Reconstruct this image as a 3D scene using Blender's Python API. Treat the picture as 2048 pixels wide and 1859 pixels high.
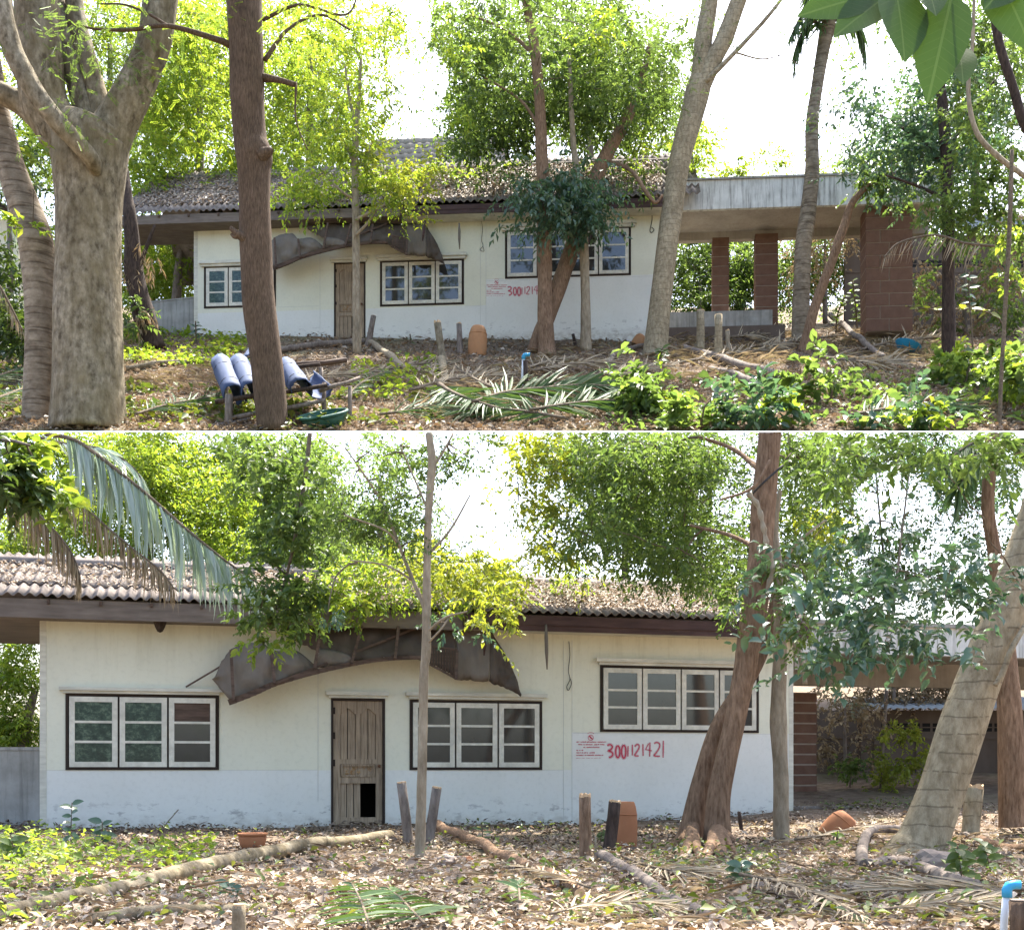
import bpy, math, random
import numpy as np
from mathutils import Vector, Matrix, noise as mnoise

for _o in list(bpy.data.objects):
    bpy.data.objects.remove(_o)
SC = bpy.context.scene
COL = SC.collection
R = math.radians

# ------------------------------------------------------------------ camera
F, CX, HZ, H = 2440.0, 1024.0, 1530.0, 0.9      # focal length and eye line in photograph pixels, eye height in m
cam = bpy.data.cameras.new('camera')
cam.sensor_width = 36.0
cam.lens = 36.0 * F / 2048.0
cam.shift_y = (HZ - 929.5) / 2048.0
cam.clip_start = 0.1
cam.clip_end = 2000.0
camo = bpy.data.objects.new('camera', cam)
camo.location = (0, 0, H)
camo.rotation_euler = (R(90), 0, 0)
COL.objects.link(camo)
SC.camera = camo

# ------------------------------------------------------------------ light
SUN_EL, SUN_AZ = 62.0, 20.0                     # high sun behind the houses, a little to the right
world = bpy.data.worlds.new('World')
SC.world = world
world.use_nodes = True
wn = world.node_tree.nodes
wn.clear()
sky = wn.new('ShaderNodeTexSky')
sky.sky_type = 'NISHITA'
sky.sun_disc = False
sky.sun_elevation = R(SUN_EL)
sky.sun_rotation = R(SUN_AZ)
sky.air_density = 1.0
sky.dust_density = 4.0
sky.ozone_density = 1.0
bg = wn.new('ShaderNodeBackground')
bg.inputs['Strength'].default_value = 0.15
wo = wn.new('ShaderNodeOutputWorld')
world.node_tree.links.new(sky.outputs[0], bg.inputs[0])
world.node_tree.links.new(bg.outputs[0], wo.inputs[0])
sun = bpy.data.lights.new('sun', 'SUN')
sun.energy = 4.5
sun.angle = R(0.55)
sun.color = (1.0, 0.95, 0.86)
suno = bpy.data.objects.new('sun', sun)
sd = Vector((math.sin(R(SUN_AZ)) * math.cos(R(SUN_EL)), math.cos(R(SUN_AZ)) * math.cos(R(SUN_EL)), math.sin(R(SUN_EL))))
suno.rotation_euler = sd.to_track_quat('Z', 'Y').to_euler()
COL.objects.link(suno)
SC.view_settings.view_transform = 'Standard'
SC.view_settings.look = 'None'
SC.view_settings.exposure = 2.1
SC.view_settings.gamma = 1.0
SC.view_settings.use_curve_mapping = False
SC.render.engine = 'CYCLES'
SC.cycles.max_bounces = 6
SC.cycles.diffuse_bounces = 4
SC.cycles.glossy_bounces = 2
SC.cycles.transmission_bounces = 4
SC.cycles.transparent_max_bounces = 8
SC.cycles.use_denoising = True

# ------------------------------------------------------------------ places
YE, ZE, SLA = 27.0, H + (HZ - 862) * 27.0 / F, 0.4876   # the upper garden: a hillside terrace that starts at this edge
def sstep(x, a, b):
    t = min(1.0, max(0.0, (x - a) / (b - a)))
    return t * t * (3 - 2 * t)
def P(px, py, Y):
    return Vector(((px - CX) * Y / F, Y, H + (HZ - py) * Y / F))
def gB(x, y):
    return sstep(x, 2.6, 4.8) * (max(0, y - 17) * 0.055 + max(0, y - 20) * 0.04)
def gA(x, y):
    return ZE + SLA * (min(y, 44.0) - YE) + 0.40 * max(0, y - 44.0)
def onB(px, py):
    Y = H * F / max(8.0, (py - HZ))
    for _ in range(30):
        p = P(px, py, Y)
        Y = Y + ((H - gB(p.x, Y)) * F / max(8.0, (py - HZ)) - Y) * 0.5
    return P(px, py, Y)
def onA(px, py):
    k = (HZ - py) / F
    Y = (H - ZE + SLA * YE) / (SLA - k)
    if Y > 44.0 or Y < 0:
        z44 = gA(0, 44.0)
        Y = (H - z44 + 0.40 * 44.0) / (0.40 - k) if k < 0.399 else 60.0
    return P(px, py, Y)
def proj(v):
    v = np.asarray(v)
    return CX + v[..., 0] * F / v[..., 1], HZ - (v[..., 2] - H) * F / v[..., 1]

# ------------------------------------------------------------------ materials
MATS = {}
def new_mat(name):
    m = bpy.data.materials.new(name)
    m.use_nodes = True
    m.node_tree.nodes.clear()
    MATS[name] = m
    return m, m.node_tree.nodes, m.node_tree.links
def ramp(nodes, links, fac, cols, pos=None, interp='LINEAR'):
    r = nodes.new('ShaderNodeValToRGB')
    r.color_ramp.interpolation = interp
    n = len(cols)
    while len(r.color_ramp.elements) < n:
        r.color_ramp.elements.new(0.5)
    for i, c in enumerate(cols):
        e = r.color_ramp.elements[i]
        e.position = pos[i] if pos else i / (n - 1)
        e.color = (c[0], c[1], c[2], 1)
    links.new(fac, r.inputs[0])
    return r.outputs[0]
def coords(nodes, links, scale=(1, 1, 1), kind='Object'):
    tc = nodes.new('ShaderNodeTexCoord')
    mp = nodes.new('ShaderNodeMapping')
    mp.inputs['Scale'].default_value = scale
    links.new(tc.outputs[kind], mp.inputs[0])
    return mp.outputs[0]
def ntex(nodes, links, vec, scale, detail=4, rough=0.6):
    n = nodes.new('ShaderNodeTexNoise')
    n.inputs['Scale'].default_value = scale
    n.inputs['Detail'].default_value = detail
    n.inputs['Roughness'].default_value = rough
    links.new(vec, n.inputs['Vector'])
    return n.outputs[0]
def mixc(nodes, links, fac, a, b, mode='MIX'):
    m = nodes.new('ShaderNodeMix')
    m.data_type = 'RGBA'
    m.blend_type = mode
    for s, v in ((m.inputs[0], fac), (m.inputs[6], a), (m.inputs[7], b)):
        if isinstance(v, (int, float)):
            s.default_value = v
        elif isinstance(v, tuple):
            s.default_value = (v[0], v[1], v[2], 1)
        else:
            links.new(v, s)
    return m.outputs[2]
def math_n(nodes, links, op, a, b=None, clamp=False):
    m = nodes.new('ShaderNodeMath')
    m.operation = op
    m.use_clamp = clamp
    for s, v in ((m.inputs[0], a), (m.inputs[1], b)):
        if v is None:
            continue
        if isinstance(v, (int, float)):
            s.default_value = v
        else:
            links.new(v, s)
    return m.outputs[0]
def finish(m, nodes, links, col, rough=0.8, bump=None, bstr=0.3, bdist=0.02, spec=0.3):
    p = nodes.new('ShaderNodeBsdfPrincipled')
    p.inputs['Roughness'].default_value = rough
    p.inputs['Specular IOR Level'].default_value = spec
    if isinstance(col, tuple):
        p.inputs['Base Color'].default_value = (col[0], col[1], col[2], 1)
    else:
        links.new(col, p.inputs['Base Color'])
    if bump is not None:
        b = nodes.new('ShaderNodeBump')
        b.inputs['Strength'].default_value = bstr
        b.inputs['Distance'].default_value = bdist
        links.new(bump, b.inputs['Height'])
        links.new(b.outputs[0], p.inputs['Normal'])
    o = nodes.new('ShaderNodeOutputMaterial')
    links.new(p.outputs[0], o.inputs[0])
    return p
def leaf_mat(name, cols, trans=0.45, tint=(1.5, 1.35, 0.5), rough=0.45, spec=0.4):
    m, n, l = new_mat(name)
    g = n.new('ShaderNodeNewGeometry')
    c = ramp(n, l, g.outputs['Random Per Island'], cols)
    p = n.new('ShaderNodeBsdfPrincipled')
    p.inputs['Roughness'].default_value = rough
    p.inputs['Specular IOR Level'].default_value = spec
    l.new(c, p.inputs['Base Color'])
    t = n.new('ShaderNodeBsdfTranslucent')
    l.new(mixc(n, l, 1.0, c, tint, 'MULTIPLY'), t.inputs['Color'])
    mx = n.new('ShaderNodeMixShader')
    mx.inputs[0].default_value = trans
    l.new(p.outputs[0], mx.inputs[1])
    l.new(t.outputs[0], mx.inputs[2])
    o = n.new('ShaderNodeOutputMaterial')
    l.new(mx.outputs[0], o.inputs[0])
    return m
def bark_mat(name, dark, light, stretch=(6, 6, 1.2), scale=3.0, rings=0.0, mott=None, bstr=0.6):
    m, n, l = new_mat(name)
    v = coords(n, l, stretch)
    a = ntex(n, l, v, scale, 6, 0.65)
    c = ramp(n, l, a, [dark, light], [0.33, 0.68])
    v2 = coords(n, l, (1, 1, 0.7))
    b = ntex(n, l, v2, 2.2, 5, 0.6)
    if mott:
        c = mixc(n, l, ramp(n, l, b, [(0, 0, 0), (0.8, 0.8, 0.8)], [0.40, 0.70]), c, mott)
        st_ = ntex(n, l, coords(n, l, (1.6, 1.6, 0.25)), 2.0, 6, 0.7)
        c = mixc(n, l, 0.8, c, ramp(n, l, st_, [(0.5, 0.48, 0.42), (1, 1, 1)], [0.36, 0.56]), 'MULTIPLY')
    else:
        c = mixc(n, l, 0.5, c, ramp(n, l, b, [(0.35, 0.35, 0.35), (1, 1, 1)], [0.3, 0.65]), 'MULTIPLY')
    h = a
    if rings < 0:                                   # thin wavy growth rings
        tc_ = n.new('ShaderNodeTexCoord'); sp_ = n.new('ShaderNodeSeparateXYZ'); l.new(tc_.outputs['Object'], sp_.inputs[0])
        wob = math_n(n, l, 'MULTIPLY', ntex(n, l, coords(n, l), 1.1, 3, 0.6), 1.3)
        fr_ = math_n(n, l, 'FRACT', math_n(n, l, 'ADD', math_n(n, l, 'MULTIPLY', sp_.outputs[2], -rings), wob))
        brk = ntex(n, l, coords(n, l), 7.0, 3, 0.6)
        lm = math_n(n, l, 'MULTIPLY', math_n(n, l, 'LESS_THAN', fr_, 0.09), math_n(n, l, 'GREATER_THAN', brk, 0.44))
        c = mixc(n, l, math_n(n, l, 'MULTIPLY', lm, 0.55), c, (0.10, 0.075, 0.05))
        h = math_n(n, l, 'SUBTRACT', a, math_n(n, l, 'MULTIPLY', lm, 0.5))
    elif rings:
        v3 = coords(n, l, (0.6, 0.6, rings))
        rr = ntex(n, l, v3, 2.0, 3, 0.5)
        rm = ramp(n, l, rr, [(0.45, 0.42, 0.4), (1, 1, 1)], [0.36, 0.47])
        c = mixc(n, l, 0.8, c, rm, 'MULTIPLY')
        h = math_n(n, l, 'ADD', a, math_n(n, l, 'MULTIPLY', rm, 0.8))
    finish(m, n, l, c, 0.9, h, bstr, 0.03, 0.15)
    return m
def wood_mat(name, dark, light, stretch=(12, 12, 1), scale=3, rough=0.8):
    m, n, l = new_mat(name)
    a = ntex(n, l, coords(n, l, stretch), scale, 5, 0.6)
    b = ntex(n, l, coords(n, l), 2.0, 4, 0.6)
    c = ramp(n, l, a, [dark, light], [0.3, 0.7])
    c = mixc(n, l, 0.45, c, ramp(n, l, b, [(0.4, 0.4, 0.42), (1, 1, 1)], [0.3, 0.65]), 'MULTIPLY')
    finish(m, n, l, c, rough, a, 0.3, 0.01, 0.25)
    return m
def noisy_mat(name, cols, scale=6, rough=0.85, bstr=0.25, stretch=(1, 1, 1), spec=0.25, pos=None):
    m, n, l = new_mat(name)
    a = ntex(n, l, coords(n, l, stretch), scale, 6, 0.65)
    c = ramp(n, l, a, cols, pos)
    finish(m, n, l, c, rough, a, bstr, 0.02, spec)
    return m

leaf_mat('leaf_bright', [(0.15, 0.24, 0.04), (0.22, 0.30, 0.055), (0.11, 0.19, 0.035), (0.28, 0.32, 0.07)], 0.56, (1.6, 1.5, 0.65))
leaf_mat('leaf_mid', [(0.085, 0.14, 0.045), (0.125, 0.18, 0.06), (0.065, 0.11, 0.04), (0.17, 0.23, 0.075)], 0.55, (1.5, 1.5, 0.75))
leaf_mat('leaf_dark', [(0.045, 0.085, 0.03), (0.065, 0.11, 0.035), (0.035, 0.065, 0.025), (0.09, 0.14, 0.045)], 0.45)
leaf_mat('leaf_blue', [(0.07, 0.13, 0.08), (0.10, 0.17, 0.11), (0.055, 0.11, 0.07), (0.13, 0.19, 0.09)], 0.4, (1.2, 1.3, 0.75), 0.3, 0.7)
leaf_mat('leaf_yellow', [(0.22, 0.28, 0.05), (0.28, 0.32, 0.07), (0.17, 0.24, 0.045)], 0.5)
leaf_mat('leaf_big', [(0.04, 0.085, 0.025), (0.05, 0.10, 0.03)], 0.3, (1.6, 1.5, 0.6), 0.6, 0.2)
def add_veins(name):
    m_ = MATS[name]; n_ = m_.node_tree.nodes; l_ = m_.node_tree.links
    tc = n_.new('ShaderNodeTexCoord'); sp = n_.new('ShaderNodeSeparateXYZ'); l_.new(tc.outputs['Object'], sp.inputs[0])
    ay = math_n(n_, l_, 'ABSOLUTE', sp.outputs[1])
    w_ = math_n(n_, l_, 'FRACT', math_n(n_, l_, 'MULTIPLY', math_n(n_, l_, 'SUBTRACT', sp.outputs[0], math_n(n_, l_, 'MULTIPLY', ay, 0.9)), 12.0))
    side = math_n(n_, l_, 'LESS_THAN', w_, 0.12)
    rib = math_n(n_, l_, 'LESS_THAN', ay, 0.010)
    v_ = math_n(n_, l_, 'MAXIMUM', math_n(n_, l_, 'MULTIPLY', side, 0.16), math_n(n_, l_, 'MULTIPLY', rib, 0.6))
    sp2 = ramp(n_, l_, ntex(n_, l_, tc.outputs['Object'], 7.0, 5, 0.7), [(0.55, 0.5, 0.35), (1, 1, 1)], [0.3, 0.42])
    cr = [x for x in n_ if x.type == 'VALTORGB'][0]
    base = mixc(n_, l_, v_, mixc(n_, l_, 0.8, cr.outputs[0], sp2, 'MULTIPLY'), (0.16, 0.22, 0.08))
    for x in n_:
        if x.type == 'BSDF_PRINCIPLED':
            l_.new(base, x.inputs['Base Color'])
            b_ = n_.new('ShaderNodeBump'); b_.inputs['Strength'].default_value = 0.4; b_.inputs['Distance'].default_value = 0.01
            l_.new(v_, b_.inputs['Height']); l_.new(b_.outputs[0], x.inputs['Normal'])
add_veins('leaf_big')
leaf_mat('leaf_palm', [(0.05, 0.10, 0.035), (0.075, 0.13, 0.045), (0.045, 0.09, 0.04)], 0.3, (1.3, 1.3, 0.6), 0.55, 0.3)
leaf_mat('leaf_palm_grey', [(0.34, 0.40, 0.36), (0.46, 0.52, 0.48), (0.24, 0.32, 0.22)], 0.35, (1.1, 1.2, 0.8), 0.4, 0.6)
leaf_mat('leaf_palm_dry', [(0.30, 0.22, 0.13), (0.38, 0.30, 0.19), (0.22, 0.16, 0.1)], 0.25, (1.1, 1, 0.8), 0.7, 0.2)
leaf_mat('straw', [(0.42, 0.34, 0.23), (0.54, 0.46, 0.34), (0.30, 0.24, 0.16), (0.38, 0.34, 0.2)], 0.15, (1.1, 1, 0.8), 0.7, 0.2)
leaf_mat('litter', [(0.27, 0.20, 0.145), (0.42, 0.33, 0.25), (0.18, 0.13, 0.095), (0.52, 0.44, 0.35), (0.26, 0.225, 0.19), (0.32, 0.20, 0.11)], 0.12, (1.1, 1, 0.8), 0.7, 0.25)
leaf_mat('leaf_rot_shade', [(0.10, 0.075, 0.055), (0.16, 0.12, 0.09), (0.075, 0.055, 0.042), (0.2, 0.16, 0.13)], 0.1, (1.1, 1, 0.8), 0.7, 0.25)
leaf_mat('litter_green', [(0.08, 0.14, 0.03), (0.16, 0.2, 0.04), (0.06, 0.11, 0.05), (0.22, 0.24, 0.07)], 0.3)
bark_mat('bark_mottled', (0.09, 0.07, 0.045), (0.38, 0.325, 0.235), (3.2, 3.2, 2.0), 2.4, 0, (0.21, 0.165, 0.095), 1.0)
bark_mat('bark_ringed', (0.17, 0.13, 0.09), (0.37, 0.31, 0.23), (2, 2, 3), 2.0, 9.0)
bark_mat('bark_brown', (0.075, 0.05, 0.034), (0.19, 0.13, 0.09), (9, 9, 1.6), 4.0, 0, None, 0.9)
bark_mat('bark_red', (0.14, 0.082, 0.048), (0.36, 0.235, 0.15), (8, 8, 1.6), 4.0, 0, None, 0.9)
bark_mat('bark_pale', (0.22, 0.17, 0.11), (0.42, 0.35, 0.25), (5, 5, 1.5), 3.0)
bark_mat('bark_ribbed', (0.23, 0.18, 0.11), (0.45, 0.375, 0.25), (4, 4, 2.0), 3.5, -5.5)
bark_mat('bark_grey', (0.12, 0.095, 0.08), (0.30, 0.25, 0.21), (5, 5, 1.5), 3.0)
bark_mat('bark_dark', (0.03, 0.022, 0.018), (0.10, 0.07, 0.055), (6, 6, 1.5), 3.0)
bark_mat('twig_bark', (0.10, 0.075, 0.05), (0.24, 0.19, 0.14), (4, 4, 4), 5.0)
wood_mat('cut_wood', (0.50, 0.31, 0.16), (0.72, 0.52, 0.31))
wood_mat('door_wood', (0.20, 0.145, 0.095), (0.43, 0.335, 0.235), (22, 22, 1.2), 2.0)
wood_mat('door_wood_carved', (0.2, 0.11, 0.05), (0.48, 0.32, 0.17), (9, 9, 9), 3.0)
wood_mat('board_dark', (0.055, 0.036, 0.026), (0.15, 0.10, 0.075), (1.5, 12, 12), 2.0)
wood_mat('fascia_brown', (0.055, 0.03, 0.028), (0.105, 0.06, 0.055), (1.0, 9, 9), 2.0, 0.6)
wood_mat('fascia_taupe', (0.13, 0.105, 0.085), (0.22, 0.18, 0.15), (1.0, 9, 9), 2.0)
wood_mat('sash_paint', (0.58, 0.55, 0.46), (0.76, 0.73, 0.62), (3, 3, 3), 4.0, 0.5)
wood_mat('hood_paint', (0.52, 0.50, 0.41), (0.76, 0.74, 0.63), (1.0, 3, 7), 2.0, 0.6)
noisy_mat('frame_dark', [(0.02, 0.014, 0.011), (0.05, 0.036, 0.028)], 8)
noisy_mat('awning_sheet', [(0.045, 0.033, 0.025), (0.09, 0.07, 0.055), (0.14, 0.115, 0.095)], 2.2, 0.8, 0.3, (2, 1, 1))
noisy_mat('awning_light', [(0.10, 0.085, 0.068), (0.23, 0.195, 0.16)], 2.2, 0.8, 0.3, (2, 1, 1))
noisy_mat('roof_tile', [(0.10, 0.085, 0.075), (0.24, 0.20, 0.175), (0.34, 0.29, 0.255)], 3.0, 0.9, 0.4, pos=[0.3, 0.55, 0.75])
noisy_mat('roof_tile_upper', [(0.28, 0.23, 0.20), (0.42, 0.36, 0.32)], 3.0, 0.9, 0.4)
noisy_mat('block_red', [(0.075, 0.042, 0.03), (0.15, 0.085, 0.06), (0.21, 0.135, 0.10)], 5.0, 0.95, 0.9)
noisy_mat('mortar', [(0.26, 0.21, 0.17), (0.42, 0.36, 0.3)], 8.0)
noisy_mat('floor_slab', [(0.13, 0.11, 0.095), (0.23, 0.205, 0.18)], 2.5)
noisy_mat('terracotta', [(0.26, 0.10, 0.045), (0.42, 0.19, 0.09)], 4.0, 0.8)
noisy_mat('jar_clay', [(0.22, 0.10, 0.045), (0.40, 0.20, 0.09), (0.24, 0.17, 0.10)], 3.0, 0.7)
noisy_mat('rock', [(0.15, 0.12, 0.10), (0.32, 0.26, 0.22)], 4.0)
noisy_mat('blue_sheet', [(0.032, 0.055, 0.125), (0.06, 0.09, 0.175)], 2.0, 0.75, 0.1)
noisy_mat('blue_plastic', [(0.03, 0.27, 0.50), (0.05, 0.34, 0.58)], 3.0, 0.4, 0.05)
noisy_mat('pipe_white', [(0.5, 0.56, 0.62), (0.68, 0.72, 0.75)], 5.0, 0.4, 0.05)
noisy_mat('basket_green', [(0.02, 0.075, 0.055), (0.05, 0.13, 0.10)], 6.0, 0.6)
noisy_mat('rust', [(0.07, 0.035, 0.02), (0.17, 0.08, 0.045)], 6.0)
noisy_mat('rope_dark', [(0.03, 0.03, 0.03), (0.06, 0.055, 0.05)], 6.0)
noisy_mat('grey_metal', [(0.30, 0.31, 0.32), (0.46, 0.47, 0.48)], 3.0, 0.45, 0.1)
noisy_mat('shed_wall', [(0.055, 0.04, 0.03), (0.12, 0.09, 0.07), (0.19, 0.155, 0.125)], 1.4, 0.95, 0.3, (1, 1, 0.4))
noisy_mat('vent_dark', [(0.008, 0.008, 0.008), (0.02, 0.018, 0.016)], 4.0)
noisy_mat('box_green', [(0.24, 0.28, 0.17), (0.34, 0.37, 0.25)], 4.0)

def wall_mat(name, vline, upper, lower, vtop):
    m, n, l = new_mat(name)
    tc = n.new('ShaderNodeTexCoord')
    sp = n.new('ShaderNodeSeparateXYZ')
    l.new(tc.outputs['Object'], sp.inputs[0])
    z = sp.outputs[2]
    big = ntex(n, l, coords(n, l, (1, 1, 1)), 0.6, 5, 0.6)
    t = math_n(n, l, 'GREATER_THAN', z, vline)
    c = mixc(n, l, t, lower, upper)
    c = mixc(n, l, 0.5, c, ramp(n, l, big, [(0.80, 0.79, 0.76), (1.04, 1.04, 1.03)], [0.3, 0.65]), 'MULTIPLY')
    # run-down streaks below the eaves
    st = ntex(n, l, coords(n, l, (2.4, 2.4, 0.22)), 2.0, 6, 0.75)
    stm = ramp(n, l, st, [(0, 0, 0), (1, 1, 1)], [0.50, 0.78])
    up = math_n(n, l, 'MULTIPLY', math_n(n, l, 'SUBTRACT', z, vtop - 1.1), 0.9, True)
    c = mixc(n, l, math_n(n, l, 'MULTIPLY', math_n(n, l, 'MULTIPLY', stm, up), 0.55), c, (0.30, 0.27, 0.17))
    # mould and flaked paint near the foot
    fl = ntex(n, l, coords(n, l, (1.2, 1.2, 3.0)), 2.6, 7, 0.7)
    flm = ramp(n, l, fl, [(0, 0, 0), (1, 1, 1)], [0.555, 0.615])
    lowb = math_n(n, l, 'SUBTRACT', 1.0, math_n(n, l, 'MULTIPLY', math_n(n, l, 'ABSOLUTE', math_n(n, l, 'SUBTRACT', z, vline * 0.25)), 3.2 / max(vline, 0.3)), True)
    c = mixc(n, l, math_n(n, l, 'MULTIPLY', math_n(n, l, 'MULTIPLY', flm, lowb), 0.75), c, (0.30, 0.29, 0.28))
    dirt = math_n(n, l, 'SUBTRACT', 1.0, math_n(n, l, 'MULTIPLY', z, 4.5), True)
    dn = ntex(n, l, coords(n, l, (2, 2, 3)), 3.0, 5, 0.65)
    c = mixc(n, l, math_n(n, l, 'MULTIPLY', math_n(n, l, 'MULTIPLY', dirt, ramp(n, l, dn, [(0, 0, 0), (1, 1, 1)], [0.35, 0.7])), 0.8), c, (0.33, 0.28, 0.22))
    fine = ntex(n, l, coords(n, l), 14.0, 4, 0.6)
    c = mixc(n, l, 0.22, c, ramp(n, l, fine, [(0.7, 0.7, 0.68), (1, 1, 1)], [0.3, 0.5]), 'MULTIPLY')
    finish(m, n, l, c, 0.75, fine, 0.08, 0.01, 0.3)
noisy_mat('joint_grey', [(0.42, 0.42, 0.38), (0.56, 0.56, 0.52)], 6.0)
noisy_mat('interior_dark', [(0.03, 0.027, 0.024), (0.05, 0.045, 0.04)], 2.0)

def concrete_mat(name, a, b, streak):
    m, n, l = new_mat(name)
    base = ntex(n, l, coords(n, l), 1.6, 6, 0.65)
    c = ramp(n, l, base, [a, b], [0.35, 0.65])
    st = ntex(n, l, coords(n, l, (5, 5, 0.3)), 2.0, 6, 0.7)
    c = mixc(n, l, math_n(n, l, 'MULTIPLY', ramp(n, l, st, [(0, 0, 0), (1, 1, 1)], [0.48, 0.66]), streak), c, (0.09, 0.085, 0.075))
    finish(m, n, l, c, 0.9, base, 0.2, 0.02, 0.2)
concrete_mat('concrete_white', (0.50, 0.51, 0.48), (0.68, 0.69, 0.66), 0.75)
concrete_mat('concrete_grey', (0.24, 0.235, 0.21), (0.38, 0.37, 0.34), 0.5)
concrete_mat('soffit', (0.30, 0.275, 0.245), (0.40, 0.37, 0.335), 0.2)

m, n, l = new_mat('window_glass')
gp = n.new('ShaderNodeBsdfPrincipled')
_c = ramp(n, l, ntex(n, l, coords(n, l), 3.0, 5, 0.7), [(0.018, 0.018, 0.017), (0.05, 0.05, 0.047)])
l.new(_c, gp.inputs['Base Color'])
gp.inputs['Roughness'].default_value = 0.06
gp.inputs['Specular IOR Level'].default_value = 1.0
_o = n.new('ShaderNodeOutputMaterial')
l.new(gp.outputs[0], _o.inputs[0])
m, n, l = new_mat('window_glass_green')
gp = n.new('ShaderNodeBsdfPrincipled')
_c = ramp(n, l, ntex(n, l, coords(n, l, (1, 1, 1.3)), 9.0, 4, 0.8), [(0.012, 0.03, 0.026), (0.03, 0.06, 0.045), (0.12, 0.17, 0.12)], [0.4, 0.52, 0.68])
l.new(_c, gp.inputs['Base Color'])
gp.inputs['Roughness'].default_value = 0.15
_o = n.new('ShaderNodeOutputMaterial')
l.new(gp.outputs[0], _o.inputs[0])
m, n, l = new_mat('red_paint')
_c = ramp(n, l, ntex(n, l, coords(n, l), 30.0, 4, 0.7), [(0.42, 0.02, 0.05), (0.55, 0.04, 0.09)])
finish(m, n, l, _c, 0.6)
m, n, l = new_mat('red_overspray')
d1 = n.new('ShaderNodeBsdfDiffuse')
d1.inputs[0].default_value = (0.75, 0.22, 0.28, 1)
d2 = n.new('ShaderNodeBsdfTransparent')
mx = n.new('ShaderNodeMixShader')
l.new(math_n(n, l, 'MULTIPLY', ntex(n, l, coords(n, l), 40.0, 4, 0.7), 0.55), mx.inputs[0])
l.new(d2.outputs[0], mx.inputs[1])
l.new(d1.outputs[0], mx.inputs[2])
_o = n.new('ShaderNodeOutputMaterial')
l.new(mx.outputs[0], _o.inputs[0])

m, n, l = new_mat('soil')
a1 = ntex(n, l, coords(n, l), 5.0, 7, 0.7)
a2 = ntex(n, l, coords(n, l), 0.5, 4, 0.6)
c = ramp(n, l, a1, [(0.07, 0.05, 0.035), (0.17, 0.125, 0.09), (0.26, 0.20, 0.145)], [0.3, 0.52, 0.72])
c = mixc(n, l, ramp(n, l, a2, [(0, 0, 0), (1, 1, 1)], [0.5, 0.65]), c, mixc(n, l, a1, (0.10, 0.085, 0.045), (0.24, 0.20, 0.12)))
finish(m, n, l, c, 0.95, a1, 0.7, 0.05, 0.1)

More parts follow.
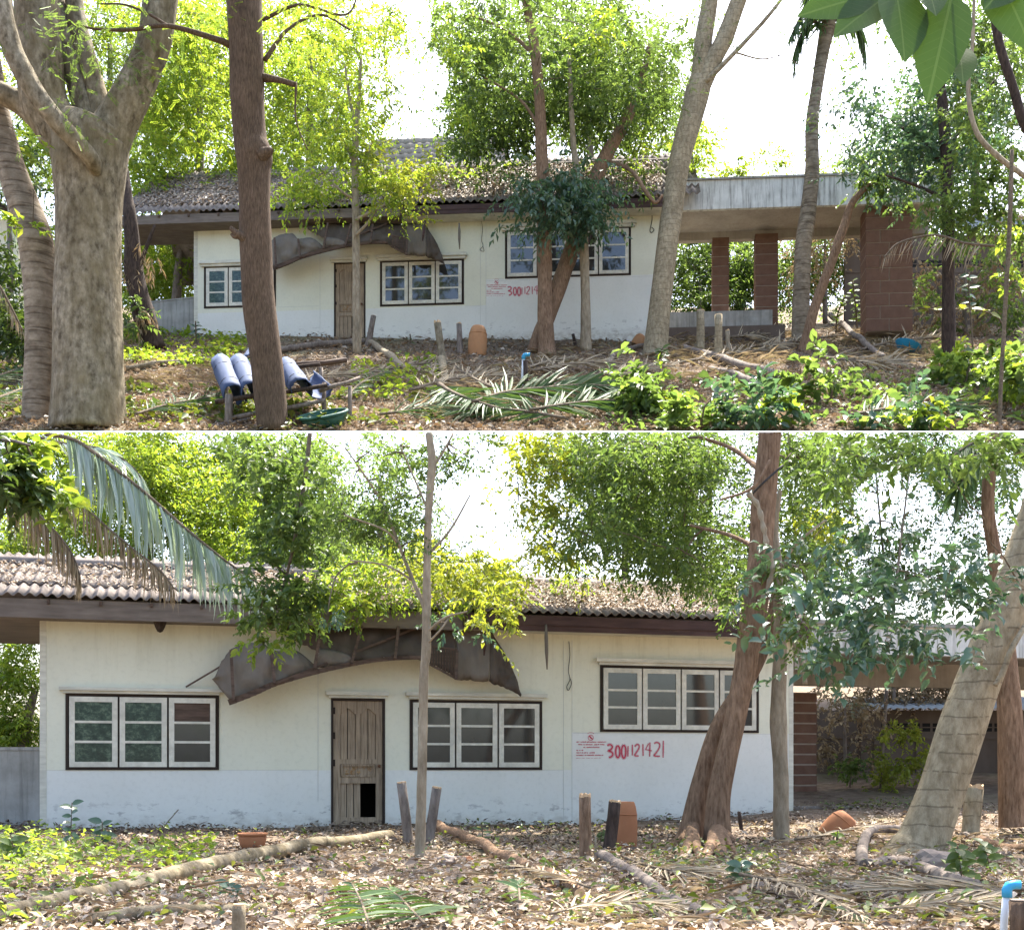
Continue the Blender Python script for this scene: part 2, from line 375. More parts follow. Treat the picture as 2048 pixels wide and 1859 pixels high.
# ------------------------------------------------------------------ object helpers
def M(x):
    return MATS[x]
def tag(o, label=None, cat=None, group=None, kind=None):
    if label: o['label'] = label
    if cat: o['category'] = cat
    if group: o['group'] = group
    if kind: o['kind'] = kind
    return o
def empty(name, loc, label=None, cat=None, group=None, rz=0.0):
    o = bpy.data.objects.new(name, None)
    o.empty_display_size = 0.2
    o.location = loc
    o.rotation_euler = (0, 0, rz)
    COL.objects.link(o)
    return tag(o, label, cat, group)
def put(name, me, mat, parent=None, smooth=False):
    o = bpy.data.objects.new(name, me)
    if mat is not None and not me.materials:
        me.materials.append(M(mat))
    COL.objects.link(o)
    if parent is not None:
        o.parent = parent
    return o
class MB:
    def __init__(s):
        s.v, s.f = [], []
    def box(s, x0, x1, y0, y1, z0, z1):
        b = len(s.v)
        s.v += [(x0, y0, z0), (x1, y0, z0), (x1, y1, z0), (x0, y1, z0), (x0, y0, z1), (x1, y0, z1), (x1, y1, z1), (x0, y1, z1)]
        s.f += [(b, b + 3, b + 2, b + 1), (b + 4, b + 5, b + 6, b + 7), (b, b + 1, b + 5, b + 4), (b + 1, b + 2, b + 6, b + 5), (b + 2, b + 3, b + 7, b + 6), (b + 3, b, b + 4, b + 7)]
        return s
    def bar(s, a, c, w, h, up=(0, 0, 1)):
        a, c = Vector(a), Vector(c)
        d = (c - a).normalized()
        up = Vector(up)
        sx = d.cross(up)
        if sx.length < 1e-4:
            sx = d.cross(Vector((0, 1, 0)))
        sx.normalize()
        u = sx.cross(d).normalized()
        b = len(s.v)
        for q in (a, c):
            for i, j in ((-1, -1), (1, -1), (1, 1), (-1, 1)):
                s.v.append(tuple(q + sx * (i * w / 2) + u * (j * h / 2)))
        s.f += [(b, b + 1, b + 2, b + 3), (b + 7, b + 6, b + 5, b + 4)]
        for i in range(4):
            j = (i + 1) % 4
            s.f.append((b + i, b + 4 + i, b + 4 + j, b + j))
        return s
    def prism(s, pts, y0, y1):
        """polygon in x,z extruded along y"""
        b = len(s.v); k = len(pts)
        s.v += [(p[0], y0 + (p[2] if len(p) > 2 else 0), p[1]) for p in pts] + [(p[0], y1 + (p[2] if len(p) > 2 else 0), p[1]) for p in pts]
        s.f.append(tuple(range(b, b + k)))
        s.f.append(tuple(range(b + 2 * k - 1, b + k - 1, -1)))
        for i in range(k):
            j = (i + 1) % k
            s.f.append((b + i, b + k + i, b + k + j, b + j))
        return s
    def tube(s, pts, rad, seg=8, nz=0.0, cap=True, seed=0.0, capz=True):
        pts = [Vector(p) for p in pts]
        b0 = len(s.v)
        k = len(pts)
        ref = Vector((0.31, 0.87, 0.21)) if abs((pts[-1] - pts[0]).normalized().dot(Vector((0, 1, 0)))) < 0.9 else Vector((1, 0, 0.2))
        for i, p in enumerate(pts):
            d = (pts[min(i + 1, k - 1)] - pts[max(i - 1, 0)]).normalized()
            sx = d.cross(ref).normalized()
            sy = sx.cross(d).normalized()
            for j in range(seg):
                an = 2 * math.pi * j / seg
                r = rad[i]
                off = sx * math.cos(an) + sy * math.sin(an)
                if nz:
                    q = p * (0.9 / max(0.06, rad[0])) * 0.35 + off * 0.9
                    r *= 1 + nz * mnoise.noise(q + Vector((seed, seed * 1.7, 0)))
                s.v.append(tuple(p + off * r))
        for i in range(k - 1):
            for j in range(seg):
                jj = (j + 1) % seg
                a = b0 + i * seg
                s.f.append((a + j, a + jj, a + seg + jj, a + seg + j))
        if cap:
            s.f.append(tuple(b0 + j for j in range(seg - 1, -1, -1)))
            s.f.append(tuple(b0 + (k - 1) * seg + j for j in range(seg)))
        return s
    def lathe(s, prof, seg=20, c=(0, 0, 0), tilt=None):
        b0 = len(s.v)
        c = Vector(c)
        mt = tilt or Matrix.Identity(3)
        for r, z in prof:
            for j in range(seg):
                an = 2 * math.pi * j / seg
                s.v.append(tuple(c + mt @ Vector((r * math.cos(an), r * math.sin(an), z))))
        for i in range(len(prof) - 1):
            for j in range(seg):
                jj = (j + 1) % seg
                a = b0 + i * seg
                s.f.append((a + j, a + jj, a + seg + jj, a + seg + j))
        return s
    def build(s, name, mat, parent=None, smooth=False, world=False):
        me = bpy.data.meshes.new(name)
        vs = s.v
        if world and parent is not None:
            L = parent.location
            vs = [(x - L.x, y - L.y, z - L.z) for x, y, z in vs]
        me.from_pydata([tuple(v) for v in vs], [], s.f)
        if smooth:
            me.polygons.foreach_set('use_smooth', [True] * len(me.polygons))
        me.update()
        return put(name, me, mat, parent)
def catmull(pts, n):
    """pts: list of tuples (any dimension); n subdivisions per span"""
    a = np.array(pts, float)
    a = np.vstack([2 * a[0] - a[1], a, 2 * a[-1] - a[-2]])
    out = []
    for i in range(1, len(a) - 2):
        for t in np.linspace(0, 1, n, endpoint=False):
            p0, p1, p2, p3 = a[i - 1], a[i], a[i + 1], a[i + 2]
            out.append(0.5 * ((2 * p1) + (-p0 + p2) * t + (2 * p0 - 5 * p1 + 4 * p2 - p3) * t * t + (-p0 + 3 * p1 - 3 * p2 + p3) * t ** 3))
    out.append(a[-2])
    return np.array(out)
def limb_pts(path, n=6):
    """path: (px, py, width_px, Y) -> world points and radii"""
    c = catmull(path, n)
    pts = [P(q[0], q[1], q[3]) for q in c]
    rad = [max(0.002, q[2] * 0.5 * q[3] / F) for q in c]
    return pts, rad
def np_mesh(name, verts, tris, mat, parent=None, world=True):
    me = bpy.data.meshes.new(name)
    v = np.asarray(verts, np.float32).reshape(-1, 3)
    if parent is not None and world:
        v = v - np.array(parent.location, np.float32)
    t = np.asarray(tris, np.int32).reshape(-1, 3)
    me.vertices.add(len(v))
    me.vertices.foreach_set('co', v.ravel())
    me.loops.add(len(t) * 3)
    me.loops.foreach_set('vertex_index', t.ravel())
    me.polygons.add(len(t))
    me.polygons.foreach_set('loop_start', np.arange(0, len(t) * 3, 3, dtype=np.int32))
    me.polygons.foreach_set('loop_total', np.full(len(t), 3, np.int32))
    me.update()
    me.validate()
    return put(name, me, mat, parent)
def unit(a):
    return a / np.maximum(1e-9, np.linalg.norm(a, axis=-1, keepdims=True))
def leaf_geo(c, d, nrm, L, W, fold=0.25, detail=False):
    """leaf blades: centre, direction, rough normal, length, width -> verts, tris"""
    d = unit(d)
    s = unit(np.cross(d, nrm))
    nn = np.cross(s, d)
    L = L[:, None]; W = W[:, None]
    base = c - d * L * 0.5
    tip = c + d * L * 0.5 - nn * L * 0.12
    N = len(c)
    if not detail:
        mid = c - d * L * 0.06
        l = mid + s * W * 0.5 + nn * W * fold
        r = mid - s * W * 0.5 + nn * W * fold
        v = np.stack([base, l, tip, r], 1)
        i = np.arange(N)[:, None] * 4
        t = np.concatenate([i + [0, 2, 1], i + [0, 3, 2]], 1).reshape(-1, 3)
    else:
        ma, mb = c - d * L * 0.22, c + d * L * 0.18
        v = np.stack([base, ma + s * W * 0.46 + nn * W * fold, ma - s * W * 0.46 + nn * W * fold, mb + s * W * 0.4 + nn * W * fold, mb - s * W * 0.4 + nn * W * fold, tip, ma, mb], 1)
        i = np.arange(N)[:, None] * 8
        t = np.concatenate([i + [0, 6, 1], i + [0, 2, 6], i + [1, 6, 7], i + [1, 7, 3], i + [2, 4, 7], i + [2, 7, 6], i + [3, 7, 5], i + [7, 4, 5]], 1).reshape(-1, 3)
    return v, t
def filt(v, t, keep, per):
    """drop whole leaves; v (N,k,3)"""
    N, k = v.shape[:2]
    idx = np.nonzero(keep)[0]
    v2 = v[idx]
    pt = t.reshape(N, per, 3)[idx] - (idx[:, None, None] * k) + (np.arange(len(idx))[:, None, None] * k)
    return v2, pt.reshape(-1, 3)
def crown(name, parent, mat, blobs, size, per=34, clump=0.35, seed=1, zone='A', aspect=0.45, gaps=(), detail=False, droop=0.35, fold=0.25, feather=False, soft=True):
    """blobs: (px, py, rx, ry, Y, rY, clumps). zone keeps a crown inside the part of the place it belongs to."""
    rg = np.random.default_rng(seed)
    C, D, Nn, LL = [], [], [], []
    cents = []
    for (px, py, rx, ry, Y, rY, k) in blobs:
        k = int(k)
        nb = max(1, k // 5)
        q0 = np.clip(rg.normal(size=(nb, 3)) * 0.5, -1.2, 1.2)          # boughs
        q = q0[rg.integers(0, nb, k)] + rg.normal(size=(k, 3)) * 0.17   # clumps round each bough
        yy = Y + q[:, 2] * rY
        xx = px + q[:, 0] * rx
        zz = py + q[:, 1] * ry
        cc = np.stack([(xx - CX) * yy / F, yy, H + (HZ - zz) * yy / F], 1)
        cents.append(cc)
        ns = np.maximum(1, np.round(per / 8.0 * (0.4 + 1.2 * rg.random(k))).astype(int))   # sprays in a clump
        if feather:
            ns = np.maximum(2, ns)
        rep = np.repeat(np.arange(k), ns)
        S = len(rep)
        cs = (clump * (0.6 + 0.8 * rg.random(k)))[rep][:, None]
        off = rg.normal(size=(S, 3)) * cs * 0.6
        off[:, 2] *= 0.75
        sd_ = unit(unit(off) * 0.8 + rg.normal(size=(S, 3)) * 0.6)
        sd_[:, 2] -= droop * 0.8
        sd_ = unit(sd_)
        nl = 4 if feather else 9
        t = (np.arange(nl) + 0.5)[None, :, None] / nl + rg.normal(size=(S, nl, 1)) * 0.03
        ls = cs[:, None, :] * (0.9 + 0.7 * rg.random((S, 1, 1)))
        pos = (cc[rep] + off)[:, None, :] + sd_[:, None, :] * ls * t
        pos[..., 2] -= (droop * 0.35 * ls * t * t)[..., 0]
        side = unit(np.cross(sd_, np.array([0, 0, 1.0]) + rg.normal(size=(S, 3)) * 0.4))
        alt = np.where(np.arange(nl) % 2, 1.0, -1.0)[None, :, None]
        dd = side[:, None, :] * alt * 0.8 + sd_[:, None, :] * 0.6 + rg.normal(size=(S, nl, 3)) * 0.3
        dd[..., 2] -= droop * 0.7
        nn = rg.normal(size=(S, nl, 3)) * 0.4
        nn[..., 2] += 1.0
        sz = size * (0.55 + 0.6 * rg.random((S, nl))) * (0.8 + 0.45 * rg.random((S, 1)))
        pos = pos + unit(dd) * sz[..., None] * 0.5
        C.append(pos.reshape(-1, 3)); D.append(dd.reshape(-1, 3)); Nn.append(nn.reshape(-1, 3)); LL.append(sz.ravel())
    C, D, Nn, LL = map(np.concatenate, (C, D, Nn, LL))
    if feather:   # feathery compound leaves: each becomes a row of small leaflets
        k = 9
        t = np.linspace(0.1, 1, k)
        d = unit(D); s = unit(np.cross(d, Nn))
        C2 = (C[:, None, :] + d[:, None, :] * (LL[:, None, None] * t[None, :, None] * 1.6))
        C2 = np.concatenate([C2 + s[:, None, :] * LL[:, None, None] * 0.2, C2 - s[:, None, :] * LL[:, None, None] * 0.2], 1)
        D2 = np.concatenate([np.repeat((s + d * 0.5)[:, None, :], k, 1), np.repeat((-s + d * 0.5)[:, None, :], k, 1)], 1)
        N2 = np.repeat(Nn[:, None, :], 2 * k, 1)
        L2 = np.repeat((LL * 0.42)[:, None], 2 * k, 1)
        C, D, Nn, LL = C2.reshape(-1, 3), D2.reshape(-1, 3), N2.reshape(-1, 3), L2.ravel()
    v, t = leaf_geo(C, D, Nn, LL, LL * aspect * (0.8 + 0.4 * rg.random(len(LL))), fold, detail)
    px, py = proj(v)
    if zone == 'B':
        keep = (py.mean(1) > 864)
        lim = H + (HZ - 863.2) * v[..., 1] / F
        v[..., 2] = np.minimum(v[..., 2], lim)
        keep &= (C[:, 2] > 0.01)
    elif zone == 'A':
        keep = (py.mean(1) < 858)
        lim = H + (HZ - 861) * v[..., 1] / F
        v[..., 2] = np.maximum(v[..., 2], lim)
        keep &= C[:, 2] > ZE + SLA * (np.minimum(C[:, 1], 44) - YE) + 0.02
    elif zone == 'sky':                       # unseen overhead boughs, added to shade and dapple the ground
        keep = (py.max(1) < -12)
    else:
        keep = np.ones(len(C), bool)
    mx, my = px.mean(1), py.mean(1)
    for (gx, gy, ax, ay, pr) in gaps:
        ins = ((mx - gx) / ax) ** 2 + ((my - gy) / ay) ** 2 < 1
        keep &= ~(ins & (rg.random(len(C)) < pr))
    v, t = filt(v, t, keep, 8 if detail else 2)
    o = np_mesh(name, v, t, mat, parent)
    return o, np.concatenate(cents)
def clipz(p, zone):
    """keeps limb points inside their part of the place"""
    px, py = proj(np.array(p))
    return py > 866 if zone == 'B' else (py < 858)
def twigs(parent, cents, roots, mat, seed, zone, n=40, r0=0.02, r1=0.004):
    rg = random.Random(seed)
    mb = MB()
    cs = [Vector(c) for c in cents]
    if not cs:
        return
    rg.shuffle(cs)
    cs = sorted(cs[:n], key=lambda q: min((q - r_).length for r_ in roots))
    grown = []
    for c in cs:
        a = min(roots + grown, key=lambda q: (q - c).length * (1.0 + 0.35 * rg.random()))
        thin = 1.0 if a in roots else 0.55
        k = 6
        pts, rad = [], []
        jit = Vector((rg.uniform(-1, 1), rg.uniform(-1, 1), rg.uniform(-0.4, 1))) * (c - a).length * 0.16
        for i in range(k + 1):
            t = i / k
            q = a.lerp(c, t) + jit * math.sin(math.pi * t) + Vector((rg.uniform(-1, 1), rg.uniform(-1, 1), rg.uniform(-1, 1))) * 0.02 * (c - a).length
            if not clipz(q, zone) and zone in 'AB':
                break
            pts.append(q); rad.append((r0 * (1 - t) + r1 * t) * thin)
        if len(pts) > 2:
            mb.tube(pts, rad, 5)
            grown += pts[2:]
    if mb.f:
        o = mb.build('twigs', mat, parent, True, True)
        tag(o, kind='stuff')
def tree(name, label, trunks, bark, zone, group=None, cat='tree', crowns=(), leafy=None, twig_n=30, branches=(), nz=0.12, seed=1, seg=16, flare=True, n=7, twig_bark=None, twig_r=0.02):
    """trunks/branches: lists of pixel paths (px, py, width, Y)"""
    base = trunks[0][0]
    root = empty(name, P(base[0], base[1], base[3]), label, cat, group)
    allp = []
    for i, tpath in enumerate(trunks):
        pts, rad = limb_pts(tpath, n)
        allp += pts[len(pts) // 3:]
        MB().tube(pts, rad, seg, nz, True, seed + i).build('trunk', bark, root, True, True)
    for i, bp in enumerate(branches):
        pts, rad = limb_pts(bp, n)
        allp += pts
        MB().tube(pts, rad, 10, nz * 0.8, True, seed + 9 + i).build('branch', bark, root, True, True)
    cents = []
    for i, cr in enumerate(crowns):
        cr = dict(cr)
        o, cc = crown('crown', root, cr.pop('mat'), cr.pop('blobs'), cr.pop('size'), seed=seed * 31 + i, zone=cr.pop('zone', zone), **cr)
        cents.append(cc)
    if cents and twig_n:
        cc = np.concatenate(cents)
        twigs(root, list(cc), allp, twig_bark or 'twig_bark', seed, zone, twig_n, twig_r)
    return root

# shared long palm leaflet, unit length along +X, bending down at the tip
def leaflet_mesh(name, w, bend, mat):
    v, f = [], []
    ks = [0, 0.25, 0.6, 1.0]
    ws = [0.5, 1.0, 0.8, 0.03]
    for k, q in zip(ks, ws):
        z = -bend * k * k
        v += [(k, -w * q / 2, z + 0.25 * w * q), (k, 0, z), (k, w * q / 2, z + 0.25 * w * q)]
    for i in range(3):
        a = i * 3
        f += [(a, a + 3, a + 4, a + 1), (a + 1, a + 4, a + 5, a + 2)]
    me = bpy.data.meshes.new(name)
    me.from_pydata(v, [], f)
    me.materials.append(M(mat))
    return me
LEAFLETS = {}
def frond(name, label, path, length, mat, n=34, hang=0.1, ang=50, width=0.07, group=None, cat='palm frond', bend=0.12, rach='twig_bark', seed=1, flat=0.0, jitter=0.15, nrm=None, zone=None):
    """path: (px, py, width_px, Y) from the stalk to the tip"""
    rg = random.Random(seed)
    pts, rad = limb_pts(path, 8)
    root = empty(name, pts[0], label, cat, group)
    MB().tube(pts, rad, 6).build('rachis', rach, root, True, True)
    key = (mat, width, bend)
    if key not in LEAFLETS:
        LEAFLETS[key] = leaflet_mesh('leaflet', width, bend, mat)
    me = LEAFLETS[key]
    N = len(pts)
    up0 = Vector(nrm) if nrm else Vector((0, 0, 1))
    for i in range(n):
        t = 0.12 + 0.88 * i / (n - 1)
        fi = t * (N - 1); k = min(int(fi), N - 2)
        p = pts[k].lerp(pts[k + 1], fi - k)
        tan = (pts[k + 1] - pts[k]).normalized()
        side = tan.cross(up0).normalized()
        up = side.cross(tan).normalized()
        prof = (0.55 + 0.9 * t - 1.05 * t * t) * 1.25
        for s in (-1, 1):
            a = R(ang * (1.0 - 0.55 * t)) + rg.uniform(-jitter, jitter)
            d = side * s * math.sin(a) + tan * math.cos(a) + up * (0.12 - flat) + Vector((rg.gauss(0, jitter * .6), rg.gauss(0, jitter * .6), rg.uniform(-jitter, jitter)))
            hg = min(.97, max(0, hang * rg.uniform(.8, 1.15)))
            if rg.random() < .05:
                continue
            d = d.normalized() * (1 - hg) + Vector((0, 0, -1)) * hg
            d.normalize()
            L = length * prof * rg.uniform(0.7, 1.15)
            if zone and not (clipz(p + d * L, zone) and clipz(p, zone)):
                continue
            z = (up - d * up.dot(d))
            if z.length < 1e-3:
                z = Vector((0, -1, 0))
            z.normalize()
            z = Matrix.Rotation(rg.gauss(0, .45), 3, d) @ z
            y = z.cross(d).normalized()
            mt = Matrix((d, y, z)).transposed().to_4x4() @ Matrix.Scale(L, 4)
            mt.translation = p - root.location
            o = bpy.data.objects.new('leaflet', me)
            COL.objects.link(o)
            o.parent = root
            o.matrix_local = mt
    return root
def leafobj_mesh(name, mat, aspect=0.5, k=7, cup=0.18, bend=0.25):
    v, f = [], []
    for i in range(k):
        t = i / (k - 1)
        w = aspect * 0.5 * (math.sin(math.pi * min(1, t ** 0.8)) ** 0.8 if 0 < t < 1 else 0.02)
        z = -bend * t * t
        v += [(t, -w, z + cup * w), (t, 0, z), (t, w, z + cup * w)]
    for i in range(k - 1):
        a = i * 3
        f += [(a, a + 3, a + 4, a + 1), (a + 1, a + 4, a + 5, a + 2)]
    me = bpy.data.meshes.new(name)
    me.from_pydata(v, [], f)
    me.materials.append(M(mat))
    me.polygons.foreach_set('use_smooth', [True] * len(me.polygons))
    return me
LEAFME = {}
def place_leaf(root, p, d, up, L, mat, aspect=0.5, bend=0.2):
    key = (mat, aspect, bend)
    if key not in LEAFME:
        LEAFME[key] = leafobj_mesh('leaf', mat, aspect, 7, 0.2, bend)
    d = Vector(d).normalized()
    z = Vector(up); z = z - d * z.dot(d)
    z.normalize()
    y = z.cross(d).normalized()
    mt = Matrix((d, y, z)).transposed().to_4x4() @ Matrix.Scale(L, 4)
    mt.translation = Vector(p) - root.location
    o = bpy.data.objects.new('leaf', LEAFME[key])
    COL.objects.link(o)
    o.parent = root
    o.matrix_local = mt
    return o
def sapling(name, label, path, mat, nleaf, L, seed=1, group=None, cat='plant', spread=1.0, aspect=0.55, stem='twig_bark', tmin=0.25):
    rg = random.Random(seed)
    pts, rad = limb_pts(path, 6)
    root = empty(name, pts[0], label, cat, group)
    MB().tube(pts, rad, 6).build('stem', stem, root, True, True)
    N = len(pts)
    for i in range(nleaf):
        t = tmin + (1 - tmin) * (i + 0.5) / nleaf
        fi = t * (N - 1); k = min(int(fi), N - 2)
        p = pts[k].lerp(pts[k + 1], fi - k)
        an = i * 2.4 + rg.uniform(-0.4, 0.4)
        d = Vector((math.cos(an), math.sin(an) * 0.8 - 0.2, rg.uniform(-0.3, 0.5)))
        place_leaf(root, p, d, (rg.uniform(-.4, .4), -1.1, .8), L * rg.uniform(0.7, 1.15), mat, aspect)
    return root

# ------------------------------------------------------------------ ground
def ground(name, xs, ys, fn, mat, edge=None, amp=0.05):
    nx, ny = len(xs), len(ys)
    v = np.zeros((ny, nx, 3), np.float32)
    for j, y in enumerate(ys):
        for i, x in enumerate(xs):
            a = amp * (sstep(y, edge, edge + 1.2) if edge else 1.0)
            z = fn(x, y) + a * (mnoise.noise(Vector((x * 0.7, y * 0.7, 3.1))) + 0.5 * mnoise.noise(Vector((x * 2.1, y * 2.1, 7.7))))
            v[j, i] = (x, y, z)
    q = np.arange(nx * ny).reshape(ny, nx)
    a, b, c, d = q[:-1, :-1].ravel(), q[:-1, 1:].ravel(), q[1:, 1:].ravel(), q[1:, :-1].ravel()
    t = np.concatenate([np.stack([a, b, c], 1), np.stack([a, c, d], 1)])
    o = np_mesh(name, v, t, mat)
    o.data.polygons.foreach_set('use_smooth', [True] * len(o.data.polygons))
    return tag(o, kind='structure')
xs = np.concatenate([[-400, -200, -100, -50, -28], np.arange(-16, 16.1, 0.25), [28, 50, 100, 200, 400]])
ys = np.concatenate([[-60, -30, -12, -4, 0, 3], np.arange(5, 24, 0.22), np.arange(24, 40, 1.0), [60, 100, 200, 500]])
ground('ground', xs, ys, gB, 'soil')
xs = np.concatenate([[-45, -32], np.arange(-22, 22.1, 0.35), [32, 45]])
ys = np.concatenate([[YE], np.arange(YE + 0.3, 46, 0.3), np.arange(46, 80, 2.0)])
ground('terrace_ground', xs, ys, gA, 'soil', YE, 0.09)

# ------------------------------------------------------------------ houses
def tile_mesh(w, ln, amp, waves, th, mat):
    me = bpy.data.meshes.new('roof_tile')
    v, f = [], []
    k = waves * 6
    for s in (0, 1):
        for i in range(k + 1):
            x = w * i / k
            z = amp * math.cos(2 * math.pi * waves * i / k) - s * th
            v += [(x, 0, z), (x, ln, z)]
    n2 = 2 * (k + 1)
    for i in range(k):
        a = 2 * i
        f.append((a, a + 2, a + 3, a + 1))
        f.append((n2 + a, n2 + a + 1, n2 + a + 3, n2 + a + 2))
        f.append((a, n2 + a, n2 + a + 2, a + 2))
    me.from_pydata(v, [], f)
    me.polygons.foreach_set('use_smooth', [True] * len(me.polygons))
    me.materials.append(M(mat))
    return me
class Frame:
    """a building front: left and right end in the photograph with their distances"""
    def __init__(s, pl, yl, pr, yr, z0):
        a, b = P(pl, HZ, yl), P(pr, HZ, yr)
        s.o = Vector((a.x, a.y, z0))
        d = Vector((b.x - a.x, b.y - a.y, 0))
        s.len = d.length
        s.u = d.normalized()
        s.n = Vector((-s.u.y, s.u.x, 0))           # points away from the camera
        s.rz = math.atan2(s.u.y, s.u.x)
    def at(s, px, py, off=0.0):
        """pixel -> (u, v) on the plane `off` behind the front (negative: in front of it)"""
        d = Vector(((px - CX) / F, 1, (HZ - py) / F))
        c = Vector((0, 0, H))
        o = s.o + s.n * off
        t = (o - c).dot(s.n) / d.dot(s.n)
        q = c + d * t - s.o
        return q.dot(s.u), q.z
    def world(s, u, y, v):
        return s.o + s.u * u + s.n * y + Vector((0, 0, v))
def rect(fr, r, off=0.0):
    (u0, v1), (u1, v0) = fr.at(r[0], r[1], off), fr.at(r[2], r[3], off)
    u0b, v0b = fr.at(r[0], r[3], off)
    u1b, v1b = fr.at(r[2], r[1], off)
    return ((u0 + u0b) / 2, (u1 + u1b) / 2, (v0 + v0b) / 2, (v1 + v1b) / 2)
def window(h, fr, r, n, hood, k, greens=(), missing=()):
    u0, u1, v0, v1 = rect(fr, r)
    fw = 0.045 * k
    mb = MB()
    mb.box(u0, u0 + fw, -0.015, 0.09, v0, v1).box(u1 - fw, u1, -0.015, 0.09, v0, v1)
    mb.box(u0 + fw, u1 - fw, -0.015, 0.09, v0, v0 + fw).box(u0 + fw, u1 - fw, -0.015, 0.09, v1 - fw, v1)
    iw = (u1 - u0 - 2 * fw) / n
    for i in range(1, n):
        x = u0 + fw + iw * i
        mb.box(x - 0.012 * k, x + 0.012 * k, 0.0, 0.088, v0 + fw, v1 - fw)
    w = mb.build('window', 'frame_dark', h)
    for i in range(n):
        a, b = u0 + fw + iw * i + 0.016 * k, u0 + fw + iw * (i + 1) - 0.016 * k
        c, d = v0 + fw + 0.006 * k, v1 - fw - 0.006 * k
        s = 0.088 * k
        t = (random.random() - 0.5) * 0.012
        y0, y1 = -0.03 + t, 0.012 + t
        mb = MB().box(a, a + s, y0, y1, c, d).box(b - s, b, y0, y1, c, d).box(a + s, b - s, y0, y1, c, c + s).box(a + s, b - s, y0, y1, d - s, d)
        mb.build('sash', 'sash_paint', w)
        hh = (d - c - 2 * s) / 3
        for q in (1, 2):
            z = c + s + hh * q
            MB().box(a + s, b - s, y0 + 0.004, y1 - 0.003, z - 0.02 * k, z + 0.02 * k).build('glazing_bar', 'sash_paint', w)
        for q in range(3):
            z0, z1 = c + s + hh * q + (0.02 * k if q else 0), c + s + hh * (q + 1) - (0.02 * k if q < 2 else 0)
            MB().box(a + s, b - s, y0 + 0.014, y0 + 0.019, z0, z1).build('pane', 'board_dark' if (i, q) in missing else ('window_glass_green' if i in greens else 'window_glass'), w)
    if hood:
        a0, a1, b0, b1 = rect(fr, hood, -0.06)
        mb = MB().box(a0, a1, -0.11 * k, -0.003, b0 + (b1 - b0) * 0.45, b1).box(a0 + 0.05, a1 - 0.05, -0.07 * k, -0.003, b0, b0 + (b1 - b0) * 0.45)
        mb.build('window_hood', 'hood_paint', w)
    return (u0, u1, v0, v1)
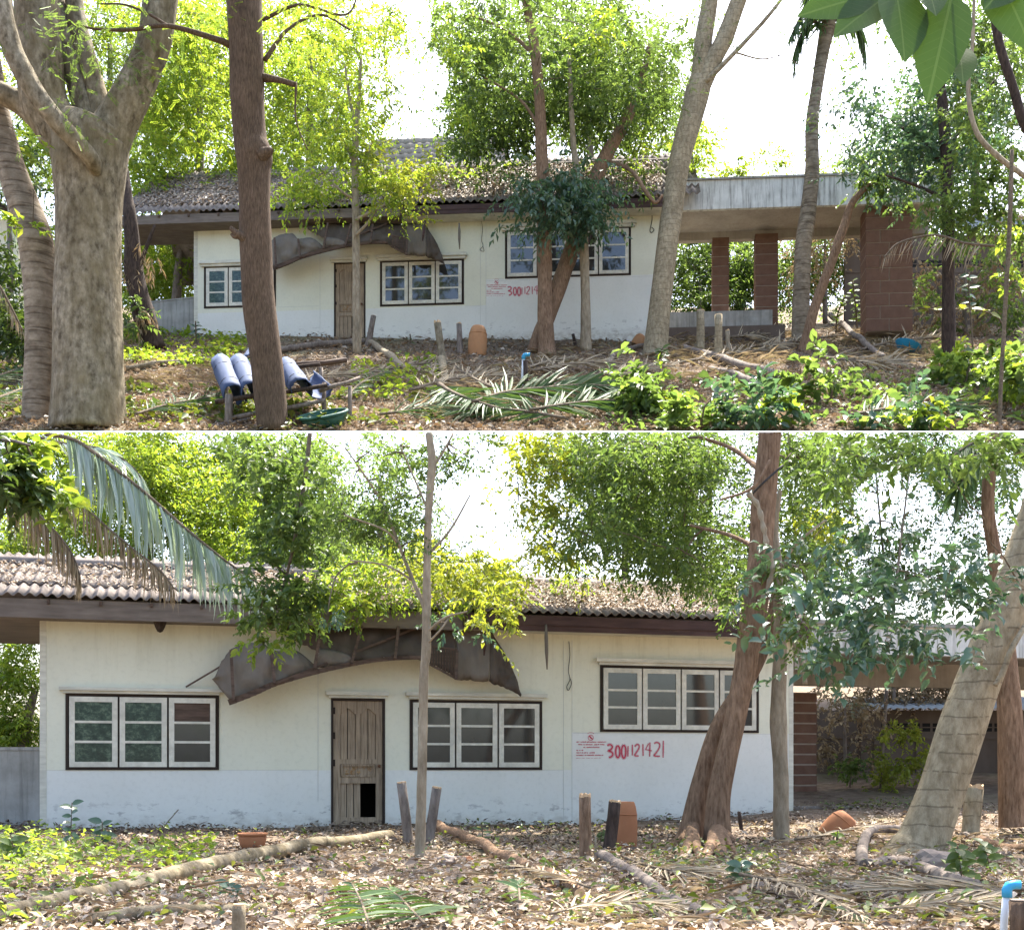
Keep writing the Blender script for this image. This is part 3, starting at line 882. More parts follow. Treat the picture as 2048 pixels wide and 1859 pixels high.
def door(h, fr, r, hood, k):
    u0, u1, v0, v1 = rect(fr, r)
    fw = 0.04 * k
    MB().box(u0, u0 + fw, -0.012, 0.10, v0, v1).box(u1 - fw, u1, -0.012, 0.10, v0, v1).box(u0 + fw, u1 - fw, -0.012, 0.10, v1 - fw, v1).build('door_frame', 'frame_dark', h)
    a, b, c, d = u0 + fw + 0.004, u1 - fw - 0.004, v0 + 0.01, v1 - fw - 0.004
    W, Hh = b - a, d - c
    X = lambda t: a + W * t
    Z = lambda t: c + Hh * t
    mb = MB()
    y0, y1 = 0.02, 0.065
    mb.box(X(0), X(.13), y0, y1, Z(0), Z(1)).box(X(.87), X(1), y0, y1, Z(0), Z(1)).box(X(.455), X(.545), y0, y1, Z(.53), Z(.90))
    mb.box(X(.13), X(.87), y0, y1, Z(0), Z(.06)).box(X(.13), X(.87), y0, y1, Z(.335), Z(.385)).box(X(.13), X(.87), y0, y1, Z(.49), Z(.53))
    for s0, s1 in ((.13, .455), (.545, .87)):      # arched head of the two upper panels
        pts = [(X(s0), Z(1)), (X(s0), Z(.895))]
        for i in range(1, 12):
            t = i / 12
            pts.append((X(s0 + (s1 - s0) * t), Z(.895 + .045 * math.sin(math.pi * t) ** 2)))
        pts += [(X(s1), Z(.895)), (X(s1), Z(1))]
        mb.prism(pts[::-1], y0, y1)
    mb.box(X(.455), X(.545), y0, y1, Z(.90), Z(1))
    dr = mb.build('door', 'door_wood', h)
    for s0, s1, z0, z1, m_ in ((.13, .455, .53, .95, 2), (.545, .87, .53, .95, 2), (.13, .56, .06, .335, 3)):
        for i in range(m_):
            p0, p1 = s0 + (s1 - s0) * i / m_, s0 + (s1 - s0) * (i + 1) / m_
            MB().box(X(p0) + 0.006, X(p1) - 0.006, y0 + 0.022 + 0.003 * i, y1 - 0.006, Z(z0), Z(z1)).build('plank', 'door_wood', dr)
    pm = MB().box(X(.13), X(.87), y0 + 0.02, y1 - 0.005, Z(.385), Z(.49))
    pm.build('carved_panel', 'door_wood', dr)
    cv = MB()
    rg = random.Random(4)
    for i in range(26):                             # scrollwork
        cx, cz = rg.uniform(.24, .78), rg.uniform(.41, .465)
        rr = rg.uniform(.015, .03) * W
        pts = [(X(cx) + rr * math.cos(t), y0 + 0.018, Z(cz) + rr * math.sin(t) * 0.8) for t in np.linspace(rg.uniform(0, 6), rg.uniform(7, 9.5), 9)]
        cv.tube(pts, [0.007 * k] * 9, 5)
    cv.build('carving', 'door_wood_carved', dr)
    MB().bar((X(.17), y0 - 0.004, Z(.395)), (X(.83), y0 - 0.004, Z(.395)), 0.02, 0.02).bar((X(.17), y0 - 0.004, Z(.48)), (X(.83), y0 - 0.004, Z(.48)), 0.02, 0.02).bar((X(.17), y0 - 0.004, Z(.395)), (X(.17), y0 - 0.004, Z(.48)), 0.02, 0.02).bar((X(.83), y0 - 0.004, Z(.395)), (X(.83), y0 - 0.004, Z(.48)), 0.02, 0.02).build('panel_moulding', 'door_wood', dr)
    kn = MB().lathe([(0.001, -0.075), (0.022, -0.07), (0.03, -0.05), (0.02, -0.03), (0.014, 0.0)], 12, (X(.93), y0, Z(.475)), Matrix.Rotation(R(-90), 3, 'X') @ Matrix.Scale(k, 3))
    kn.build('knob', 'rust', dr, True)
    for zz in (.92, .72, .5):
        MB().box(X(-.012), X(.035), y0 - 0.008, y0 + 0.002, Z(zz) - 0.05, Z(zz) + 0.05).build('hinge', 'frame_dark', dr)
    a0, a1, b0, b1 = rect(fr, hood, -0.06)
    MB().box(a0, a1, -0.10 * k, -0.003, b0 + (b1 - b0) * .4, b1).box(a0 + 0.04, a1 - 0.04, -0.06 * k, -0.003, b0, b0 + (b1 - b0) * .4).build('door_hood', 'hood_paint', h)
    return (u0, u1, v0 - 0.6, v1)
def walled(fr, holes, vtop, vbot, th, h, mat):
    us = sorted({0.0, fr.len, *[x for o in holes for x in o[:2]]})
    vs = sorted({vbot, vtop, *[min(vtop, max(vbot, x)) for o in holes for x in o[2:]]})
    mb = MB()
    vid = {}
    def V(u, y, z):
        kk = (round(u, 4), y, round(z, 4))
        if kk not in vid:
            vid[kk] = len(mb.v); mb.v.append((u, y, z))
        return vid[kk]
    def hole(u, v):
        return any(o[0] < u < o[1] and o[2] < v < o[3] for o in holes)
    for i in range(len(us) - 1):
        for j in range(len(vs) - 1):
            a, b, c, d = us[i], us[i + 1], vs[j], vs[j + 1]
            if hole((a + b) / 2, (c + d) / 2):
                continue
            mb.f.append((V(a, 0, c), V(b, 0, c), V(b, 0, d), V(a, 0, d)))
            mb.f.append((V(a, th, d), V(b, th, d), V(b, th, c), V(a, th, c)))
    for o in holes:
        a, b, c, d = o[0], o[1], max(o[2], vbot), min(o[3], vtop)
        mb.f += [(V(a, 0, c), V(a, th, c), V(a, th, d), V(a, 0, d)), (V(b, 0, d), V(b, th, d), V(b, th, c), V(b, 0, c)), (V(a, 0, d), V(a, th, d), V(b, th, d), V(b, 0, d)), (V(a, 0, c), V(b, 0, c), V(b, th, c), V(a, th, c))]
    mb.build('front_wall', mat, h)
def brick_column(name, root, x0, x1, y0, y1, z0, z1, bw, bh, mat='block_red', seed=1, gap=0.03):
    """a column of laterite blocks: mortar core with each block of its own"""
    rg = random.Random(seed)
    core = MB().box(x0 + 0.02, x1 - 0.02, y0 + 0.02, y1 - 0.02, z0, z1).build(name, 'mortar', root)
    rows = max(1, int(round((z1 - z0) / bh)))
    hh = (z1 - z0) / rows
    shared = {}
    for r_ in range(rows):
        n = max(1, int(round((x1 - x0) / bw)))
        cuts = [x0 + (x1 - x0) * i / n for i in range(n + 1)]
        if r_ % 2 and n > 1:
            w = (x1 - x0) / n
            cuts = [x0] + [x0 + w * (i + 0.62 - (0.24 if i else 0)) for i in range(n - 1)] + [x1]
        for i in range(len(cuts) - 1):
            j = rg.uniform(-0.008, 0.012)
            MB().box(cuts[i] + gap / 2, cuts[i + 1] - gap / 2, y0 - j, y1 + j, z0 + hh * r_ + gap / 2, z0 + hh * (r_ + 1) - gap / 2).build('block', mat, core)
    return core
def make_house(fr, spec, label):
    k = spec['k']
    h = empty('house', fr.o, label, 'house', 'the white house', fr.rz)
    mat = spec['wall']
    holes = []
    for wd in spec['windows']:
        holes.append(window(h, fr, wd['r'], wd['n'], wd['hood'], k, wd.get('green', ()), wd.get('missing', ())))
    holes.append(door(h, fr, spec['door'], spec['door_hood'], k))
    ve = spec['ve']; vf = spec['vf']
    D = 4.2 * k
    walled(fr, holes, ve + 0.05, -0.9 * k, 0.12, h, mat)
    MB().box(0, 0.12, 0.122, D, -0.9 * k, ve + 0.04).build('side_wall', mat, h)
    MB().box(fr.len - 0.12, fr.len, 0.122, D, -0.9 * k, ve + 0.04).build('side_wall', mat, h)
    MB().box(0.122, fr.len - 0.122, D - 0.12, D, -0.9 * k, ve + 0.04).build('back_wall', 'interior_dark', h)
    MB().box(0.122, fr.len - 0.122, 1.6 * k, 1.66 * k, -0.9 * k, ve).build('inner_wall', 'interior_dark', h)
    MB().box(0.124, fr.len - 0.124, 0.13, D - 0.13, -0.9 * k, 0.02).build('floor', 'interior_dark', h)
    # joints of the wall boards
    for (x, ya, yb) in spec['vjoint']:
        (u, v1), (_, v0) = fr.at(x, ya), fr.at(x, yb)
        MB().box(u - 0.004 * k, u + 0.004 * k, -0.003, 0.004, v0, v1).build('board_joint', 'joint_grey', h)
    for (xa, xb, y) in spec['hjoint']:
        (u0, v), (u1, v_) = fr.at(xa, y), fr.at(xb, y)
        MB().box(u0, u1, -0.0025, 0.004, (v + v_) / 2 - 0.003 * k, (v + v_) / 2 + 0.003 * k).build('board_joint', 'joint_grey', h)
    MB().box(-0.004, 0.10 * k, -0.006, 0.05, -0.9 * k, ve + 0.03).build('corner_strip', 'hood_paint', h)
    MB().box(fr.len - 0.09 * k, fr.len + 0.004, -0.006, 0.05, -0.9 * k, ve + 0.03).build('corner_strip', 'hood_paint', h)
    # eaves
    ov = spec['ov']
    ul, ur = -spec['ovl'], fr.len + spec['ovr']
    ub = spec['fascia_break']
    MB().box(ul, ub, -ov, -ov + 0.03 * k, vf[0], ve - 0.03 * k).build('fascia', 'fascia_taupe', h)
    fb = MB().box(ub, ur, -ov - 0.012, -ov + 0.03 * k, vf[1], ve - 0.03 * k)
    fb.build('fascia', 'fascia_brown', h)
    MB().box(ub, ur, -ov - 0.03, -ov - 0.013, vf[1] + 0.10 * k, ve - 0.035 * k).build('fascia_board', 'fascia_brown', h)
    MB().box(ub + .05, ur, -ov + 0.032 * k, -0.01, vf[1] + 0.015, vf[1] + 0.035).build('soffit', 'hood_paint', h)
    MB().box(ul, ub - .02, -ov + 0.032 * k, -0.01, vf[0] + 0.015, vf[0] + 0.035).build('soffit', 'fascia_taupe', h)
    MB().box(ul, -0.02, 0.0, spec.get('sofd', D), vf[0] + 0.015, vf[0] + 0.035).build('soffit', 'fascia_taupe', h)
    for i in range(int((ub - ul) / (0.8 * k))):
        x = ul + 0.3 + i * 0.8 * k
        MB().box(x, x + 0.04 * k, -ov - 0.05 * k, -ov - 0.002, ve - 0.11 * k, ve - 0.04 * k).build('rafter_end', 'board_dark', h)
    # corrugated tiles in overlapping courses
    t = spec['pitch']
    ang = math.atan(t)
    wl = spec['wave']
    tw, tl = wl * 4, spec['course']
    me = tile_mesh(tw, tl * 1.12, wl * 0.17, 4, 0.012 * k, 'roof_tile')
    roof = MB().box(ul + 0.02, ur - 0.02, -ov + 0.05, -ov + 0.1, ve - 0.05 * k, ve - 0.02).build('roof', 'board_dark', h)
    rg = random.Random(8)
    y = -ov - 0.06 * k
    z = ve + wl * 0.17
    c = 0
    while y < spec['depth'] - 0.02:
        for i in range(int((ur - ul) / tw) + 1):
            o = bpy.data.objects.new('roof_tile', me)
            COL.objects.link(o)
            o.parent = roof
            o.location = (ul + i * tw, y, z + 0.014 * k * (c % 2) + rg.uniform(-0.006, 0.006))
            o.rotation_euler = (ang - 0.02 + rg.uniform(-0.008, 0.008), 0, rg.uniform(-0.006, 0.006))
        y += tl * math.cos(ang); z += tl * math.sin(ang); c += 1
    MB().prism([(ul, ve - 0.02), (ur, ve - 0.02), (ur, ve + 0.0), (ul, ve + 0.0)], 0.0, 0.02).build('wall_plate', 'board_dark', roof)
    # ridge and rear slope
    zr = ve + t * (spec['depth'] + ov)
    b = MB()
    b.v = [(ul, spec['depth'], zr - 0.02), (ur, spec['depth'], zr - 0.02), (ur, spec['depth'] * 2 + ov, ve), (ul, spec['depth'] * 2 + ov, ve)]
    b.f = [(0, 1, 2, 3)]
    b.build('rear_slope', 'roof_tile', roof)
    MB().tube([(ul, spec['depth'], zr + 0.03), (ur, spec['depth'], zr + 0.03)], [0.1 * k, 0.1 * k], 10).build('ridge_cap', 'roof_tile', roof, True)
    for e in (-0.001, fr.len - 0.019):
        g = MB()
        g.v = [(e, -0.0, ve - 0.02), (e, spec['depth'], zr - 0.06), (e, spec['depth'] * 2, ve - 0.02), (e + .02, 0, ve - 0.02), (e + .02, spec['depth'], zr - 0.06), (e + .02, spec['depth'] * 2, ve - 0.02)]
        g.f = [(0, 1, 2), (5, 4, 3), (0, 3, 4, 1), (1, 4, 5, 2)]
        g.build('gable', mat, h)
    return h

FB = Frame(80, 17.0, 1586, 20.0, 0.0)
FA = Frame(388, 42.4, 1325, 41.2, 15.5)
def spec_wall(name, fr, xj, ya, yb, vtop):
    """board colour changes at the joint: cream above, white below"""
    wall_mat(name, fr.at(xj - 60, ya)[1], (0.71, 0.70, 0.57), (0.71, 0.71, 0.665), vtop)
    m_ = MATS[name]; n_ = m_.node_tree.nodes; l_ = m_.node_tree.links
    gt = [x for x in n_ if x.type == 'MATH' and x.operation == 'GREATER_THAN'][0]
    sp = [x for x in n_ if x.type == 'SEPXYZ'][0]
    uj = fr.at(xj, ya)[0]
    a = math_n(n_, l_, 'GREATER_THAN', sp.outputs[0], uj)
    dv = fr.at(xj + 60, yb)[1] - fr.at(xj - 60, ya)[1]
    v = math_n(n_, l_, 'ADD', math_n(n_, l_, 'MULTIPLY', a, dv), fr.at(xj - 60, ya)[1])
    l_.new(v, gt.inputs[1])
spec_wall('wall_lower', FB, 1143, 1539, 1464, 3.0)
spec_wall('wall_upper', FA, 972, 612, 557, 4.4)
veB = (FB.at(250, 1194, -0.55)[1] + FB.at(1450, 1242, -0.55)[1]) / 2
veA = (FA.at(420, 428, -0.75)[1] + FA.at(1200, 390, -0.75)[1]) / 2
houseB = make_house(FB, dict(k=0.84, wall='wall_lower', ve=veB, vf=(FB.at(250, 1240, -0.5)[1], FB.at(1300, 1268, -0.5)[1]), ov=0.5, ovl=1.5, ovr=0.05,
    windows=[dict(r=(131, 1388, 438, 1539), n=3, hood=(118, 1375, 446, 1387), green=(0, 1), missing=((2, 2),)), dict(r=(819, 1400, 1084, 1539), n=3, hood=(812, 1385, 1094, 1398)), dict(r=(1200, 1333, 1517, 1464), n=4, hood=(1193, 1319, 1522, 1332))],
    door=(662, 1396, 770, 1650), door_hood=(652, 1382, 777, 1395),
    vjoint=[(636, 1300, 1600), (1127, 1280, 1640), (1144, 1280, 1640)], hjoint=[(440, 634, 1539), (86, 130, 1539), (1085, 1126, 1539), (1146, 1199, 1465), (1146, 1560, 1466)],
    fascia_break=FB.at(925, 1240, -0.5)[0], pitch=0.39, wave=0.143, course=0.62, depth=1.35), 'white single-storey house behind the terracotta pot, its spray-painted number in full view')
houseA = make_house(FA, dict(k=1.3, wall='wall_upper', ve=veA, vf=(FA.at(430, 444, -0.7)[1], FA.at(1000, 424, -0.7)[1]), ov=0.7, ovl=2.35, ovr=0.4,
    windows=[dict(r=(408, 531, 552, 615), n=3, hood=(399, 521, 560, 531), green=(0, 1)), dict(r=(760, 520, 928, 611), n=3, hood=(753, 508, 934, 519)), dict(r=(1010, 457, 1262, 554), n=4, hood=(1001, 445, 1273, 457))],
    door=(668, 524, 731, 684), door_hood=(660, 514, 734, 524),
    vjoint=[(640, 470, 660), (961, 440, 680), (972, 440, 680)], hjoint=[(555, 638, 613), (930, 960, 612), (974, 1008, 558), (974, 1310, 557)],
    fascia_break=FA.at(800, 424, -0.7)[0], sofd=1.0, pitch=0.85, wave=0.235, course=0.8, depth=2.4), 'white single-storey house behind the blue sheets, half hidden by tree trunks')
# higher roof behind the middle of the upper house
u0, _ = FA.at(690, 330, 3.5); u1, _ = FA.at(1030, 330, 3.5)
zr = veA + 0.85 * 3.6
ur_ = MB(); ur_.v = [(u0, 2.9, zr - 0.9), (u1, 2.9, zr - 0.9), (u1 - 0.6, 5.4, zr + 2.3), (u0 + 0.6, 5.4, zr + 2.3)]; ur_.f = [(0, 1, 2, 3)]
uro = ur_.build('upper_roof', 'board_dark', houseA)
tm = tile_mesh(0.34, 0.42, 0.012, 1, 0.02, 'roof_tile_upper')
sl = math.atan2(3.2, 2.5)
for c in range(10):
    for i in range(int((u1 - u0) / 0.34)):
        t = c / 10.0
        x = u0 + 0.6 * t + 0.34 * i + (0.17 if c % 2 else 0)
        if x > u1 - 0.6 * t - 0.3:
            continue
        o = bpy.data.objects.new('roof_tile', tm); COL.objects.link(o); o.parent = uro
        o.location = (x, 2.88 + 2.5 * t, zr - 0.87 + 3.2 * t + 0.02)
        o.rotation_euler = (sl - 0.03 + random.uniform(-.01, .01), 0, 0)

# ---- red notice and number sprayed on the wall
DIG = [[(770, 455), (830, 440), (865, 480), (840, 530), (790, 555), (850, 575), (875, 620), (850, 660), (800, 680)],
       [(965 + 38 * math.sin(a), 570 - 110 * math.cos(a)) for a in np.linspace(0, 6.283, 17)],
       [(1075 + 38 * math.sin(a), 570 - 120 * math.cos(a)) for a in np.linspace(0, 6.283, 17)],
       [(1155, 465), (1152, 560), (1150, 660)], [(1232, 440), (1232, 540), (1232, 640)],
       [(1275, 480), (1310, 440), (1350, 450), (1355, 500), (1310, 580), (1275, 640), (1350, 650)], [(1425, 430), (1428, 540), (1430, 650)],
       [(1530, 420), (1475, 530), (1590, 555)], [(1555, 400), (1553, 530), (1550, 660)],
       [(1630, 420), (1680, 400), (1730, 430), (1725, 500), (1670, 590), (1630, 645), (1740, 655)], [(1800, 370), (1798, 520), (1795, 680)]]
def ribbon(mb, pts, w, y):
    k = len(pts)
    b = len(mb.v)
    for i, p in enumerate(pts):
        q0, q1 = pts[max(0, i - 1)], pts[min(k - 1, i + 1)]
        d = Vector((q1[0] - q0[0], q1[1] - q0[1]))
        d = d.normalized() if d.length > 1e-6 else Vector((0, 1))
        ww = w * (0.75 if i in (0, k - 1) else 1.0)
        mb.v += [(p[0] - d.y * ww / 2, y, p[1] + d.x * ww / 2), (p[0] + d.y * ww / 2, y, p[1] - d.x * ww / 2)]
    for i in range(k - 1):
        a = b + 2 * i
        mb.f.append((a, a + 1, a + 3, a + 2))
def painted(h, fr, mp, k):
    num, halo = MB(), MB()
    for i, st in enumerate(DIG):
        pts = catmull(st, 4) if len(st) > 3 else np.array(st, float)
        uv = [fr.at(*mp(q[0], q[1])) for q in pts]
        wv = (30 if i < 3 else 22) / 9.164 * 0.0076 * k
        ribbon(num, uv, wv, -0.0065)
        ribbon(halo, uv, wv * 2.6, -0.005)
    num.build('painted_number', 'red_paint', h)
    halo.build('paint_overspray', 'red_overspray', h)
    no = MB()
    for a0, a1, zz in ((0, 6.283, 0),):               # round emblem
        ribbon(no, [fr.at(*mp(470 + 48 * math.cos(t), 315 + 48 * math.sin(t))) for t in np.linspace(0, 6.283, 18)], 0.010 * k, -0.0065)
        ribbon(no, [fr.at(*mp(x, y)) for x, y in ((440, 290), (462, 300), (478, 325), (505, 340))], 0.028 * k, -0.007)
        ribbon(no, [fr.at(*mp(470 + 60 * math.cos(t), 250 + 30 * math.sin(t))) for t in np.linspace(3.3, 6.1, 8)], 0.008 * k, -0.0065)
    rg = random.Random(12)
    for (x0, x1, y, hh) in ((205, 745, 393, 24), (240, 710, 440, 26), (330, 620, 490, 26), (205, 330, 545, 26), (205, 535, 590, 26), (205, 700, 635, 26), (200, 640, 690, 10)):
        x = x0
        while x < x1:                                   # blurred stencil lettering
            w = rg.uniform(8, 16)
            if rg.random() > 0.12:
                u, v = fr.at(*mp(x, y + rg.uniform(-3, 3)))
                du = fr.at(*mp(x + w * 0.8, y))[0]
                hv = abs(fr.at(*mp(x, y - hh / 2))[1] - fr.at(*mp(x, y + hh / 2))[1]) * rg.uniform(0.6, 1.0)
                no.v += [(u, -0.0065, v - hv / 2), (du, -0.0065, v - hv / 2 + rg.uniform(0, .3) * hv), (du, -0.0065, v + hv / 2), (u, -0.0065, v + hv / 2 - rg.uniform(0, .4) * hv)]
                b = len(no.v) - 4
                no.f.append((b, b + 1, b + 2, b + 3))
            x += w
    no.build('painted_notice', 'red_paint', h)
painted(houseB, FB, lambda x, y: (1130 + x / 9.164, 1440 + y / 9.164), 0.84)
painted(houseA, FA, lambda x, y: (974 - 6 + (x - 150) / 9.164 * 0.685 + 1, 559 + (y - 235) / 9.164 * 0.62 * 1.05), 1.05)

# ---- broken awning over the door of each house
def awning(fr, mp, k, label):
    h = empty('broken_awning', fr.world(*(lambda q: (q[0], -0.3, q[1]))(fr.at(*mp(640, 1300)))), label, 'awning', 'collapsed awnings', fr.rz)
    L0 = h.location
    def loc(px, py, off):
        u, v = fr.at(*mp(px, py), -off)
        w = fr.world(u, -off, v) - L0
        return (w.dot(fr.u), w.dot(fr.n), w.z)
    def sheet(nm, pts, mat):
        q = [loc(x, y, o * k) for x, y, o in pts]
        mb = MB()
        k_ = len(q)
        mb.v = q + [(a, b + 0.012, c) for a, b, c in q]
        mb.f = [tuple(range(k_)), tuple(range(2 * k_ - 1, k_ - 1, -1))] + [(i, k_ + i, k_ + (i + 1) % k_, (i + 1) % k_) for i in range(k_)]
        o = mb.build(nm, mat, h)
        bm_tri(o)
        return o
    def stripsheet(nm, top, bot, mat):
        """curved sheet between two edges"""
        a, b = catmull(top, 8), catmull(bot, 8)
        mb = MB()
        n_ = 9
        for p, q in zip(a, b):
            for j in range(n_):
                t = j / (n_ - 1)
                r_ = p * (1 - t) + q * t
                nzv = mnoise.noise(Vector((r_[0] * .035, r_[1] * .05, 1.7)))
                nz2 = mnoise.noise(Vector((r_[0] * .11, r_[1] * .11, 5.1)))
                mb.v.append(loc(r_[0] + 2.0 * nz2, r_[1] + (5.0 * nz2 if j == n_ - 1 else 2.0 * nz2), (r_[2] - 0.05 + 0.06 * math.sin(math.pi * t) + .10 * nzv + .05 * nz2) * k))
        for i in range(len(a) - 1):
            for j in range(n_ - 1):
                s = i * n_ + j
                mb.f.append((s, s + 1, s + n_ + 1, s + n_))
        o = mb.build(nm, mat, h, True)
        md = o.modifiers.new('thick', 'SOLIDIFY'); md.thickness = 0.012; md.offset = 0
        return o
    stripsheet('awning_sheet', [(430, 1352, .42), (462, 1298, .5), (520, 1284, .5), (543, 1302, .48), (590, 1300, .45), (632, 1332, .45)], [(425, 1358, .42), (470, 1400, .6), (545, 1372, .62), (590, 1352, .6), (620, 1342, .6), (634, 1336, .5)], 'awning_light')
    stripsheet('awning_sheet', [(566, 1246, .2), (640, 1247, .22), (720, 1249, .25), (800, 1250, .25), (865, 1252, .25), (912, 1252, .25)], [(578, 1272, .3), (630, 1300, .45), (700, 1322, .58), (790, 1314, .6), (850, 1322, .58), (912, 1352, .5)], 'awning_sheet')
    stripsheet('awning_sheet', [(640, 1297, .5), (670, 1300, .55), (700, 1310, .58)], [(628, 1334, .6), (665, 1334, .62), (705, 1324, .62)], 'awning_light')
    stripsheet('awning_sheet', [(912, 1250, .25), (945, 1250, .26), (980, 1252, .27)], [(914, 1358, .45), (945, 1361, .45), (978, 1363, .45)], 'awning_light')
    stripsheet('awning_sheet', [(980, 1255, .27), (990, 1275, .3), (1012, 1310, .35), (1030, 1350, .4), (1042, 1388, .45)], [(979, 1363, .45), (988, 1366, .45), (1008, 1374, .45), (1026, 1382, .45), (1041, 1390, .45)], 'awning_sheet')
    def rod(nm, a, b, w, mat, off=(0.62, 0.62), sub=1):
        mb = MB()
        mb.bar(loc(a[0], a[1], off[0] * k), loc(b[0], b[1], off[1] * k), w, w * 0.6, (0, 1, 0))
        mb.build(nm, mat, h)
    for a, b in (((462, 1299), (467, 1400)), ((543, 1303), (549, 1366)), ((644, 1248), (629, 1336)), ((724, 1250), (703, 1326)), ((797, 1252), (790, 1316)), ((914, 1300), (912, 1358))):
        rod('rib', a, b, 0.05 * k, 'board_dark', (0.62, 0.76))
    bp = catmull([(458, 1404), (510, 1384), (551, 1366), (620, 1346), (685, 1331), (740, 1321), (789, 1316), (846, 1314)], 4)
    mb = MB()
    for i in range(len(bp) - 1):
        mb.bar(loc(bp[i][0] - 1, bp[i][1], .66 * k), loc(bp[i + 1][0] + 1, bp[i + 1][1], .66 * k), 0.05 * k, 0.10 * k * (1 - 0.45 * i / len(bp)), (0, 0, 1))
    mb.build('edge_board', 'board_dark', h)
    rod('pole', (551, 1366), (846, 1250), 0.04 * k, 'board_dark', (0.72, 0.35))
    rod('pole', (372, 1373), (458, 1322), 0.03 * k, 'board_dark', (0.05, 0.45))
    for i in range(9):
        x = 864 + i * 5.4
        rod('louvre_slat', (x, 1293 + i * 0.8), (x, 1332 + i * 3), 0.02 * k, 'board_dark', (0.6, 0.6))
    rod('louvre_rail', (860, 1291), (914, 1299), 0.035 * k, 'board_dark', (.61, .61))
    rod('louvre_rail', (860, 1328), (914, 1357), 0.035 * k, 'board_dark', (.61, .61))
    for x0, y0, x1, y1 in ((976, 1232, 968, 1310), (1092, 1248, 1094, 1338)):
        pts = [loc(x0 + (x1 - x0) * t, y0 + (y1 - y0) * t, 0.62 * k) for t in (0, .3, .6, 1)]
        MB().tube(pts, [0.02 * k, 0.035 * k, 0.035 * k, 0.012 * k], 7, 0.2).build('hanging_strip', 'awning_light' if x0 > 1000 else 'fascia_brown', h, True)
    return h
def bm_tri(o):
    pass
awning(FB, lambda x, y: (x, y), 0.84, 'collapsed brown awning sagging over the door with the broken-out lower panel')
awning(FA, lambda x, y: (549 + (x - 462) * 0.586, 446 + (y - 1248) * 0.58), 1.3, 'collapsed brown awning hanging beside the dark brown tree trunk')

# small hanging nest under the eaves, loose wire on the wall
u, v = FB.at(320, 1232, -0.3)
w = FB.world(u, -0.3, v)
nest = MB().lathe([(0.005, 0.02), (0.09, 0.0), (0.10, -0.06), (0.07, -0.15), (0.04, -0.21), (0.003, -0.23)], 12, (0, 0, 0))
o = nest.build('hanging_nest', 'bark_dark', None, True); o.location = w
tag(o, 'dark tapering nest hanging under the eaves of the house', 'nest')
def wall_wire(fr, path, label, k):
    pts = [fr.world(*(lambda q: (q[0], -0.02, q[1]))(fr.at(x, y))) for x, y in path]
    c = catmull([tuple(p) for p in pts], 4)
    o = MB().tube([Vector(p) for p in c], [0.008 * k] * len(c), 5).build('wall_wire', 'rope_dark')
    tag(o, label, 'wire', 'loose wires on the walls')
wall_wire(FB, [(1137, 1282), (1139, 1310), (1136, 1340), (1139, 1358), (1133, 1372), (1136, 1380), (1142, 1366), (1138, 1352)], 'loose dark wire dangling left of the four-sash window above the full number', 0.7)
wall_wire(FA, [(963, 440), (965, 460), (963, 480), (966, 492), (960, 500), (968, 503), (966, 493)], 'loose dark wire dangling on the wall right of the awning, by the half-hidden number', 1.0)
wall_wire(FA, [(1303, 415), (1304, 440), (1300, 460), (1303, 466), (1308, 460), (1303, 455)], 'dark coil of wire hanging at the wall corner by the leaning pale tree', 1.5)

# ------------------------------------------------------------------ carports
def carport(fr, label, front, depth, beam, cols, slabs, name='carport'):
    """front: (x0,x1,y_top,y_bottom) of the fascia on a plane in front of frame fr"""
    off = front[4]
    u0, u1, v0, v1 = rect(fr, (front[0], front[2], front[1], front[3]), off)
    h = empty(name, fr.world(u0, off, 0), label, 'carport', 'carports', fr.rz)
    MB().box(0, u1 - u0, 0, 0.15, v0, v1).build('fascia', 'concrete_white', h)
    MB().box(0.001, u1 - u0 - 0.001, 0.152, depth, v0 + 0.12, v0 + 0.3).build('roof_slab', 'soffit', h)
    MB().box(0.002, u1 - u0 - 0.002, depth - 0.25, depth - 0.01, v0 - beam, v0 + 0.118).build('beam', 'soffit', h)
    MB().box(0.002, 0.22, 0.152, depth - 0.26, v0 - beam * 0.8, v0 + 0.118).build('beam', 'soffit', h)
    MB().box(-0.05, u1 - u0 + 0.05, -0.06, 0.2, v1 + 0.002, v1 + 0.07).build('coping', 'concrete_grey', h)
    for i, (r_, offc, bw, bh, dp) in enumerate(cols):
        a0, a1, b0, b1 = rect(fr, r_, offc)
        brick_column('column', h, a0 - u0, a1 - u0, offc - off, offc - off + dp, b0, b1, bw, bh, 'block_red', i)
    for (r_, o0, o1, sm_) in slabs:
        a0, a1, b0, b1 = rect(fr, r_, o0)
        MB().box(a0 - u0, a1 - u0, o0 - off, o1 - off, b0 - 0.3, b1).build('floor_slab', sm_, h)
    return h
carport(FB, 'low concrete carport with one red block column beside the full-number wall', (1598, 2500, 1262, 1316, -0.1), 3.0, 0.34,
        [((1588, 1384, 1635, 1590), 2.4, 0.6, 0.2, 0.4)], [((1590, 1612, 1720, 1640), 0.05, 1.9, 'floor_slab')])
carport(FA, 'flat concrete carport with three red block columns beside the shaded upper house', (1338, 1890, 354, 412, -0.05), 2.3, 0.16,
        [((1731, 408, 1826, 662), 0.35, 0.9, 0.42, 0.9), ((1510, 466, 1557, 676), 1.75, 0.9, 0.36, 0.5), ((1424, 474, 1459, 668), 2.0, 0.7, 0.36, 0.4)],
        [((1330, 652, 1570, 680), 0.3, 1.2, 'shed_wall'), ((1330, 622, 1545, 640), 1.25, 2.6, 'concrete_grey')])

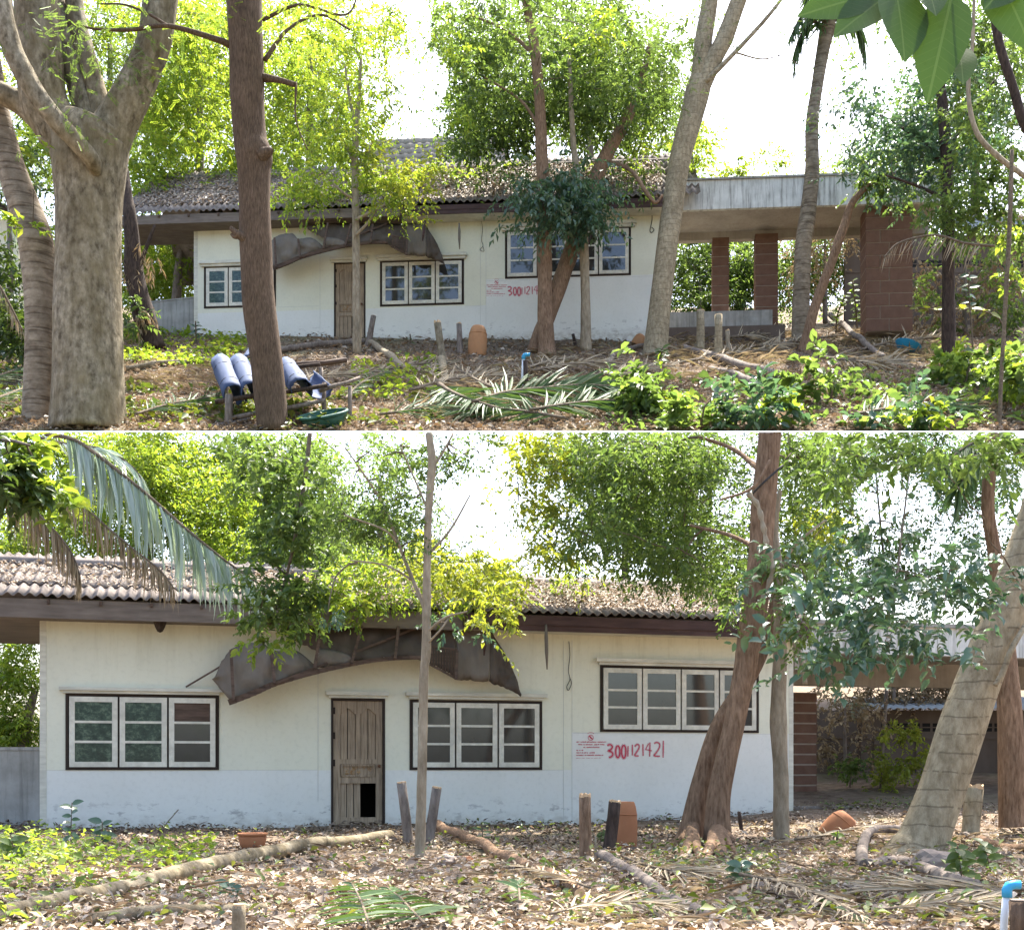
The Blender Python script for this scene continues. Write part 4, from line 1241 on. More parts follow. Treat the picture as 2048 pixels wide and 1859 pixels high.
# ------------------------------------------------------------------ garden walls and the shed behind
def low_wall(label, a, b, z0, z1, th, mat='concrete_grey', cope=True, group='garden walls'):
    a, b = Vector(a), Vector(b)
    d = (b - a); L = d.length
    h = empty('garden_wall', (a.x, a.y, z0), label, 'wall', group, math.atan2(d.y, d.x))
    MB().box(0, L, 0, th, 0, z1 - z0).build('wall_body', mat, h)
    if cope:
        MB().box(-0.02, L + 0.02, -0.02, th + 0.02, z1 - z0 + 0.002, z1 - z0 + 0.05).build('coping', mat, h)
    return h
a = P(-60, 1600, 18.2); b = P(84, 1600, 18.0)
low_wall('low grey concrete wall running left from the corner of the near house', (a.x, a.y, 0), (b.x, b.y, 0), -0.2, P(0, 1500, 18.1).z, 0.15)
a = P(284, 600, 43.4); b = P(387, 600, 42.9)
low_wall('low grey concrete wall behind the leaning dead trunk, beside the upper house', (a.x, a.y, 0), (b.x, b.y, 0), 15.2, P(0, 603, 43.2).z, 0.2)
def shed(label, px0, px1, Y, yt, yb, vents, roof, k):
    a, b = P(px0, yb, Y), P(px1, yb, Y)
    h = empty('block_shed', (a.x, a.y, a.z - 0.6), label, 'shed', 'sheds behind the carports')
    top = P(px0, yt, Y).z - h.location.z
    L = b.x - a.x
    MB().box(0, L, 0, 0.2, 0, top).build('wall', 'shed_wall', h)
    x0v, x1v, yv = vents
    zv = P(px0, yv, Y).z - h.location.z
    n_ = 14
    for i in range(n_):
        for r_ in (0, 1):
            xa = (P(x0v, yv, Y).x - a.x) + (P(x1v, yv, Y).x - P(x0v, yv, Y).x) * i / n_
            w_ = (P(x1v, yv, Y).x - P(x0v, yv, Y).x) / n_
            MB().box(xa + w_ * .12, xa + w_ * .88, -0.004, 0.05, zv + r_ * 0.1 * k, zv + r_ * 0.1 * k + 0.075 * k).build('vent_block', 'vent_dark', h)
    MB().box(0, L, -0.03, -0.001, zv - 0.16 * k, zv - 0.1 * k).build('ledge', 'shed_wall', h)
    for i in range(6):
        xa = L * (i + 0.5) / 6
        MB().box(xa - 0.05 * k, xa + 0.05 * k, -0.06, -0.0312, 0, zv - 0.17 * k).build('pilaster', 'shed_wall', h)
    rx0, rx1 = P(roof[0], yt, Y).x - a.x, P(roof[1], yt, Y).x - a.x
    me = tile_mesh(0.8 * k, 2.2 * k, 0.02 * k, 5, 0.01, 'grey_metal')
    i = 0
    while rx0 + i * 0.8 * k < rx1:
        o = bpy.data.objects.new('roof_sheet', me); COL.objects.link(o); o.parent = h
        o.location = (rx0 + i * 0.8 * k, -0.35 * k, top + 0.03)
        o.rotation_euler = (roof[2], 0, 0)
        i += 1
    return h
shed('grey block shed with vent slots seen past the leaning ribbed tree', 1625, 2130, 26.0, 1420, 1575, (1760, 2048, 1462), (1740, 2100, 0.16), 1.0)
shed('dark block wall with vent slots behind the thick block column', 1690, 2150, 48.5, 470, 640, (1800, 2048, 534), (1900, 2040, 0.62), 1.5)
# the corner of another building at the left edge of the upper view
a = P(-60, 480, 38.0); b = P(36, 480, 38.0)
zb = gA(0, 38.0)
h = empty('neighbour_building', (a.x, a.y, zb - 0.2), 'pale building corner with dark sloping roof edge behind the big forked tree', 'building')
MB().box(0, b.x - a.x, 0, 3.0, 0, P(0, 425, 38).z - zb).build('wall', 'wall_upper', h)
MB().bar((-0.6, -0.4, P(0, 385, 38).z - zb + 0.2), (b.x - a.x + 0.35, -0.4, P(0, 430, 38).z - zb), 0.5, 0.12).build('roof_edge', 'frame_dark', h)
# small meter box behind the carport
c = P(1705, 1440, 25.2)
h = empty('meter_box', c, 'small pale green box hanging behind the carport by the grey shed', 'box')
w_ = 30 * 25.2 / F; hh_ = 32 * 25.2 / F
MB().box(0, w_, 0, 0.12, 0, hh_).build('box_body', 'box_green', h)
MB().box(0.05, w_ - 0.05, -0.012, -0.001, 0.05, hh_ - 0.05).build('box_door', 'concrete_grey', h)
MB().box(-0.03, w_ + 0.03, -0.05, 0.15, hh_ + 0.001, hh_ + 0.03).build('box_lid', 'box_green', h)
MB().box(w_ / 2 - 0.03, w_ / 2 + 0.03, 0.03, 0.09, -1.0, -0.001).build('post', 'board_dark', h)

# ------------------------------------------------------------------ trees
def clamp_zone(mb, zone):
    out = []
    for x, y, z in mb.v:
        if y > 0.5:
            py = HZ - (z - H) * F / y
            if zone == 'A' and py > 861.5:
                z = H + (HZ - 861.5) * y / F
            elif zone == 'B' and py < 864:
                z = H + (HZ - 864) * y / F
        out.append((x, y, z))
    mb.v = out
    return mb
_build = MB.build
ZONE = [None]
def build2(s, name, mat, parent=None, smooth=False, world=False):
    if ZONE[0] and world:
        clamp_zone(s, ZONE[0])
    return _build(s, name, mat, parent, smooth, world)
MB.build = build2

GAPA = [(838, 50, 26, 60, 0.8), (852, 160, 46, 60, 0.85), (825, 245, 40, 45, 0.75), (795, 130, 20, 40, 0.5), (880, 240, 20, 30, .5), (1500, 190, 105, 150, 0.85), (1640, 240, 60, 110, 0.75), (1600, 120, 70, 90, 0.6), (1770, 120, 60, 90, 0.5), (1560, 330, 50, 20, 0.5)]
GAPB = [(985, 985, 60, 90, 0.6), (1010, 1090, 45, 28, 0.8), (1790, 1010, 85, 70, 0.6), (720, 930, 60, 60, 0.35), (1455, 1010, 35, 40, 0.6), (1880, 1120, 60, 60, 0.5), (930, 890, 35, 35, 0.6)]
ZONE[0] = 'A'
def Ya(py):
    return onA(CX, py).y
# --- the big forked tree at the left edge
y1 = YE + 0.85
tree('forked_tree', 'huge mottled tree with a wide fork, at the left of the blue sheets',
     [[(178, 868, 152, y1), (176, 760, 138, y1), (175, 600, 131, y1), (176, 430, 127, y1), (177, 345, 140, y1), (180, 285, 150, y1), (190, 255, 135, y1)]], 'bark_mottled', 'A', seed=3, seg=28, nz=0.10, n=9,
     branches=[[(205, 300, 96, y1), (232, 245, 84, y1), (262, 190, 75, y1), (293, 125, 66, y1), (311, 70, 66, y1), (320, 0, 68, y1), (330, -80, 64, y1)],
               [(160, 310, 110, y1), (115, 250, 95, y1), (87, 195, 91, y1), (79, 100, 92, y1), (75, 0, 92, y1), (74, -80, 88, y1)],
               [(185, 270, 56, y1 + .3), (158, 180, 46, y1 + .4), (128, 70, 44, y1 + .5), (108, 0, 44, y1 + .6), (95, -60, 42, y1 + .6)],
               [(208, 262, 46, y1 + .2), (196, 195, 40, y1 + .3), (168, 100, 40, y1 + .4), (150, 20, 36, y1 + .5), (145, -60, 34, y1 + .5)],
               [(98, 260, 50, y1 + .2), (50, 215, 44, y1 + .2), (0, 185, 42, y1 + .1), (-60, 160, 40, y1)],
               [(192, 345, 26, y1 - .55), (184, 322, 34, y1 - .8), (160, 292, 36, y1 - 1.0), (110, 238, 38, y1 - 1.2), (70, 185, 40, y1 - 1.3), (45, 140, 41, y1 - 1.3), (22, 90, 39, y1 - 1.3), (8, 20, 38, y1 - 1.3), (0, -70, 36, y1 - 1.2)]],
     crowns=[dict(mat='leaf_mid', blobs=[(120, 20, 200, 60, y1 - .6, 1.2, 26), (260, 130, 120, 140, y1 - .8, 1.0, 30), (330, 30, 120, 60, y1 - .3, 1.5, 22), (60, 120, 70, 90, y1 - 1, .6, 9)], size=0.13, per=9, clump=0.45, feather=True, aspect=0.32, gaps=GAPA),
             dict(mat='leaf_mid', zone='sky', blobs=[(150, -260, 420, 200, y1 + 6, 3.5, 14), (500, -260, 320, 190, y1 + 9, 3.5, 10)], size=0.5, per=26, clump=0.8)], twig_n=26, twig_r=0.016)
y2 = YE + 1.5
tree('ringed_tree', 'ring-barked grey trunk standing left of and touching the forked tree',
     [[(74, 868, 60, y2), (80, 640, 60, y2), (72, 490, 68, y2), (38, 385, 60, y2), (12, 300, 52, y2), (-10, 200, 48, y2), (-30, 60, 44, y2), (-40, -60, 40, y2)]], 'bark_ringed', 'A', seed=7, seg=20, nz=0.08, n=9,
     crowns=[dict(mat='leaf_bright', blobs=[(20, 240, 40, 60, y2 + .3, .5, 10), (80, 310, 20, 20, y2 - 1.2, .2, 3), (60, 445, 40, 16, y2 - 1, .3, 6)], size=0.22, per=9, clump=0.25)], twig_n=8)
y3 = YE + 0.4
tree('brown_tree', 'straight dark brown trunk with vertical furrows in front of the left window',
     [[(547, 868, 62, y3), (534, 730, 64, y3), (517, 600, 65, y3), (511, 460, 63, y3), (508, 350, 64, y3), (508, 312, 72, y3), (500, 270, 66, y3), (494, 150, 67, y3), (488, 0, 69, y3), (484, -80, 66, y3)]], 'bark_brown', 'A', seed=9, seg=24, nz=0.07, n=9,
     branches=[[(520, 312, 34, y3 - .2), (538, 303, 20, y3 - .25), (546, 300, 9, y3 - .25)], [(520, 155, 18, y3), (556, 160, 12, y3 - .1), (592, 170, 10, y3 - .2)], [(592, 168, 5, y3 - .2), (592, 240, 3, y3 - .2), (615, 300, 2.5, y3 - .2)],
               [(470, 95, 16, y3), (430, 78, 12, y3 - .2), (335, 52, 9, y3 - .3), (260, 60, 8, y3 - .4), (190, 58, 5, y3 - .4), (150, 48, 3, y3 - .4)], [(335, 52, 7, y3 - .3), (300, 30, 5, y3 - .3), (250, 10, 4, y3 - .3), (200, 8, 3, y3)],
               [(492, 478, 22, y3 - .2), (472, 466, 14, y3 - .25), (461, 455, 8, y3 - .25)], [(489, 470, 14, y3 - .2), (470, 474, 8, y3 - .25), (462, 468, 5, y3 - .25)],
               [(530, 120, 10, y3), (575, 60, 7, y3 + .3), (640, 30, 5, y3 + .5), (700, 60, 4, y3 + .5)], [(525, 40, 8, y3), (600, 10, 6, y3 - .2), (690, 30, 4, y3 - .2), (720, -20, 3, y3)]],
     crowns=[dict(mat='leaf_bright', blobs=[(600, 60, 110, 70, y3 - .3, .8, 26), (400, 60, 60, 90, y3 + .4, .8, 10), (400, 260, 40, 60, y3 + .6, .4, 6)], size=0.12, per=8, clump=0.4, feather=True, aspect=0.32, gaps=GAPA)], twig_n=30, twig_r=0.012)
# --- slim tree in front of the door
yt = Ya(708)
tree('slim_tree', 'slim pale tree standing in front of the wooden door of the upper house',
     [[(714, 712, 19, yt), (713, 600, 16, yt), (712, 500, 15, yt), (711, 400, 14, yt), (710, 310, 14, yt), (714, 240, 11, yt), (718, 190, 8, yt), (722, 120, 5, yt)]], 'bark_pale', 'A', seed=11, seg=12, n=7,
     branches=[[(711, 330, 9, yt), (690, 290, 6, yt), (660, 250, 4, yt)], [(712, 260, 7, yt), (698, 190, 6, yt), (690, 130, 4, yt)], [(711, 440, 7, yt - .2), (750, 420, 6, yt - .4), (790, 400, 4, yt - .5)], [(712, 470, 6, yt - .2), (740, 440, 5, yt - .3), (765, 395, 3, yt - .3)], [(711, 400, 6, yt), (680, 380, 5, yt - .2), (640, 340, 3, yt - .2)]],
     crowns=[dict(mat='leaf_bright', blobs=[(700, 150, 90, 120, yt, 2.0, 60), (680, 290, 100, 80, yt, 1.5, 60), (600, 380, 60, 40, yt - .5, .8, 26), (760, 390, 60, 40, yt - .5, .8, 14)], size=0.17, per=30, clump=0.42, gaps=GAPA + [(790, 300, 60, 60, .5)]),
             dict(mat='leaf_yellow', blobs=[(800, 370, 70, 50, yt - .6, 1.0, 26), (730, 340, 60, 40, yt, 1, 14)], size=0.19, per=26, clump=0.4)], twig_n=60, twig_r=0.018)
# --- red-brown pair in front of the long window
yc = Ya(708)
tree('red_tree', 'red-brown trunk with a leaning twin in front of the long window of the upper house',
     [[(1094, 716, 44, yc), (1093, 690, 34, yc), (1090, 600, 30, yc), (1088, 440, 28, yc), (1084, 320, 25, yc), (1079, 200, 22, yc), (1070, 100, 20, yc), (1055, 20, 17, yc), (1040, -60, 15, yc)],
      [(1068, 705, 30, yc + .4), (1080, 665, 30, yc + .45), (1092, 640, 31, yc + .5), (1118, 570, 32, yc + .6), (1145, 495, 33, yc + .8), (1175, 400, 30, yc + 1), (1208, 320, 27, yc + 1.2), (1250, 245, 23, yc + 1.4), (1280, 170, 15, yc + 1.5), (1300, 90, 10, yc + 1.5)]], 'bark_red', 'A', seed=13, seg=16, n=7,
     branches=[[(1070, 110, 9, yc), (1010, 60, 6, yc + .5), (940, 30, 4, yc + .5)], [(1082, 260, 8, yc), (1040, 200, 5, yc + .5), (960, 150, 4, yc + .8)], [(1208, 320, 9, yc + 1.2), (1260, 340, 8, yc + .4), (1290, 380, 8, yc), (1310, 405, 7, yc), (1325, 390, 5, yc)]],
     crowns=[dict(mat='leaf_mid', blobs=[(980, 80, 120, 90, yc + 1.5, 2.5, 85), (940, 190, 80, 90, yc + 1.5, 2, 60), (1100, 120, 120, 110, yc + 2.2, 2, 95), (1220, 90, 120, 110, yc + 1.5, 2.5, 95), (1200, 230, 90, 80, yc + 2.4, 1.5, 60), (960, 275, 90, 50, yc + 2.5, 1.5, 50), (1290, 230, 60, 100, yc + 1.5, 1.5, 40)], size=0.19, per=34, clump=0.45, gaps=GAPA),
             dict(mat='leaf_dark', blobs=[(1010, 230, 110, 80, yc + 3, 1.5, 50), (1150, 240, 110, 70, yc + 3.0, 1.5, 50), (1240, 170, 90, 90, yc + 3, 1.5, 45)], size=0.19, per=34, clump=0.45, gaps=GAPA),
             dict(mat='leaf_bright', blobs=[(930, 150, 60, 60, yc, 1, 16), (1240, 60, 110, 60, yc - 1.5, .8, 14), (900, 60, 50, 60, yc + 1, 1, 8)], size=0.17, per=26, clump=0.4, gaps=GAPA),
             dict(mat='leaf_mid', blobs=[(1180, 60, 120, 50, yc - 5, .8, 14), (1080, 30, 80, 40, yc - 4, .8, 8), (1250, 120, 80, 50, yc - 5, .8, 8)], size=0.12, per=9, clump=0.4, feather=True, aspect=0.3, gaps=GAPA),
             dict(mat='leaf_mid', zone='sky', blobs=[(1000, -240, 420, 180, yc + 5, 3.5, 20), (1350, -260, 320, 170, yc + 4, 3.5, 12), (700, -240, 320, 150, yc + 8, 3, 16), (1000, -420, 600, 160, yc + 12, 3.5, 20)], size=0.55, per=26, clump=0.9)], twig_n=110, twig_r=0.025)
yp = Ya(704)
tree('pale_sapling_tree', 'thin pale trunk carrying a dense blue-green leaf clump right of the leaning red twin',
     [[(1172, 710, 24, yp), (1171, 600, 19, yp), (1168, 500, 19, yp), (1166, 440, 17, yp), (1160, 380, 15, yp), (1148, 300, 12, yp), (1142, 200, 10, yp), (1138, 110, 8, yp)]], 'bark_pale', 'A', seed=15, seg=12, n=7,
     crowns=[dict(mat='leaf_blue', blobs=[(1110, 380, 90, 50, yp - .8, .7, 66), (1080, 410, 60, 40, yp - 1, .5, 30), (1180, 420, 55, 40, yp - .8, .5, 30), (1215, 370, 40, 40, yp - .4, .5, 16), (1105, 455, 20, 40, yp - 1, .2, 5), (1170, 470, 18, 30, yp - .9, .2, 5)], size=0.24, per=20, clump=0.42, aspect=0.4, droop=0.8)], twig_n=24)
# --- big pale leaning tree with a high fork
yl = Ya(706)
tree('leaning_tree', 'tall pale tree with a high fork leaning right at the upper house corner',
     [[(1309, 716, 60, yl), (1311, 695, 49, yl), (1325, 570, 43, yl), (1341, 440, 42, yl), (1358, 330, 43, yl), (1378, 250, 46, yl), (1394, 185, 50, yl), (1400, 160, 44, yl)]], 'bark_ribbed', 'A', seed=17, seg=20, nz=0.07, n=8,
     branches=[[(1392, 200, 36, yl), (1400, 140, 36, yl), (1408, 74, 36, yl), (1420, 0, 34, yl), (1428, -80, 32, yl)], [(1394, 200, 34, yl - .1), (1425, 125, 36, yl - .1), (1450, 74, 36, yl - .1), (1477, 0, 33, yl - .1), (1505, -80, 30, yl - .1)],
               [(1410, 165, 12, yl - .3), (1470, 105, 9, yl - .4), (1530, 40, 8, yl - .4), (1562, 0, 6, yl - .4), (1600, -50, 5, yl - .4)], [(1470, 105, 4, yl - .4), (1520, 118, 3, yl - .4), (1560, 112, 2, yl - .4)]],
     crowns=[dict(mat='leaf_mid', blobs=[(1340, 60, 60, 60, yl + 1, 1.5, 18), (1550, 60, 110, 70, yl - .5, 1, 18), (1500, 160, 80, 70, yl - .5, 1, 12), (1660, 200, 70, 60, yl, 1, 7), (1370, 130, 60, 60, yl - 2, .5, 6)], size=0.13, per=9, clump=0.5, feather=True, aspect=0.3),
             dict(mat='leaf_bright', blobs=[(1400, 300, 50, 50, yl + 4, 1, 22), (1345, 250, 50, 60, yl + 3, 1, 22), (1470, 335, 70, 20, yl + 6, 1, 18), (1530, 330, 25, 45, yl + 7, .6, 14), (1610, 340, 60, 20, yl + 7, .6, 12)], size=0.18, per=26, clump=0.35),
             dict(mat='leaf_mid', zone='sky', blobs=[(1650, -300, 380, 190, yl + 3, 4, 12), (1950, -260, 300, 170, yl + 2, 3, 12), (1600, -420, 500, 150, yl + 11, 3.5, 12)], size=0.5, per=26, clump=0.9)], twig_n=26, twig_r=0.015)
# --- palm with slender trunk and small leaning trunk at its foot
ypm = Ya(686)
tree('slender_palm', 'slender grey palm trunk with a drooping dark top in front of the carport',
     [[(1600, 696, 40, ypm), (1601, 668, 37, ypm), (1603, 580, 34, ypm), (1606, 500, 33, ypm), (1615, 430, 32, ypm), (1624, 350, 28, ypm), (1624, 250, 26, ypm), (1633, 180, 24, ypm), (1646, 100, 26, ypm), (1655, 55, 30, ypm), (1662, 25, 20, ypm)]], 'bark_ringed', 'A', seed=19, seg=16, nz=0.06, n=8)
for i, pth in enumerate([[(1655, 60, 7, ypm), (1625, 45, 6, ypm - .4), (1598, 80, 4, ypm - .6), (1588, 140, 2, ypm - .6)], [(1658, 50, 7, ypm), (1640, 20, 6, ypm - .3), (1605, 30, 4, ypm - .8), (1583, 70, 2, ypm - 1)], [(1660, 50, 7, ypm), (1690, 30, 6, ypm), (1720, 60, 4, ypm), (1730, 120, 2, ypm)], [(1660, 40, 7, ypm), (1665, 5, 6, ypm - .4), (1640, -20, 4, ypm - .9), (1610, -10, 2, ypm - 1.2)]]):
    frond('palm_frond', ['dark palm frond drooping lowest at the left of the slender palm top', 'dark palm frond arching left above the lowest one on the slender palm', 'dark palm frond arching right from the slender palm top', 'dark palm frond pointing up and left from the slender palm top'][i], pth, 1.15, 'leaf_palm', 36, 0.5, 50, 0.10, 'fronds of the slender palm', seed=i)
ys_ = Ya(704)
tree('leaning_sapling_tree', 'thin knobbly trunk leaning right from the foot of the slender palm',
     [[(1609, 712, 30, ys_), (1611, 690, 25, ys_), (1632, 608, 20, ys_), (1663, 523, 19, ys_), (1690, 448, 18, ys_), (1702, 412, 15, ys_), (1722, 385, 12, ys_), (1745, 365, 8, ys_)]], 'bark_red', 'A', seed=21, seg=12, nz=0.2, n=7,
     crowns=[dict(mat='leaf_mid', blobs=[(1750, 375, 45, 28, ys_ - .2, .5, 14), (1780, 380, 40, 20, ys_ - .2, .5, 8)], size=0.23, per=22, clump=0.3, aspect=0.5)], twig_n=10)
# --- dark crowned tree on the right
yd = 40.5
tree('dark_crowned_tree', 'broad dark-leaved tree on a straight black trunk right of the thick block column',
     [[(1897, 720, 28, yd - 4.0), (1897, 600, 25, yd - 4.0), (1896, 450, 24, yd - 4), (1892, 300, 22, yd - 3.8), (1880, 160, 18, yd - 3.5), (1870, 40, 14, yd - 3)]], 'bark_dark', 'A', seed=23, seg=12,
     branches=[[(1894, 340, 10, yd - 3.8), (1840, 280, 7, yd - 3), (1760, 230, 5, yd - 2.5)], [(1892, 300, 10, yd - 3.8), (1940, 230, 7, yd - 3), (1990, 160, 5, yd - 3)], [(1896, 400, 8, yd - 4), (1830, 370, 6, yd - 4), (1770, 350, 4, yd - 4)]],
     crowns=[dict(mat='leaf_blue', blobs=[(1800, 240, 110, 90, yd - 2.5, 1.5, 75), (1780, 320, 110, 60, yd - 2.5, 1.2, 50), (1900, 200, 110, 110, yd - 2.5, 1.5, 75), (1900, 330, 110, 70, yd - 3, 1.2, 55), (1740, 180, 40, 60, yd - 2, 1, 10)], size=0.19, per=24, clump=0.4, aspect=0.5, gaps=GAPA + [(1930, 230, 50, 40, .5), (1800, 320, 50, 30, .4)]),
             dict(mat='leaf_mid', blobs=[(1980, 120, 90, 110, yd - 4, 1, 50), (1990, 330, 80, 90, yd - 5, 1, 50), (1930, 420, 110, 35, yd - 5, .8, 40), (2020, 430, 50, 60, yd - 5, .8, 20)], size=0.2, per=24, clump=0.4, aspect=0.5, gaps=GAPA)], twig_n=50)
ZV = 31.0
tree('hanging_vine', 'pale curving vine stem swinging down at the right edge above the block wall', [[(2080, 380, 10, ZV), (2048, 352, 10, ZV), (1998, 315, 11, ZV), (1955, 268, 10, ZV), (1938, 205, 9, ZV), (1938, 140, 8, ZV), (1945, 89, 7, ZV), (1950, -60, 6, ZV)]], 'bark_pale', 'A', cat='vine', seed=24, seg=8)
tree('dark_bough', 'dark bough slanting down the top right corner behind the big leaves', [[(2120, 420, 24, ZV), (2075, 300, 22, ZV), (2046, 241, 19, ZV), (2027, 178, 18, ZV), (2005, 110, 18, ZV), (1992, 50, 17, ZV), (1985, -60, 16, ZV)]], 'bark_dark', 'A', cat='branch', seed=25, seg=10)
tree('thin_upright_stem', 'thin upright stem in front of the green thicket at the right edge', [[(1998, 868, 8, 27.6), (2002, 764, 8, 27.6), (2010, 620, 8, 27.6), (2017, 500, 9, 27.6), (2021, 400, 9, 27.6), (2024, 300, 7, 27.6)]], 'twig_bark', 'A', cat='stem', seed=26, seg=8,
     crowns=[dict(mat='leaf_bright', blobs=[(2005, 470, 35, 30, 27.8, .3, 5), (2012, 600, 30, 60, 27.8, .3, 5)], size=0.22, per=10, clump=0.2, aspect=0.5)], twig_n=6)
# --- trees behind the upper house
def bgtree(name, label, px, Y, zone, blobs, mat, size, seed, group, base_py, w=22, per=34, clump=0.5, bark='bark_grey', gaps=(), lean=0, top=None, tn=24, droop=.35):
    ty = min(b[1] for b in blobs) + 30 if top is None else top
    return tree(name, label, [[(px, base_py + 6, w, Y), (px + lean * .4, (base_py + ty) / 2, w * .8, Y), (px + lean, ty, w * .4, Y)]], bark, zone, group, crowns=[dict(mat=mat, blobs=blobs, size=size, per=per, clump=clump, gaps=gaps, droop=droop)], twig_n=tn, seed=seed, seg=10, n=6)
GA = 'trees behind the upper house'
bgtree('garden_tree', 'bright lime-green tree showing between the forked tree and the brown trunk', 400, 47.0, 'A', [(370, 90, 110, 120, 46, 2, 150), (350, 240, 110, 110, 46, 2, 150), (300, 340, 70, 60, 45, 1.5, 60), (440, 330, 70, 60, 45, 1.5, 50)], 'leaf_bright', 0.2, 31, GA, 650, gaps=GAPA, per=36)
bgtree('garden_tree', 'bright green tree filling the gap right of the brown trunk above the awning', 620, 48.0, 'A', [(600, 120, 90, 130, 47, 2, 130), (620, 280, 100, 100, 46, 2, 120), (720, 60, 70, 80, 47, 2, 60), (560, 360, 40, 40, 45, 1, 30)], 'leaf_bright', 0.19, 32, GA, 640, gaps=GAPA, per=34)
bgtree('garden_tree', 'mid-green tree behind the ridge left of the red-brown trunk', 930, 50.0, 'A', [(930, 120, 90, 140, 50, 2, 80), (930, 260, 60, 60, 49, 1.5, 36), (850, 60, 60, 60, 50, 1.5, 10)], 'leaf_mid', 0.2, 33, GA, 640, gaps=GAPA)
bgtree('garden_tree', 'dark-green tree behind the roof right of the red-brown trunk', 1180, 50.5, 'A', [(1150, 150, 120, 150, 50, 2, 130), (1280, 200, 90, 120, 50, 2, 80), (1350, 300, 60, 60, 49, 1.5, 30)], 'leaf_mid', 0.2, 34, GA, 640, gaps=GAPA)
bgtree('garden_tree', 'leafy tree with a crooked trunk seen past the left corner of the upper house', 352, 47.0, 'A', [(330, 520, 60, 60, 48, 1.5, 60), (280, 470, 60, 50, 48, 1.5, 50), (340, 570, 60, 40, 48, 1, 40)], 'leaf_bright', 0.18, 35, GA, 606, w=20, lean=12, top=470)
bgtree('garden_tree', 'loose feathery tree standing behind the carport roof between the palm and the dark crown', 1700, 52.0, 'A', [(1680, 270, 60, 80, 52, 1, 20), (1720, 330, 60, 40, 52, 1, 22), (1660, 340, 50, 20, 52, 1, 14)], 'leaf_mid', 0.15, 36, GA, 620, w=10, per=24)
bgtree('garden_tree', 'thicket tree seen through the carport between its columns', 1400, 49.0, 'A', [(1400, 530, 80, 60, 49, 1, 70), (1500, 540, 80, 60, 49, 1, 60), (1610, 520, 60, 70, 48, 1, 30), (1380, 590, 60, 30, 48, 1, 30)], 'leaf_mid', 0.17, 37, GA, 625, w=10)
bgtree('garden_tree', 'brown tangled thicket behind the palm, right part of the carport', 1650, 48.0, 'A', [(1640, 480, 70, 60, 47.5, .6, 50), (1690, 440, 60, 30, 47.5, .6, 24), (1600, 560, 50, 60, 47.5, .6, 20)], 'leaf_palm_dry', 0.17, 38, GA, 640, w=10, per=24)
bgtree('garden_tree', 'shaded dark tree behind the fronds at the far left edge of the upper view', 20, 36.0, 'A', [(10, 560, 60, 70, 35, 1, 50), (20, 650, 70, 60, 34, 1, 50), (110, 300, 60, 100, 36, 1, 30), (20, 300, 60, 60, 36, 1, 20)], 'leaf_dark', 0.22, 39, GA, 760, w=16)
bgtree('garden_tree', 'tall bright tree filling the gap high between the forked tree limbs', 220, 54.0, 'A', [(120, 60, 200, 110, 54, 2, 150), (250, 200, 160, 150, 54, 2, 170), (60, 250, 120, 150, 54, 2, 100)], 'leaf_bright', 0.22, 140, GA, 640, per=40)
bgtree('garden_tree', 'tall fresh green tree behind the brown trunk', 480, 55.0, 'A', [(430, 70, 170, 120, 55, 2, 190), (420, 230, 180, 150, 55, 2, 230), (620, 40, 150, 90, 55, 2, 120), (620, 200, 140, 150, 55, 2, 160), (520, 350, 220, 60, 53, 1.5, 150)], 'leaf_bright', 0.21, 141, GA, 640, gaps=GAPA, per=40)
bgtree('garden_tree', 'wide green tree rising behind the roof ridge in the middle', 1050, 56.0, 'A', [(980, 60, 170, 110, 56, 2, 130), (960, 220, 130, 120, 55, 2, 110), (1150, 80, 170, 120, 56, 2, 150), (1180, 240, 170, 110, 55, 2, 140), (1330, 120, 90, 150, 56, 2, 70)], 'leaf_mid', 0.22, 142, GA, 640, gaps=GAPA, per=36)
bgtree('garden_tree', 'dense tree behind the dark crown at the far right', 1950, 50.0, 'A', [(1830, 220, 130, 130, 50, 2, 110), (1980, 100, 130, 150, 50, 2, 150), (1960, 300, 130, 120, 50, 2, 140), (1790, 340, 130, 60, 50, 1.5, 80), (1900, 60, 150, 90, 50, 2, 70)], 'leaf_mid', 0.22, 143, GA, 640, gaps=GAPA, per=34)
bgtree('garden_tree', 'low bright hedge-like tree beyond the low grey wall', 300, 50.0, 'A', [(300, 500, 90, 70, 50, 1, 100), (260, 560, 80, 60, 50, 1, 80), (350, 560, 60, 60, 50, 1, 60), (60, 480, 90, 90, 50, 1, 60)], 'leaf_bright', 0.2, 144, GA, 630, per=40)
bgtree('garden_tree', 'dense shady thicket filling the back of the upper carport', 1480, 50.5, 'A', [(1390, 520, 70, 60, 50.5, .8, 90), (1480, 540, 80, 70, 50.5, .8, 110), (1600, 520, 110, 70, 50.5, .8, 110), (1420, 600, 90, 40, 50, .8, 60), (1680, 540, 80, 80, 50.5, .8, 80), (1850, 440, 110, 40, 51, .8, 60)], 'leaf_mid', 0.2, 145, GA, 640, per=40)
bgtree('garden_tree', 'leafy sprays spilling over the middle of the upper roof', 820, 44.6, 'A', [(800, 380, 120, 34, 42.6, .5, 60), (900, 350, 90, 40, 43.4, .6, 34), (620, 400, 100, 30, 42.0, .5, 40), (1230, 350, 90, 26, 42.6, .5, 26)], 'leaf_bright', 0.19, 146, GA, 640, per=30, clump=.4)
bgtree('garden_tree', 'dry brown brush in front of the dark block wall at the right', 1960, 45.0, 'A', [(1900, 560, 110, 70, 45, .6, 46), (2010, 540, 70, 80, 45, .6, 34), (1990, 640, 80, 40, 43, .6, 26)], 'leaf_palm_dry', 0.22, 147, GA, 660, w=10, per=22, clump=.4, droop=.9)
